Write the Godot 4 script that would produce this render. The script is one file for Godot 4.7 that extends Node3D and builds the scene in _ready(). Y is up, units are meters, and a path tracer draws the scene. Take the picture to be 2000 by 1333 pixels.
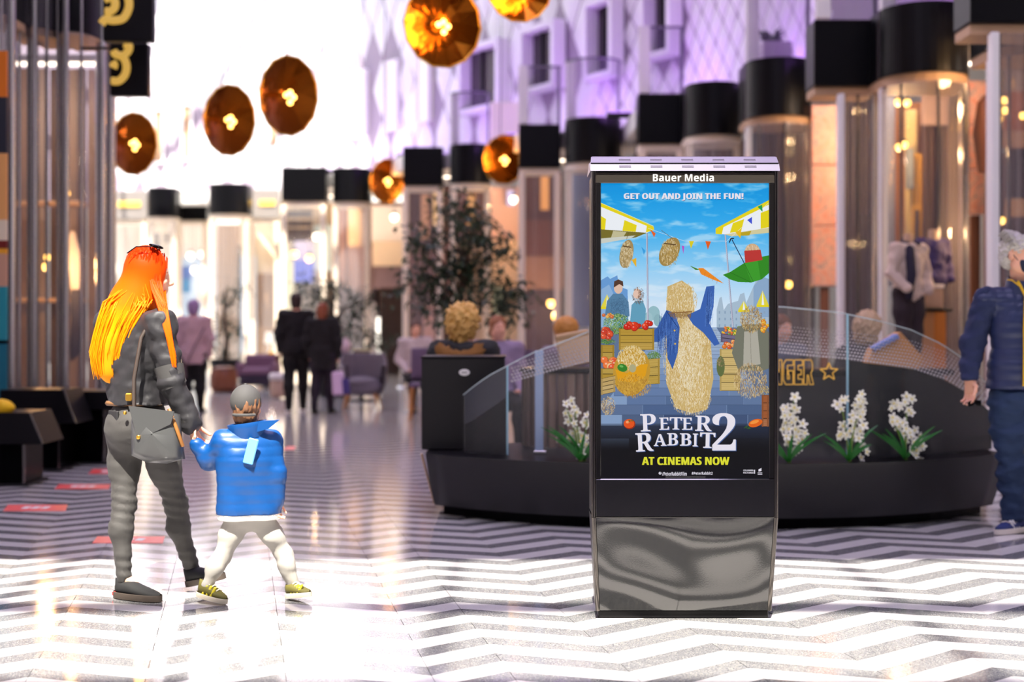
extends Node3D
# A shopping hall: y up, metres, the camera stands at the origin and looks along -z.
# "deep" means metres away from the camera plane (deep = -z).

const FPX := 2778.0
const EYE := 1.25

class Geo:
	var v := PackedVector3Array()
	var n := PackedVector3Array()
	var c := PackedColorArray()
	var uv := PackedVector2Array()
	var ix := PackedInt32Array()
	var col := Color(1, 1, 1)
	func vert(p: Vector3, nn: Vector3, t := Vector2.ZERO) -> int:
		v.append(p); n.append(nn); c.append(col); uv.append(t)
		return v.size() - 1
	func tri(a: Vector3, b: Vector3, d: Vector3) -> void:   # counter-clockwise seen from outside
		var nn := (b - a).cross(d - a)
		if nn.length_squared() < 1e-16: return
		nn = nn.normalized()
		var i := vert(a, nn); vert(b, nn); vert(d, nn)
		ix.append(i); ix.append(i + 2); ix.append(i + 1)
	func quad(a: Vector3, b: Vector3, d: Vector3, e: Vector3) -> void:
		var nn := (d - a).cross(e - b)
		if nn.length_squared() < 1e-16: return
		nn = nn.normalized()
		var i := vert(a, nn, Vector2(0, 1)); vert(b, nn, Vector2(1, 1)); vert(d, nn, Vector2(1, 0)); vert(e, nn, Vector2(0, 0))
		for k in [0, 2, 1, 0, 3, 2]: ix.append(i + k)
	func rows(r: Array, wrap := false, cols: Array = []) -> void:    # smooth sheet through rows of points
		var nu: int = r[0].size()
		var base := v.size()
		for j in r.size():
			if cols.size(): col = cols[j]
			for i in nu: vert(r[j][i], Vector3.ZERO, Vector2(float(i) / maxf(1, nu - 1), float(j) / maxf(1, r.size() - 1)))
		for j in r.size() - 1:
			for i in (nu if wrap else nu - 1):
				var a := base + j * nu + i
				var b := base + j * nu + (i + 1) % nu
				face(a, b, b + nu); face(a, b + nu, a + nu)
		for i in range(base, v.size()): n[i] = n[i].normalized() if n[i].length_squared() > 1e-20 else Vector3.UP
	func face(a: int, b: int, d: int) -> void:
		var nn := (v[b] - v[a]).cross(v[d] - v[a])
		n[a] += nn; n[b] += nn; n[d] += nn
		ix.append(a); ix.append(d); ix.append(b)
	func recalc() -> void:
		n.fill(Vector3.ZERO)
		for t in range(0, ix.size(), 3):
			var nn := (v[ix[t + 2]] - v[ix[t]]).cross(v[ix[t + 1]] - v[ix[t]])
			n[ix[t]] += nn; n[ix[t + 1]] += nn; n[ix[t + 2]] += nn
		for i in n.size(): n[i] = n[i].normalized() if n[i].length_squared() > 1e-20 else Vector3.UP
	func push(f: Callable) -> Geo:            # move every vertex along its normal
		for i in v.size(): v[i] += n[i] * float(f.call(v[i], n[i]))
		recalc()
		return self
	func paint(f: Callable) -> Geo:
		for i in v.size(): c[i] = f.call(v[i])
		return self
	func xf(t: Transform3D) -> Geo:
		for i in v.size():
			v[i] = t * v[i]; n[i] = (t.basis * n[i]).normalized()
		return self
	func box(o: Vector3, s: Vector3, bev := 0.0, b := Basis()) -> Geo:
		var hx := s.x / 2; var hy := s.y / 2; var hz := s.z / 2
		bev = minf(bev, minf(hx, minf(hy, hz)) * 0.9)
		var p := func(x: float, y: float, z: float) -> Vector3: return o + b * Vector3(x, y, z)
		if bev <= 0.0:
			for a in 3:
				for g in [-1.0, 1.0]:
					var q := []
					for k in [[-1, -1], [1, -1], [1, 1], [-1, 1]]:
						var w := Vector3.ZERO
						w[a] = g; w[(a + 1) % 3] = k[0] * g; w[(a + 2) % 3] = k[1]
						q.append(p.call(w.x * hx, w.y * hy, w.z * hz))
					quad(q[0], q[1], q[2], q[3])
			return self
		var hs := Vector3(hx, hy, hz)
		var at := func(w: Vector3, axis: int) -> Vector3:
			var e := hs - Vector3(bev, bev, bev)
			e[axis] = hs[axis]
			return o + b * (w * e)
		for a in 3:
			for g in [-1.0, 1.0]:
				var q := []
				for k in [[-1, -1], [1, -1], [1, 1], [-1, 1]]:
					var w := Vector3.ZERO
					w[a] = g; w[(a + 1) % 3] = k[0] * g; w[(a + 2) % 3] = k[1]
					q.append(at.call(w, a))
				quad(q[0], q[1], q[2], q[3])
		for a in 3:
			var b1 := (a + 1) % 3
			var b2 := (a + 2) % 3
			for g in [-1.0, 1.0]:
				for f in [-1.0, 1.0]:
					var w0 := Vector3.ZERO
					w0[a] = -1; w0[b1] = g; w0[b2] = f
					var w1 := w0
					w1[a] = 1
					fixq(at.call(w0, b1), at.call(w1, b1), at.call(w1, b2), at.call(w0, b2), o)
		for x in [-1.0, 1.0]:
			for y in [-1.0, 1.0]:
				for z in [-1.0, 1.0]:
					var w := Vector3(x, y, z)
					var t0: Vector3 = at.call(w, 0)
					var t1: Vector3 = at.call(w, 1)
					var t2: Vector3 = at.call(w, 2)
					if (t1 - t0).cross(t2 - t0).dot(t0 - o) > 0: tri(t0, t1, t2)
					else: tri(t0, t2, t1)
		return self
	func fixq(a: Vector3, b: Vector3, d: Vector3, e: Vector3, o: Vector3) -> void:
		if (d - a).cross(e - b).dot((a + d) / 2 - o) > 0: quad(a, b, d, e)
		else: quad(e, d, b, a)
	func tube(path: Array, rad, seg := 8, caps := true) -> Geo:
		var r := []
		var up := Vector3.UP
		var np := path.size()
		var prev := Vector3.ZERO
		for j in np:
			var t: Vector3 = (path[mini(j + 1, np - 1)] - path[maxi(j - 1, 0)]).normalized()
			var x: Vector3
			if prev == Vector3.ZERO:
				x = t.cross(up)
				if x.length() < 0.05: x = t.cross(Vector3.RIGHT)
			else: x = prev - t * prev.dot(t)
			x = x.normalized(); prev = x
			var y := t.cross(x)
			var rr: float = rad[j] if rad is Array else rad
			var row := []
			for i in seg:
				var a := TAU * i / seg
				row.append(path[j] + (x * cos(a) + y * sin(a)) * rr)
			r.append(row)
		rows(r, true)
		if caps:
			for e in [0, np - 1]:
				for i in seg:
					var p0: Vector3 = r[e][i]
					var p1: Vector3 = r[e][(i + 1) % seg]
					if e == 0: tri(path[e], p1, p0)
					else: tri(path[e], p0, p1)
		return self
	func lathe(prof: Array, seg := 24, o := Vector3.ZERO, b := Basis()) -> Geo:
		var r := []
		for k in prof:
			var row := []
			for i in seg:
				var a := -TAU * i / seg
				row.append(o + b * Vector3(cos(a) * k.x, k.y, sin(a) * k.x))
			r.append(row)
		rows(r, true)
		return self
	func ball(o: Vector3, r: Vector3, b := Basis(), nu := 14, nv := 9) -> Geo:
		var q := []
		for j in nv + 1:
			var a := PI * j / nv - PI / 2
			q.append(Vector2(maxf(cos(a), 0.001), sin(a)))
		return lathe(q, nu, o, b * Basis.from_scale(r))
	func prism(poly: PackedVector2Array, depth: float, t := Transform3D()) -> Geo:   # outline in xy, from z = 0 to z = depth
		if Geometry2D.is_polygon_clockwise(poly): poly.reverse()
		if not Geometry2D.is_polygon_clockwise(poly) and area(poly) < 0: poly.reverse()
		var f := Geometry2D.triangulate_polygon(poly)
		var p := func(k: int, z: float) -> Vector3: return t * Vector3(poly[k].x, poly[k].y, z)
		for k in range(0, f.size(), 3):
			var a := f[k]; var b := f[k + 1]; var d := f[k + 2]
			if (poly[b] - poly[a]).cross(poly[d] - poly[a]) < 0:
				var e := b
				b = d; d = e
			tri(p.call(a, depth), p.call(b, depth), p.call(d, depth))
			tri(p.call(a, 0.0), p.call(d, 0.0), p.call(b, 0.0))
		for k in poly.size():
			var m := (k + 1) % poly.size()
			quad(p.call(k, 0.0), p.call(m, 0.0), p.call(m, depth), p.call(k, depth))
		return self
	static func area(p: PackedVector2Array) -> float:
		var s := 0.0
		for i in p.size(): s += p[i].cross(p[(i + 1) % p.size()])
		return s
	func mesh() -> ArrayMesh:
		var a := []
		a.resize(Mesh.ARRAY_MAX)
		a[Mesh.ARRAY_VERTEX] = v; a[Mesh.ARRAY_NORMAL] = n; a[Mesh.ARRAY_COLOR] = c; a[Mesh.ARRAY_TEX_UV] = uv; a[Mesh.ARRAY_INDEX] = ix
		var m := ArrayMesh.new()
		m.add_surface_from_arrays(Mesh.PRIMITIVE_TRIANGLES, a)
		return m

class Sdf:                                       # a field of distances on a grid, meshed as surface nets
	var o: Vector3
	var h: float
	var nx: int
	var ny: int
	var nz: int
	var f := PackedFloat32Array()
	func _init(lo: Vector3, hi: Vector3, cell: float) -> void:
		h = cell; o = lo
		nx = int((hi.x - lo.x) / h) + 2; ny = int((hi.y - lo.y) / h) + 2; nz = int((hi.z - lo.z) / h) + 2
		f.resize(nx * ny * nz); f.fill(9.0)
	func cone(a: Vector3, b: Vector3, ra: float, rb: float, k := 0.03) -> void:
		var m := maxf(ra, rb) + 2.5 * h + k
		var lo := a.min(b) - Vector3(m, m, m) - o
		var hi := a.max(b) + Vector3(m, m, m) - o
		var ab := b - a
		var inv := 1.0 / maxf(ab.length_squared(), 1e-9)
		var dr := rb - ra
		var i0 := maxi(0, int(lo.x / h)); var i1 := mini(nx - 1, int(hi.x / h) + 1)
		var j0 := maxi(0, int(lo.y / h)); var j1 := mini(ny - 1, int(hi.y / h) + 1)
		var k0 := maxi(0, int(lo.z / h)); var k1 := mini(nz - 1, int(hi.z / h) + 1)
		for kk in range(k0, k1 + 1):
			for j in range(j0, j1 + 1):
				var at := (kk * ny + j) * nx + i0
				var p := o + Vector3(i0, j, kk) * h - a
				for i in range(i0, i1 + 1):
					var t := clampf(p.dot(ab) * inv, 0.0, 1.0)
					var d := (p - ab * t).length() - ra - dr * t
					var e := f[at]
					var g := maxf(k - absf(d - e), 0.0) / k
					f[at] = minf(d, e) - g * g * k * 0.25
					at += 1
					p.x += h
	func ell(c: Vector3, r: Vector3, b := Basis(), k := 0.03, carve := false) -> void:
		var m := maxf(r.x, maxf(r.y, r.z)) + 2.5 * h + k
		var lo := c - Vector3(m, m, m) - o
		var hi := c + Vector3(m, m, m) - o
		var bt := b.transposed()
		var i0 := maxi(0, int(lo.x / h)); var i1 := mini(nx - 1, int(hi.x / h) + 1)
		var j0 := maxi(0, int(lo.y / h)); var j1 := mini(ny - 1, int(hi.y / h) + 1)
		var k0 := maxi(0, int(lo.z / h)); var k1 := mini(nz - 1, int(hi.z / h) + 1)
		for kk in range(k0, k1 + 1):
			for j in range(j0, j1 + 1):
				var at := (kk * ny + j) * nx + i0
				for i in range(i0, i1 + 1):
					var q := bt * (o + Vector3(i, j, kk) * h - c) / r
					var l := q.length()
					var d := l * (l - 1.0) / maxf((q / r).length(), 1e-6)
					var e := f[at]
					if carve:
						d = -d
						var g2 := maxf(k - absf(d - e), 0.0) / k
						f[at] = maxf(d, e) + g2 * g2 * k * 0.25
					else:
						var g := maxf(k - absf(d - e), 0.0) / k
						f[at] = minf(d, e) - g * g * k * 0.25
					at += 1
	func cut(p0: Vector3, nn: Vector3) -> void:       # keep what lies behind the plane
		for kk in nz:
			for j in ny:
				var at := (kk * ny + j) * nx
				var d := (o + Vector3(0, j, kk) * h - p0).dot(nn)
				for i in nx:
					if d > f[at]: f[at] = d
					d += nn.x * h
					at += 1
	func join(s: Sdf, k := 0.02) -> void:             # same grid
		for i in f.size():
			var d := s.f[i]
			if d < 8.0:
				var e := f[i]
				var g := maxf(k - absf(d - e), 0.0) / k
				f[i] = minf(d, e) - g * g * k * 0.25
	func into(g: Geo) -> Geo:
		var id := PackedInt32Array()
		id.resize(f.size()); id.fill(-1)
		var sx := 1
		var sy := nx
		var sz := nx * ny
		for k in nz - 1:
			for j in ny - 1:
				var at := (k * ny + j) * nx
				for i in nx - 1:
					var a0 := f[at]
					if a0 > 3.0 * h or a0 < -3.0 * h:
						at += 1
						continue
					var a1 := f[at + 1]; var a2 := f[at + sy]; var a3 := f[at + sy + 1]
					var b0 := f[at + sz]; var b1 := f[at + sz + 1]; var b2 := f[at + sz + sy]; var b3 := f[at + sz + sy + 1]
					var neg := int(a0 < 0) + int(a1 < 0) + int(a2 < 0) + int(a3 < 0) + int(b0 < 0) + int(b1 < 0) + int(b2 < 0) + int(b3 < 0)
					if neg > 0 and neg < 8:
						var p := Vector3.ZERO
						var m := 0.0
						if (a0 < 0) != (a1 < 0): p += Vector3(a0 / (a0 - a1), 0, 0); m += 1
						if (a2 < 0) != (a3 < 0): p += Vector3(a2 / (a2 - a3), 1, 0); m += 1
						if (b0 < 0) != (b1 < 0): p += Vector3(b0 / (b0 - b1), 0, 1); m += 1
						if (b2 < 0) != (b3 < 0): p += Vector3(b2 / (b2 - b3), 1, 1); m += 1
						if (a0 < 0) != (a2 < 0): p += Vector3(0, a0 / (a0 - a2), 0); m += 1
						if (a1 < 0) != (a3 < 0): p += Vector3(1, a1 / (a1 - a3), 0); m += 1
						if (b0 < 0) != (b2 < 0): p += Vector3(0, b0 / (b0 - b2), 1); m += 1
						if (b1 < 0) != (b3 < 0): p += Vector3(1, b1 / (b1 - b3), 1); m += 1
						if (a0 < 0) != (b0 < 0): p += Vector3(0, 0, a0 / (a0 - b0)); m += 1
						if (a1 < 0) != (b1 < 0): p += Vector3(1, 0, a1 / (a1 - b1)); m += 1
						if (a2 < 0) != (b2 < 0): p += Vector3(0, 1, a2 / (a2 - b2)); m += 1
						if (a3 < 0) != (b3 < 0): p += Vector3(1, 1, a3 / (a3 - b3)); m += 1
						var gr := Vector3(a1 + a3 + b1 + b3 - a0 - a2 - b0 - b2, a2 + a3 + b2 + b3 - a0 - a1 - b0 - b1, b0 + b1 + b2 + b3 - a0 - a1 - a2 - a3)
						id[at] = g.vert(o + (Vector3(i, j, k) + p / m) * h, gr.normalized())
					at += 1
		for k in range(1, nz - 1):
			for j in range(1, ny - 1):
				var at := (k * ny + j) * nx + 1
				for i in range(1, nx - 1):
					if id[at] >= 0:
						var a := f[at] < 0
						if a != (f[at + sx] < 0): quad4(g, id[at], id[at - sy], id[at - sy - sz], id[at - sz], a)
						if a != (f[at + sy] < 0): quad4(g, id[at], id[at - sz], id[at - sz - sx], id[at - sx], a)
						if a != (f[at + sz] < 0): quad4(g, id[at], id[at - sx], id[at - sx - sy], id[at - sy], a)
					at += 1
		return g
	func quad4(g: Geo, a: int, b: int, d: int, e: int, flip: bool) -> void:
		if a < 0 or b < 0 or d < 0 or e < 0: return
		if flip:
			for k in [a, d, b, a, e, d]: g.ix.append(k)
		else:
			for k in [a, b, d, a, d, e]: g.ix.append(k)

var names := {}
var rng := RandomNumberGenerator.new()
var M := {}

func C(r: float, g: float, b: float, a := 1.0) -> Color: return Color(r / 255.0, g / 255.0, b / 255.0, a)
func spot(px: float, py: float, deep: float) -> Vector3:      # the point that far away, seen from the camera's stand
	return Vector3((px - 1000.0) / FPX * deep, EYE - (py - 630.0) / FPX * deep, -deep)
func sx(px: float, deep: float) -> float: return (px - 1000.0) / FPX * deep

func mat(called: String, col: Color, rough := 0.6, metal := 0.0) -> StandardMaterial3D:
	var m := StandardMaterial3D.new()
	m.resource_name = called; m.albedo_color = col; m.roughness = rough; m.metallic = metal
	M[called] = m
	return m
func glow(called: String, col: Color, energy: float) -> StandardMaterial3D:
	var m := mat(called, C(40, 40, 40), 0.5)
	m.emission_enabled = true; m.emission = col; m.emission_energy_multiplier = energy
	return m
func glass(called: String, col: Color, alpha: float, spec := 0.5) -> StandardMaterial3D:
	var m := mat(called, Color(col, alpha), 0.04)
	m.transparency = BaseMaterial3D.TRANSPARENCY_ALPHA; m.metallic_specular = spec
	return m

func add(called: String, parent: Node) -> Node3D:
	var o := Node3D.new(); o.name = numbered(called) if parent == self else called
	parent.add_child(o, true)
	return o
func numbered(called: String) -> String:
	var k: int = names.get(called, 0)
	names[called] = k + 1
	return called if k == 0 else "%s_%03d" % [called, k]
func thing(called: String, label: String, category: String, at := Vector3.ZERO, group := "") -> Node3D:
	var o := add(called, self)
	o.position = at
	tag(o, label, category, group)
	return o
func tag(o: Node, label: String, category: String, group := "") -> Node:
	o.set_meta("label", label); o.set_meta("category", category)
	if group: o.set_meta("group", group)
	return o
func part(parent: Node, called: String, g, m: Material, label := "") -> MeshInstance3D:
	var o := MeshInstance3D.new()
	o.mesh = g.mesh() if g is Geo else g
	o.material_override = m
	o.name = numbered(called) if parent == self else called
	parent.add_child(o, true)
	if parent != self and g is Geo: o.position = -away(parent)
	if label: o.set_meta("label", label)
	return o
func away(o: Node) -> Vector3:        # where a thing or part stands; shapes are given in the hall's own metres
	var p := Vector3.ZERO
	while o != self:
		p += (o as Node3D).position
		o = o.get_parent()
	return p
func solo(called: String, g, m: Material, label: String, category: String, group := "") -> MeshInstance3D:
	var o := part(self, called, g, m)
	tag(o, label, category, group)
	return o
func struct(called: String, g, m: Material, parent: Node = self) -> MeshInstance3D:
	var o := MeshInstance3D.new()
	o.mesh = g.mesh() if g is Geo else g
	o.material_override = m; o.name = called
	parent.add_child(o, true)
	if parent == self: o.set_meta("kind", "structure")
	return o
func shell(called: String, label: String) -> Node3D:
	var o := Node3D.new(); o.name = called; add_child(o, true)
	o.set_meta("kind", "structure")
	if label: o.set_meta("label", label)
	return o
func text(parent: Node, called: String, s: String, face: String, mid: Vector3, w: float, h: float, m: Material, depth := 0.002, fat := 0.0) -> MeshInstance3D:
	var t := TextMesh.new()
	var f := SystemFont.new(); f.font_names = PackedStringArray([face]); f.font_weight = 700
	if fat > 0.0:
		var fv := FontVariation.new(); fv.base_font = f; fv.variation_embolden = fat
		t.font = fv
	else: t.font = f
	t.text = s; t.font_size = 96; t.pixel_size = 0.01; t.depth = 0.05; t.curve_step = 1.0
	var bb := t.get_aabb()
	var o := part(parent, called, t, m)
	var k := Vector3(w / maxf(bb.size.x, 1e-4), h / maxf(bb.size.y, 1e-4), depth / 0.05)
	o.scale = k
	o.position = mid - bb.get_center() * k
	return o
func lamp(parent: Node, at: Vector3, col: Color, energy: float, size := 0.05) -> OmniLight3D:
	var l := OmniLight3D.new(); l.light_color = col; l.light_energy = energy; l.light_size = size; l.omni_range = 40.0
	l.omni_attenuation = 2.0; l.shadow_enabled = true; l.position = at; l.name = "light"
	parent.add_child(l, true)
	return l
func panel_light(parent: Node, at: Vector3, towards: Vector3, size: Vector2, col: Color, energy: float) -> AreaLight3D:
	var l := AreaLight3D.new(); l.area_size = size; l.light_color = col; l.light_energy = energy; l.shadow_enabled = true
	l.area_range = 60.0; l.area_attenuation = 2.0
	l.name = "light"
	parent.add_child(l, true)
	l.position = at
	var up := Vector3.UP if absf(towards.normalized().y) < 0.95 else Vector3.BACK
	l.basis = Basis.looking_at(towards, up)
	return l

func _ready() -> void:
	rng.seed = 7
	var cam := Camera3D.new(); cam.name = "camera"
	add_child(cam)
	cam.position = Vector3(0, EYE, 0)
	cam.projection = Camera3D.PROJECTION_FRUSTUM
	cam.near = 0.05; cam.far = 200.0
	cam.size = 0.05 * 1333.0 / FPX
	cam.frustum_offset = Vector2(0, -36.5 / FPX * 0.05)
	var ca := CameraAttributesPhysical.new()
	ca.frustum_focal_length = 50.0; ca.exposure_aperture = 1.5; ca.frustum_focus_distance = 5.97
	cam.attributes = ca
	var we := WorldEnvironment.new(); we.name = "environment"
	var e := Environment.new()
	e.background_mode = Environment.BG_SKY
	var sk := ProceduralSkyMaterial.new()
	sk.sky_top_color = C(205, 216, 238); sk.sky_horizon_color = C(240, 238, 238); sk.sky_energy_multiplier = 1.9
	sk.ground_bottom_color = C(120, 118, 115); sk.ground_horizon_color = C(180, 180, 180)
	e.sky = Sky.new(); e.sky.sky_material = sk
	e.tonemap_mode = Environment.TONE_MAPPER_LINEAR
	e.tonemap_exposure = 1.0
	e.sdfgi_enabled = true; e.ssao_enabled = true; e.ssil_enabled = true
	we.environment = e
	add_child(we)
	var sun := DirectionalLight3D.new(); sun.name = "sun"
	add_child(sun)
	sun.basis = Basis.looking_at(Vector3(0.05, -0.86, -0.47), Vector3.UP)
	sun.light_energy = 7.6; sun.light_color = C(255, 248, 236); sun.light_angular_distance = 0.6; sun.shadow_enabled = true
	materials()
	hall()
	floor_tiles()
	upper_walls()
	bays()
	left_shop()
	right_shop()
	pendant_lamps()
	booth()
	totem()
	furniture()
	trees()
	orchids()
	people()

func materials() -> void:
	mat("white_paint", C(235, 232, 228), 0.55)
	mat("relief_plaster", C(232, 228, 232), 0.6)
	mat("ceiling_paint", C(220, 216, 214), 0.8)
	mat("grout", C(70, 70, 72), 0.5)
	mat("black_gloss", C(4, 4, 5), 0.25)
	M.black_gloss.metallic_specular = 0.15
	mat("black_satin", C(16, 15, 17), 0.4)
	M.black_satin.metallic_specular = 0.3
	mat("fascia_black", C(5, 5, 7), 0.35)
	M.fascia_black.metallic_specular = 0.3
	mat("charcoal", C(34, 33, 33), 0.5)
	M.charcoal.metallic_specular = 0.35
	mat("cream", C(238, 222, 200), 0.5)
	mat("steel", C(200, 198, 196), 0.25, 0.9)
	mat("dark_chrome", C(120, 118, 116), 0.16, 1.0)
	mat("gold", C(214, 166, 66), 0.3, 0.9)
	mat("gold_paint", C(250, 200, 84), 0.5)
	glow("gold_sign", C(240, 188, 84), 0.7)
	mat("amber_brass", C(128, 70, 8), 0.14, 0.9)
	mat("brown_wood", C(112, 70, 52), 0.5)
	mat("tan", C(186, 150, 116), 0.6)
	mat("marble_pink", C(214, 160, 138), 0.35)
	mat("skin", C(226, 170, 142), 0.5)
	mat("eye_white", C(236, 234, 230), 0.2)
	mat("eye_dark", C(40, 30, 26), 0.15)
	glass("clear_glass", C(240, 244, 244), 0.08)
	glass("smoke_glass", C(120, 112, 116), 0.35)
	glass("balustrade_glass", C(120, 104, 140), 0.3)
	glass("shop_glass", C(200, 198, 202), 0.16)
	glow("warm_bulb", C(255, 190, 90), 9.0)
	glow("white_lamp", C(255, 236, 214), 6.0)
	M.skin.subsurf_scatter_enabled = true; M.skin.subsurf_scatter_strength = 0.15

func noise_tex(freq: float, size: int, ramp: Array, sd := 1, normal := false, kind := FastNoiseLite.TYPE_SIMPLEX) -> NoiseTexture2D:
	var f := FastNoiseLite.new(); f.seed = sd; f.frequency = freq; f.noise_type = kind; f.fractal_octaves = 3
	var t := NoiseTexture2D.new(); t.noise = f; t.width = size; t.height = size; t.seamless = true
	if normal:
		t.as_normal_map = true; t.bump_strength = 1.2
	elif ramp.size():
		var g := Gradient.new()
		g.offsets = PackedFloat32Array(ramp[0]); g.colors = PackedColorArray(ramp[1])
		t.color_ramp = g
	return t

func terrazzo(base: Color, chips: Array, count: int, sd: int) -> ImageTexture:
	var r := RandomNumberGenerator.new(); r.seed = sd
	var im := Image.create(512, 512, false, Image.FORMAT_RGB8)
	im.fill(base)
	for k in count:
		var s := r.randi_range(2, 7)
		var col: Color = chips[r.randi() % chips.size()]
		im.fill_rect(Rect2i(r.randi_range(0, 510), r.randi_range(0, 510), s, r.randi_range(2, 6)), col)
	return ImageTexture.create_from_image(im)

# ---------------------------------------------------------------- the hall
func hall() -> void:
	var f := Geo.new().box(Vector3(-3.5, -0.16, -19), Vector3(27, 0.3, 56))
	var fl := struct("floor", f, M.grout)
	fl.set_meta("label", "polished grey and white chevron stone floor of the hall")
	var wl := shell("wall_left", "")
	for q in [[Vector3(-4.55, 6, 0.5), Vector3(0.3, 12, 17)], [Vector3(-16.65, 6, -19), Vector3(0.3, 12, 56)]]:
		struct("wall", Geo.new().box(q[0], q[1]), M.white_paint, wl)
	struct("wall_right", Geo.new().box(Vector3(9.65, 6, -19), Vector3(0.3, 12, 56)), M.white_paint)
	struct("wall_back", Geo.new().box(Vector3(-3.5, 6, -46.6), Vector3(27, 12, 0.3)), M.white_paint)
	var ce := shell("ceiling", "")
	for q in [[-17, -5, -8.3, 0.9], [7, 10, -8.3, 0.9], [-5, 7, -8.3, -3.2], [-17, 10, 0.9, 24], [-3.9, 10, 24, 44], [-17, 10, 44, 47], [-17, -15, 24, 44]]:
		struct("slab", Geo.new().box(Vector3((q[0] + q[1]) / 2.0, 12.2, -(q[2] + q[3]) / 2.0), Vector3(q[1] - q[0], 0.4, q[3] - q[2])), M.ceiling_paint, ce)
	# two glazed roof openings with ribs
	var nwin := 1
	for q in [[-5.0, 7.0, -3.2, 0.9, 6, 3], [-15.0, -3.9, 24.0, 44.0, 5, 8]]:
		var w := shell("window_%d" % nwin, "")
		nwin += 1
		var dx: float = (q[1] - q[0]) / q[4]
		var dz: float = (q[3] - q[2]) / q[5]
		for i in q[4] + 1:
			struct("rib", Geo.new().box(Vector3(q[0] + dx * i, 12.25, -(q[2] + q[3]) / 2.0), Vector3(0.07, 0.2, q[3] - q[2]), 0.01), M.white_paint, w)
		for j in q[5] + 1:
			struct("rib", Geo.new().box(Vector3((q[0] + q[1]) / 2.0, 12.25, -(q[2] + dz * j)), Vector3(q[1] - q[0], 0.2, 0.16), 0.01), M.white_paint, w)
		var pane := Geo.new().box(Vector3.ZERO, Vector3(dx, 0.012, dz)).mesh()
		for i in q[4]:
			for j in q[5]:
				var p := struct("pane", pane, M.clear_glass, w)
				p.position = Vector3(q[0] + dx * (i + 0.5), 12.42, -(q[2] + dz * (j + 0.5)))
	struct("wall_front", Geo.new().box(Vector3(-3.5, 6, 8.15), Vector3(27, 12, 0.3)), mat("dark_render", C(92, 86, 88), 0.8))
	# luminous ceiling panels over the shaded part of the hall
	for q in [[1.0, 5.5], [-1.0, 11.5], [-2.0, 17.0], [-4.0, 23.0], [-9.0, 20.0]]:
		var t := thing("ceiling_light", "square luminous panel in the ceiling, %s" % {5.5: "over the totem", 11.5: "over the back of the booth", 17.0: "just beyond the booth", 23.0: "over the walking couple", 20.0: "off to the left over the lady in pink"}[q[1]], "ceiling light", Vector3(q[0], 12, -q[1]), "luminous ceiling panels")
		part(t, "frame", Geo.new().box(Vector3(q[0], 11.97, -q[1]), Vector3(3.2, 0.06, 3.2), 0.01), M.white_paint)
		part(t, "diffuser", Geo.new().box(Vector3(q[0], 11.93, -q[1]), Vector3(3.0, 0.02, 3.0)), M.panel_glow if M.has("panel_glow") else glow("panel_glow", C(246, 236, 255), 0.9))
		panel_light(t, Vector3(0, -0.1, 0), Vector3.DOWN, Vector2(3, 3), C(222, 206, 255), 48.0 if q[1] < 6.0 else 34.0 if q[1] < 12.0 else 17.0)

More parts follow.
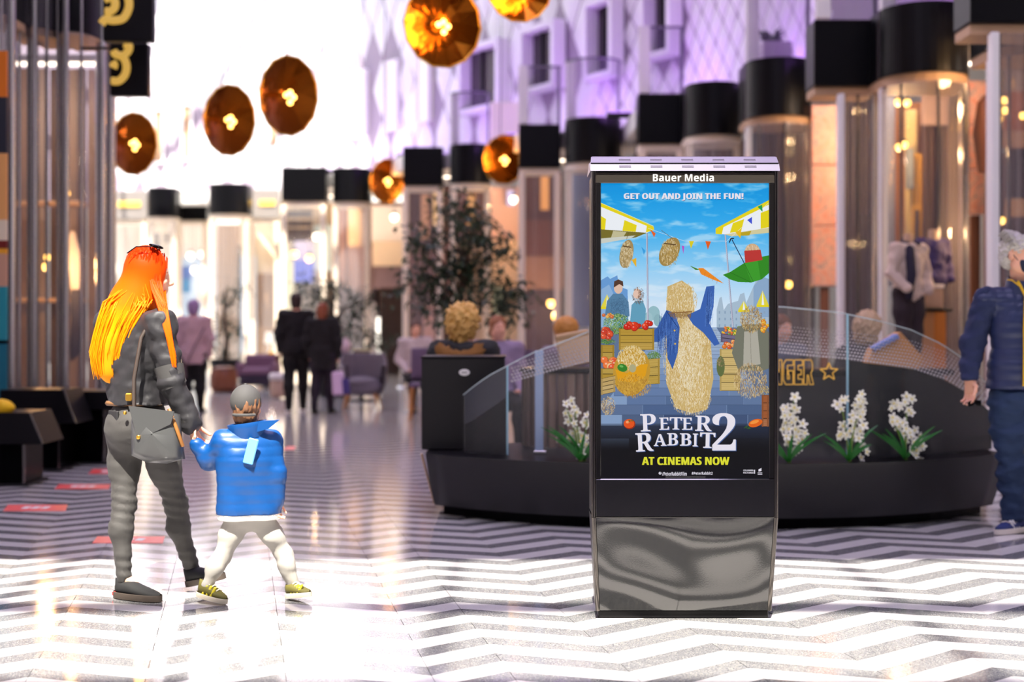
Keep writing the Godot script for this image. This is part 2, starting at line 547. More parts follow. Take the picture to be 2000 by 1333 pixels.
const ULINES := [-2.4, -1.98, -1.56, -1.15, -0.737, -0.322, 0.17, 0.686, 0.972, 1.401, 1.845, 2.29, 2.734, 3.212, 3.645]
func floor_tiles() -> void:
	var white := mat("white_stone", C(222, 220, 218), 0.1)
	white.albedo_texture = terrazzo(C(250, 249, 248), [C(255, 255, 255), C(240, 239, 238), C(245, 244, 240)], 5000, 3)
	var grey := mat("grey_stone", C(255, 255, 255), 0.1)
	grey.albedo_texture = terrazzo(C(114, 114, 116), [C(88, 88, 92), C(138, 138, 138), C(168, 166, 158), C(102, 102, 106), C(124, 124, 126)], 9000, 5)
	var grey2 := mat("pale_grey_stone", C(255, 255, 255), 0.1)
	grey2.albedo_texture = terrazzo(C(122, 122, 124), [C(98, 98, 100), C(140, 140, 140), C(165, 162, 152), C(100, 100, 104)], 9000, 9)
	for m in [white, grey, grey2]:
		m.uv1_triplanar = true; m.uv1_world_triplanar = true; m.uv1_scale = Vector3(2.6, 2.6, 2.6)
		m.metallic_specular = 0.62
	var fl := get_node("floor")
	var us := []
	for k in 40: us.append(-2.4 - 0.445 * (40 - k))
	us.append_array(ULINES)
	for k in 60: us.append(3.645 + 0.455 * (k + 1))
	for i in us.size(): us[i] *= COSF
	var hs := [0.0]
	for i in range(1, us.size()): hs.append(hs[i - 1] + (us[i] - us[i - 1]) * 0.577 * (-1.0 if i % 2 == 1 else 1.0))      # us[0] is a peak
	var ref: float = hs[40 + 8]           # the peak whose stripes were measured
	for i in hs.size(): hs[i] -= ref
	var cand := []
	var rest := [Geo.new(), Geo.new()]
	for k in range(-60, 320):
		for w in 2:
			var s0: float = 6.852 - 0.151 + 0.283 * (k - 12) if w == 0 else 6.852 + 0.283 * (k - 12)
			var wid := 0.151 if w == 0 else 0.132
			for i in us.size() - 1:
				var uc: float = (us[i] + us[i + 1]) / 2
				var sc: float = s0 + (hs[i] + hs[i + 1]) / 2
				var x := uc * COSF - sc * SINF
				var d := uc * SINF + sc * COSF
				if d < -7.5 or d > 46.2 or x < -16.2 or x > 9.3 or (d < 8.0 and x < -4.2): continue
				var px: float = 1000.0 + x / maxf(d, 1.0) * FPX
				var q := [s0, w, i, wid, d]
				if d > 4.7 and d < 9.6 and px > -90 and px < 2090: cand.append(q)
				else: tile(rest[w], us, hs, q)
	cand.sort_custom(func(a, b): return a[4] < b[4])
	var made := {}
	for k in cand.size():
		var q: Array = cand[k]
		if k < 300:
			var key := "%d_%d" % [q[1], q[2]]
			if not made.has(key):
				var g := Geo.new()
				tile(g, us, hs, [0.0, q[1], q[2], q[3], 0.0])
				made[key] = g.mesh()
			var m: Material = white if q[1] == 0 else [grey, grey2, grey][(k * 7 + q[2]) % 3]
			var o := struct("stone_tile", made[key], m, fl)
			o.position = Vector3(-SINF * q[0], (k * 37 % 5) * 0.0001, -COSF * q[0]) - fl.position
		else: tile(rest[q[1]], us, hs, q)
	for w in 2:
		var o := struct("stone_tiles", rest[w], white if w == 0 else grey, fl)
		o.set_meta("kind", "stuff")

const COSF := 0.98189
const SINF := 0.18950
func tile(g: Geo, us: Array, hs: Array, q: Array) -> void:
	var i: int = q[2]
	var e := 0.0012
	var p := func(u: float, s: float) -> Vector3: return Vector3(u * COSF - s * SINF, 0, -(u * SINF + s * COSF))
	var a: Vector3 = p.call(us[i] + e, q[0] + hs[i] + e); var b: Vector3 = p.call(us[i + 1] - e, q[0] + hs[i + 1] + e)
	var c: Vector3 = p.call(us[i + 1] - e, q[0] + hs[i + 1] + q[3] - e); var d: Vector3 = p.call(us[i] + e, q[0] + hs[i] + q[3] - e)
	g.quad(a, b, c, d)
	var dn := Vector3(0, -0.009, 0)
	if q[4] < 14.0:
		g.quad(a + dn, b + dn, b, a); g.quad(b + dn, c + dn, c, b); g.quad(c + dn, d + dn, d, c); g.quad(d + dn, a + dn, a, d)

# upper storey: a wall quilted with diamond pads, bending round the hall
const UW := [[-15.5, 43.0], [-11.7, 41.0], [-8.1, 39.0], [-5.1, 36.5], [-2.5, 33.0], [-0.4, 30.0], [1.46, 27.0], [3.0, 24.5], [3.7, 22.5], [4.4, 20.0], [5.45, 16.5], [5.6, 13.0]]
func upper_walls() -> void:
	var wins := {   # [from, to along the segment in px, top, bottom py, kind]
		1: [[303, 321, 216, 318, 0], [358, 376, 205, 312, 0]],
		2: [[528, 546, 195, 288, 0]],
		3: [[698, 719, 140, 268, 1], [757, 780, 120, 254, 1]],
		4: [[820, 842, 108, 238, 1], [918, 992, 92, 215, 2]],
		5: [[1040, 1102, 55, 175, 2]],
		6: [[1166, 1216, 5, 150, 2], [1278, 1330, -40, 110, 2]]}
	var nwin := 4
	var back := mat("window_dark", C(64, 54, 62), 0.2)
	var pale := glow("window_pale", C(255, 244, 232), 1.15)
	for s in UW.size() - 1:
		var a := Vector3(UW[s][0], 0, -UW[s][1])
		var b := Vector3(UW[s + 1][0], 0, -UW[s + 1][1])
		var t := (b - a).normalized()
		var nn := Vector3(-t.z, 0, t.x)
		if nn.z < 0 and nn.x > 0: nn = -nn
		if nn.dot(-(a + b) / 2 + Vector3(-4, 0, -14)) < 0: nn = -nn
		var ln := (b - a).length()
		var base := Basis(t, Vector3.UP, nn)
		var upper := shell(numbered("wall_far"), "stretch of the upper wall quilted with diamond pads")
		struct("wall_face", Geo.new().box((a + b) / 2 - nn * 0.2 + Vector3(0, 8.31, 0), Vector3(ln + 0.15, 7.38, 0.3), 0.0, base), mat("joint_plaster", C(160, 146, 162), 0.7) if not M.has("joint_plaster") else M.joint_plaster, upper)
		var holes := []
		for w in wins.get(s, []):
			var k := func(px: float) -> float:     # where the line of sight through px crosses this stretch of wall
				var m := (px - 1000.0) / FPX
				var den: float = t.x + m * t.z
				return (-(a.x) - m * a.z) / den
			var s0: float = k.call(w[0]); var s1: float = k.call(w[1])
			var dd := -(a + t * (s0 + s1) / 2).z
			var y0: float = EYE + (630.0 - w[3]) / FPX * dd; var y1: float = EYE + (630.0 - w[2]) / FPX * dd
			holes.append([s0 - 0.1, s1 + 0.1, y0 - 0.1, y1 + 0.1])
			var o := a + t * (s0 + s1) / 2 + Vector3(0, (y0 + y1) / 2, 0)
			var wn := shell("window_%d" % nwin, ["narrow grey slit window in the upper wall", "narrow bright slit window in the quilted lilac upper wall", "deep dark window in the upper wall over the balustrades"][w[4]])
			nwin += 1
			var sz := Vector2(s1 - s0, y1 - y0)
			var fr: float = [0.05, 0.04, 0.12][w[4]]
			var dep: float = [0.08, 0.1, 0.3][w[4]]
			for g in [-1.0, 1.0]:
				struct("window_frame", Geo.new().box(o + t * g * (sz.x / 2) + nn * dep / 2, Vector3(fr, sz.y + fr, dep), 0.01, base), M.relief_plaster, wn)
				struct("window_frame", Geo.new().box(o + Vector3(0, g * sz.y / 2, 0) + nn * dep / 2, Vector3(sz.x, fr, dep), 0.01, base), M.relief_plaster, wn)
			struct("pane", Geo.new().box(o + nn * 0.0, Vector3(sz.x, sz.y, 0.03), 0.0, base), [M.tan, pale, back][w[4]], wn)
			if w[4] == 2:
				struct("mullion", Geo.new().box(o + nn * 0.05 - t * sz.x * 0.12, Vector3(0.05, sz.y, 0.06), 0.005, base), M.charcoal, wn)
		# quilted pads
		if s < 1 or s > 8: continue
		var small := s >= 6
		var pw := 0.5 if small else 0.82
		var ph := 0.62 if small else 1.45
		var pad := Geo.new()
		var rr := []
		for j in 6:
			var row := []
			for i in 6:
				var q := Vector2(i / 5.0, j / 5.0)
				var hgt := 0.05 * pow(sin(PI * q.x) * sin(PI * q.y), 0.45) if i > 0 and j > 0 and i < 5 and j < 5 else 0.0
				row.append(Vector3((q.x - q.y) * pw * 0.465, (q.x + q.y - 1.0) * ph * 0.465, hgt))
			rr.append(row)
		pad.rows(rr)
		var pm := pad.mesh()
		var top := 10.6 if s < 5 else 8.6
		for j in range(0, int((top - 4.6 - ph / 2) / (ph / 2)) + 1):
			for i in range(0, int(ln / pw) + 1):
				var u := i * pw + (pw / 2 if j % 2 else 0.0)
				var y := 4.65 + ph / 2 + j * ph / 2
				if u > ln + pw * 0.3: continue
				var hit := false
				for hq in holes:
					if u > hq[0] - pw * 0.1 and u < hq[1] + pw * 0.1 and y > hq[2] - ph * 0.1 and y < hq[3] + ph * 0.1: hit = true
				if hit: continue
				var o := struct("quilted_pad", pm, M.relief_plaster, upper)
				o.transform = Transform3D(base, a + t * u + Vector3(0, y, 0) - nn * 0.05)

# ---------------------------------------------------------------- glazed shopfronts with black fascia boxes
const DOWN := Basis(Vector3(1, 0, 0), Vector3(0, 0, -1), Vector3(0, 1, 0))     # outline in (x, deep), pulled up along y
func bow(px0: float, px1: float, deep: float, out: float, seg := 14, ripple := 0.0, waves := 9) -> Array:
	var a := sx(px0, deep); var b := sx(px1, deep)
	var r := []
	for i in seg + 1:
		var t := -cos(PI * i / seg)
		var x := (a + b) / 2 + t * (b - a) / 2
		r.append(Vector2(x, deep - out * sqrt(maxf(0.0, 1.0 - t * t)) - ripple * absf(sin(PI * waves * (t + 1) / 2.0))))
	return r
func raised(outline: Array, y0: float, y1: float) -> Geo:
	return Geo.new().prism(PackedVector2Array(outline), y1 - y0, Transform3D(DOWN, Vector3(0, y0, 0)))
func sheet(line: Array, y0: float, y1: float) -> Geo:
	var g := Geo.new()
	var lo := []; var hi := []
	for q in line:
		lo.append(Vector3(q.x, y0, -q.y)); hi.append(Vector3(q.x, y1, -q.y))
	g.rows([lo, hi])
	return g

func bays() -> void:
	# px from, px to, deep, out (0 = flat box), look of the fascia, glass above?, label
	var T := [
		[206, 287, 37.0, 0.0, 1, 0, "smoky glass shopfront unit with a gold sign strip, far left end"],
		[290, 345, 36.3, 0.25, 0, 0, "curved black fascia shopfront under the bright wall, second unit from the far left end"],
		[347, 404, 37.3, 0.0, 0, 1, "set-back flat black fascia box below a short clear glass panel, far left"],
		[410, 486, 35.4, 0.35, 0, 0, "curved black fascia shopfront over the tan column, between the set-back box and a smoky unit"],
		[489, 546, 36.6, 0.0, 1, 0, "smoky glass shopfront unit with a gold sign strip beside the square black box"],
		[550, 637, 31.4, 0.0, 0, 0, "flat square black fascia box over the blue screen, with cream posts"],
		[651, 722, 31.8, 0.3, 0, 0, "curved black fascia shopfront beside the gold dish, right of the blue screen"],
		[787, 865, 27.8, 0.0, 0, 0, "flat square black fascia box above the tall cream post left of the large tree"],
		[880, 957, 27.6, 0.35, 0, 1, "curved black fascia shopfront with glass balustrade directly above the large tree"],
		[1013, 1095, 24.6, 0.0, 0, 1, "flat square black fascia box left of the totem, over reddish wood slats"],
		[1105, 1212, 24.2, 0.5, 0, 1, "curved black fascia shopfront with blue glass just left of the totem top"],
		[1247, 1335, 21.3, 0.0, 0, 1, "flat black fascia box rising straight behind the totem, left of centre of its hood"],
		[1338, 1447, 20.7, 0.5, 0, 0, "curved black fascia shopfront below the small lilac diamond pads behind the totem"],
		[1455, 1582, 18.85, 0.5, 0, 1, "curved black fascia shopfront with a potted plant behind its balustrade"],
		[1590, 1714, 16.1, 0.0, 0, 1, "flat black fascia box on the right with dark violet glass below"],
		[1716, 1887, 15.7, 0.55, 0, 1, "wide curved black fascia shopfront above the two mannequins"],
		[1895, 2075, 12.7, 0.0, 0, 1, "nearest black fascia box at the upper right corner of the view"],
		[1927, 2090, 14.0, 0.4, 0, 0, "curved dark glass shopfront under the nearest fascia box on the right"]]
	var rail := mat("rail_grey", C(112, 104, 122), 0.35, 0.3)
	var frosted := mat("smoky_panel", C(132, 126, 122), 0.3)
	var side := mat("fascia_edge", C(74, 70, 70), 0.2, 0.5)
	for q in T:
		var w: float = sx(q[1], q[2]) - sx(q[0], q[2])
		var cx: float = (sx(q[1], q[2]) + sx(q[0], q[2])) / 2
		var t := thing("shopfront", q[6], "shopfront", Vector3(cx, 0, -q[2]), "glazed shopfront units along the hall")
		var near: bool = q[0] > 1400
		var line := bow({1590: 1634, 1895: 1930}.get(q[0], q[0]), q[1], q[2], q[3], 28 if near else 14, 0.035 if near else 0.02, 7)
		var dp: float = q[2]
		var y0 := 3.93
		var y1 := 4.68
		if q[3] > 0.0:
			var o := bow(q[0], q[1], dp - 0.02, q[3], 20)
			var fb := o.duplicate()
			fb.append(Vector2(o[-1].x, dp + 0.5)); fb.append(Vector2(o[0].x, dp + 0.5))
			part(t, "fascia", raised(fb, y0, y1), M.fascia_black)
			for g in [0, -1]:
				part(t, "edge_strip", Geo.new().box(Vector3(o[g].x + (0.02 if g == 0 else -0.02), (y0 + y1) / 2, -(dp - 0.02)), Vector3(0.06, y1 - y0, 0.08), 0.01), side)
			var sof := bow(q[0], q[1], dp + 0.02, q[3] * 0.92, 14)
			sof.append(Vector2(sof[-1].x, dp + 0.5)); sof.append(Vector2(sof[0].x, dp + 0.5))
			part(t, "soffit", raised(sof, y0 - 0.1, y0), M.cream if not near else M.tan)
		else:
			part(t, "fascia", Geo.new().box(Vector3(cx, (y0 + y1) / 2, -(dp + 0.24)), Vector3(w, y1 - y0, 0.5), 0.015), frosted if q[4] == 1 else M.fascia_black)
			part(t, "soffit", Geo.new().box(Vector3(cx, y0 - 0.05, -(dp + 0.28)), Vector3(w * 0.96, 0.1, 0.44), 0.01), M.cream if not near else M.tan)
			if q[4] == 1:
				part(t, "sign_strip", Geo.new().box(Vector3(cx + w * 0.08, 4.32, -(dp - 0.03)), Vector3(w * 0.55, 0.15, 0.03), 0.01), M.gold_paint)
		# glass below, its posts, and the top and foot rails
		part(t, "glass_front", sheet(line, 0.12, y0 - 0.1), M.smoke_glass if near else M.shop_glass)
		var pw := 0.11 if not near else 0.075
		for g in [0, -1]:
			var px: float = line[g].x + (pw / 2 if g == 0 else -pw / 2)
			part(t, "post", Geo.new().box(Vector3(px, (y0 - 0.1) / 2, -(dp - 0.03)), Vector3(pw, y0 - 0.1, 0.12), 0.012), M.cream if not near else M.white_paint if g == 0 else M.steel)
		part(t, "foot_rail", raised(foot(line, dp), 0.0, 0.12), M.steel if near else M.cream)
		if near:
			for i in [7, 14, 21]:
				part(t, "glazing_bar", Geo.new().tube([Vector3(line[i].x, 0.12, -line[i].y), Vector3(line[i].x, y0 - 0.1, -line[i].y)], 0.016, 6), M.dark_chrome)
		if q[5] == 1:
			var hi := y1 + (1.0 if q[0] > 400 else 0.22)
			var up := bow(q[0], q[1], dp + 0.05, maxf(q[3] * 0.9, 0.02), 14)
			part(t, "balustrade", sheet(up, y1, hi), M.balustrade_glass)
			var rp := []
			for k in up: rp.append(Vector3(k.x, hi, -k.y))
			part(t, "handrail", Geo.new().tube(rp, 0.022, 6), rail)
			part(t, "corner_post", Geo.new().box(Vector3(up[0].x + 0.08, (y1 + hi) / 2, -(dp - 0.04)), Vector3(0.17, hi - y1, 0.07), 0.01), M.white_paint)
			part(t, "corner_post", Geo.new().box(Vector3(up[-1].x - 0.03, (y1 + hi) / 2, -(dp + 0.05)), Vector3(0.05, hi - y1, 0.05), 0.01), rail)
	# the upper floor behind the fascias
	var ol := PackedVector2Array()
	for q in T:
		if q[0] == 347 or q[0] == 1927: continue
		ol.append(Vector2(sx(q[0], q[2] + 0.5), q[2] + 0.5)); ol.append(Vector2(sx(q[1], q[2] + 0.5), q[2] + 0.5))
	for k in range(UW.size() - 1, 0, -1): ol.append(Vector2(UW[k][0], UW[k][1]))
	struct("floor_upper", Geo.new().prism(ol, 0.3, Transform3D(DOWN, Vector3(0, 4.3, 0))), M.white_paint)
	# linear lights that wash the upper wall in violet
	for q in [[-3.6, 32.0, 2.0], [-1.6, 29.0, 2.4], [0.6, 26.0, 1.9], [2.3, 23.3, 1.5], [3.4, 20.6, 1.2], [4.5, 17.2, 1.0]]:
		var t := thing("wall_washer", "linear violet wall washer on the upper floor, %s" % {32.0: "above the blue screen", 29.0: "above the large tree", 26.0: "left of the totem top", 23.3: "right behind the totem top", 20.6: "beside the potted plant", 17.2: "above the mannequins"}[q[1]], "light", Vector3(q[0], 4.6, -q[1]), "violet wall washers on the upper floor")
		part(t, "housing", Geo.new().box(Vector3(q[0], 4.64, -q[1]), Vector3(1.5, 0.08, 0.16), 0.01), M.charcoal)
		part(t, "lens", Geo.new().box(Vector3(q[0], 4.69, -q[1]), Vector3(1.4, 0.02, 0.1)), M.violet_glow if M.has("violet_glow") else glow("violet_glow", C(190, 130, 255), 2.0))
		panel_light(t, Vector3(0, 0.13, 0), Vector3(0.12, 1.0, -0.75), Vector2(1.4, 0.1), C(186, 118, 250), 1.9 * q[2])
	shops()

func foot(line: Array, dp: float) -> Array:
	var f := []
	for q in line: f.append(Vector2(q.x, q.y - 0.03))
	f.append(Vector2(line[-1].x, dp + 0.08)); f.append(Vector2(line[0].x, dp + 0.08))
	return f

# px from, to, py top, bottom, deep, colour, slats (0 none), kind ("" = panel, "g" = glowing display)
func shops() -> void:
	var S := [
		["shop", "bright cream shop with a white grid window and a blue and white display, far left", 39.0, [
			[196, 345, 395, 560, 39.4, C(232, 222, 204), 0, ""], [196, 330, 560, 720, 39.4, C(196, 184, 168), 0, ""],
			[330, 424, 425, 720, 39.3, C(244, 238, 232), 0, ""], [333, 420, 505, 690, 39.1, C(214, 232, 250), 0, "g"],
			[338, 374, 520, 548, 38.9, C(60, 110, 190), 0, ""], [350, 372, 545, 572, 38.85, C(40, 140, 200), 0, ""], [385, 412, 530, 590, 38.9, C(235, 225, 220), 0, ""],
			[360, 400, 640, 700, 38.9, C(190, 200, 190), 0, ""], [300, 312, 455, 500, 38.9, C(110, 104, 92), 0, ""], [318, 345, 455, 475, 38.9, C(150, 140, 126), 4, ""],
			[262, 282, 440, 560, 38.9, C(206, 196, 176), 0, ""]]],
		["shop", "tan column shopfront with bright narrow display windows behind the brown pouffe", 38.5, [
			[424, 468, 438, 720, 38.6, C(184, 154, 122), 6, ""], [468, 502, 430, 720, 38.7, C(236, 224, 200), 0, ""], [470, 500, 500, 690, 38.4, C(220, 236, 255), 0, "g"],
			[464, 471, 480, 700, 38.2, C(40, 44, 40), 0, ""], [488, 492, 560, 650, 38.2, C(70, 70, 64), 0, ""], [502, 548, 425, 535, 38.6, C(240, 218, 180), 0, ""], [502, 546, 535, 640, 38.4, C(178, 138, 100), 8, ""],
			[502, 546, 640, 740, 38.6, C(200, 150, 100), 0, ""], [524, 540, 650, 690, 38.2, C(255, 240, 220), 0, "g"]]],
		["shop", "shop with slatted dark blind and glowing blue screen behind the walking couple", 35.5, [
			[548, 650, 395, 760, 35.8, C(226, 206, 170), 0, ""], [556, 610, 412, 472, 35.4, C(74, 60, 46), 0, ""], [556, 610, 425, 431, 35.3, C(180, 160, 130), 0, ""], [556, 610, 442, 447, 35.3, C(160, 140, 110), 0, ""],
			[574, 612, 470, 508, 35.4, C(206, 204, 240), 0, ""], [574, 613, 508, 552, 35.2, C(60, 96, 226), 0, "g"], [558, 574, 510, 640, 35.3, C(255, 240, 190), 0, "g"],
			[613, 650, 440, 530, 35.4, C(206, 226, 222), 0, ""], [580, 650, 552, 740, 35.5, C(110, 96, 80), 0, ""]]],
		["shop", "restaurant front with pinkish slats, cream sign block and dark doors, left of the tree", 34.0, [
			[648, 800, 395, 620, 34.6, C(150, 112, 100), 10, ""], [680, 704, 405, 482, 34.3, C(240, 206, 160), 0, ""], [704, 724, 412, 480, 34.3, C(214, 196, 186), 4, ""],
			[690, 728, 482, 570, 34.2, C(186, 154, 148), 8, ""], [726, 790, 402, 472, 34.0, C(250, 236, 222), 0, ""], [728, 790, 472, 520, 33.9, C(244, 216, 180), 0, ""],
			[730, 800, 520, 564, 34.2, C(150, 122, 124), 0, ""], [648, 735, 560, 745, 34.4, C(70, 34, 38), 0, ""], [742, 800, 562, 748, 34.2, C(58, 38, 30), 5, ""], [722, 734, 590, 720, 34.0, C(206, 196, 190), 0, ""]]],
		["shop", "brown slatted restaurant wall behind the large tree", 31.0, [
			[796, 880, 362, 480, 31.0, C(112, 84, 84), 14, ""], [796, 880, 480, 575, 30.9, C(150, 110, 104), 12, ""], [822, 838, 380, 470, 30.6, C(206, 160, 130), 0, ""],
			[880, 962, 372, 470, 31.0, C(140, 80, 50), 12, ""], [912, 928, 380, 440, 30.6, C(250, 170, 90), 0, "g"], [846, 856, 375, 440, 30.6, C(250, 190, 120), 0, "g"],
			[880, 962, 470, 740, 31.0, C(216, 180, 140), 0, ""], [796, 880, 575, 745, 30.8, C(84, 56, 50), 0, ""], [826, 850, 600, 700, 30.4, C(196, 150, 136), 0, ""]]],
		["shop", "pale pink and cream shop corner with white lights right of the large tree", 29.5, [
			[958, 1018, 200, 280, 29.0, C(240, 226, 214), 0, ""], [958, 1018, 366, 470, 29.6, C(226, 184, 170), 0, ""], [962, 1012, 470, 600, 29.4, C(238, 206, 172), 0, ""], [966, 1012, 600, 735, 29.3, C(240, 210, 172), 0, ""],
			[990, 1006, 372, 402, 29.0, C(236, 216, 255), 0, "g"], [962, 985, 560, 640, 29.0, C(170, 190, 160), 0, ""]]],
		["shop", "reddish wood slatted shop with dark maroon interior just left of the totem", 27.5, [
			[1018, 1100, 335, 430, 27.6, C(116, 72, 58), 12, ""], [1018, 1100, 430, 500, 27.5, C(140, 86, 62), 12, ""], [1018, 1100, 500, 565, 27.5, C(170, 122, 90), 0, ""], [1018, 1100, 565, 740, 27.6, C(66, 34, 44), 0, ""],
			[1056, 1072, 345, 410, 27.1, C(250, 160, 80), 0, "g"], [1116, 1170, 330, 640, 27.2, C(92, 112, 160), 5, ""], [1170, 1240, 330, 700, 27.2, C(150, 130, 130), 6, ""]]],
		["shop", "dark mauve shop interior seen right of the totem beside the first pink marble panel", 21.5, [
			[1240, 1460, 270, 720, 23.6, C(120, 100, 104), 14, ""], [1455, 1592, 250, 720, 21.6, C(92, 78, 84), 9, ""], [1552, 1576, 350, 600, 21.0, C(78, 58, 92), 3, ""], [1576, 1588, 300, 560, 21.0, C(140, 122, 112), 0, ""],
			[1600, 1630, 215, 250, 20.6, C(226, 204, 186), 0, ""]]],
		["shop", "dark violet shop interior with a black column under the flat fascia box on the right", 18.5, [
			[1634, 1730, 190, 700, 18.8, C(84, 74, 82), 8, ""], [1672, 1698, 420, 700, 18.2, C(30, 26, 40), 0, ""], [1728, 1748, 190, 560, 18.0, C(110, 112, 128), 0, ""]]],
		["shop", "gold and brown boutique interior behind the two mannequins", 18.0, [
			[1748, 1800, 200, 700, 18.2, C(150, 92, 26), 0, ""], [1768, 1790, 215, 460, 17.9, C(196, 176, 120), 0, ""], [1770, 1784, 290, 370, 17.6, C(96, 104, 112), 0, ""], [1782, 1800, 300, 480, 17.8, C(206, 152, 30), 0, ""], [1786, 1796, 410, 480, 17.5, C(60, 46, 30), 0, ""],
			[1800, 1850, 240, 700, 17.8, C(66, 44, 34), 4, ""], [1800, 1852, 170, 245, 17.6, C(156, 132, 124), 0, ""], [1848, 1890, 180, 700, 17.8, C(134, 112, 100), 6, ""]]],
		["shop", "amber and dark brown shop interior above the man in the navy jacket", 16.0, [
			[1940, 2100, 55, 190, 16.4, C(160, 138, 124), 0, ""], [1960, 2100, 180, 255, 16.2, C(160, 92, 40), 0, ""], [1958, 2100, 255, 290, 16.1, C(176, 138, 110), 0, ""], [1966, 2100, 285, 390, 16.2, C(56, 46, 38), 9, ""], [1962, 2100, 388, 424, 16.0, C(180, 146, 112), 0, ""],
			[1962, 2100, 424, 760, 16.3, C(70, 54, 48), 4, ""], [1924, 1962, 300, 760, 16.1, C(118, 88, 84), 5, ""]]]]
	var mats := {}
	for s in S:
		var rows: Array = s[3]
		var t := thing(s[0], s[1], "shop", Vector3(sx((rows[0][0] + rows[0][1]) / 2.0, s[2]), 0, -s[2]), "shop interiors behind the glazed fronts")
		for r in rows:
			var d: float = r[4]
			var a := spot(r[0], r[2], d); var b := spot(r[1], r[3], d)
			if r[3] > 690: b.y = 0.0
			if a.y > 4.28 and b.y < 4.28: a.y = 4.28
			var col: Color = r[5]
			var key: String = col.to_html() + str(r[7])
			if not mats.has(key): mats[key] = glow("display_" + key, col, 0.95) if r[7] == "g" else mat("panel_" + key, col, 0.5)
			var wd := b.x - a.x
			var ht := a.y - b.y
			if r[6] == 0:
				part(t, "display_screen" if r[7] == "g" else "wall_panel", Geo.new().box(Vector3((a.x + b.x) / 2, (a.y + b.y) / 2, a.z), Vector3(wd, ht, 0.06), 0.01), mats[key])
			else:
				part(t, "backing", Geo.new().box(Vector3((a.x + b.x) / 2, (a.y + b.y) / 2, a.z - 0.04), Vector3(wd, ht, 0.04)), mats[key])
				for k in r[6]:
					part(t, "slat", Geo.new().box(Vector3(a.x + wd * (k + 0.5) / r[6], (a.y + b.y) / 2, a.z + 0.02), Vector3(wd / r[6] * 0.62, ht, 0.08), 0.012), mats[key])
	# pink marble panels
	var pk := mat("veined_marble", C(255, 255, 255), 0.3)
	pk.albedo_texture = noise_tex(0.012, 512, [[0.0, 0.40, 0.47, 0.52, 1.0], [C(226, 150, 124), C(222, 164, 144), C(150, 138, 132), C(224, 176, 158), C(216, 140, 112)]], 4)
	pk.uv1_triplanar = true; pk.uv1_world_triplanar = true; pk.uv1_scale = Vector3(0.7, 0.5, 0.7)
	var pm := [[1584, 1640, 205, 560, 18.6, "pink veined marble panel in the gap left of the flat fascia box"], [1882, 1932, 158, 420, 17.0, "pink veined marble panel between the curved fascia and the nearest box on the right"]]
	for q in pm:
		var t := thing("marble_panel", q[5], "wall panel", spot((q[0] + q[1]) / 2.0, q[3], q[4]), "pink marble wall panels")
		var a := spot(q[0], q[2], q[4]); var b := spot(q[1], q[3], q[4])
		for k in 3:
			part(t, "slab", Geo.new().box(Vector3((a.x + b.x) / 2, lerpf(b.y, a.y, (k + 0.5) / 3.0), a.z), Vector3(b.x - a.x, (a.y - b.y) / 3.0 - 0.01, 0.08), 0.01), pk)
		part(t, "support", Geo.new().box(Vector3((a.x + b.x) / 2, b.y / 2, a.z - 0.06), Vector3(0.12, b.y, 0.06), 0.01), M.brown_wood)
	# brown hexagon lamp shade beside the marble
	var ho := spot(1930, 262, 15.5)
	var hl := thing("pendant_lamp", "unlit pendant lamp with a dark brown faceted shade, upper right shop", "lamp", ho)
	part(hl, "shade", Geo.new().lathe([Vector2(0.02, 0.45), Vector2(0.12, 0.34), Vector2(0.17, 0.0), Vector2(0.11, -0.42), Vector2(0.02, -0.42)], 6, ho), M.brown_wood)
	part(hl, "cord", Geo.new().tube([ho + Vector3(0, 0.44, 0), Vector3(ho.x, 4.3, ho.z)], 0.01, 6), M.charcoal)
	# small lights hanging in the shops
	var bulbs := [[1754, 200, 17.0], [1772, 201, 17.0], [1756, 288, 17.2], [1766, 283, 17.2], [1961, 106, 14.6], [1983, 112, 14.6], [1998, 226, 14.8], [1947, 430, 14.8], [1957, 431, 14.8], [1952, 232, 15.0], [1962, 216, 15.0], [1960, 196, 15.0], [1582, 553, 19.0], [1540, 556, 19.0], [1076, 593, 26.0], [1085, 618, 26.0], [575, 497, 34.0], [604, 505, 34.0], [618, 462, 33.5], [372, 500, 38.4], [395, 497, 38.4], [380, 528, 38.4], [410, 617, 38.4], [770, 425, 32.8], [1003, 390, 28.2]]
	for k in bulbs.size():
		var q: Array = bulbs[k]
		var p := spot(q[0], q[1], q[2])
		var t := thing("pendant_bulb", "glowing pendant bulb on a cord, %s of %s" % [["leftmost", "second", "third", "fourth", "fifth", "sixth", "seventh", "last"][k - (0 if k < 4 else 4 if k < 12 else 12 if k < 14 else 14 if k < 16 else 16 if k < 19 else 19 if k < 23 else 23)], ["the shop behind the mannequins", "the shop above the man in navy", "the dark shop beside the totem", "the maroon shop left of the totem", "the shop with the blue screen", "the far left display", "the restaurant front"][0 if k < 4 else 1 if k < 12 else 2 if k < 14 else 3 if k < 16 else 4 if k < 19 else 5 if k < 23 else 6]], "light bulb", p, "pendant bulbs in shop %d" % [0 if k < 4 else 1 if k < 12 else 2 if k < 14 else 3 if k < 16 else 4 if k < 19 else 5 if k < 23 else 6])
		var r: float = 0.0075 * q[2] / 3.0
		part(t, "bulb", Geo.new().ball(p, Vector3(r, r * 1.1, r), Basis(), 10, 7), M.warm_bulb if k < 18 else M.white_lamp)
		part(t, "cord", Geo.new().tube([p + Vector3(0, r, 0), Vector3(p.x, maxf(4.25, p.y + 0.5), p.z)], 0.006, 5), M.charcoal)
		part(t, "cap", Geo.new().lathe([Vector2(0.002, r * 1.7), Vector2(r * 0.5, r * 1.6), Vector2(r * 0.6, r * 0.8), Vector2(0.002, r * 0.8)], 8, p), M.charcoal)
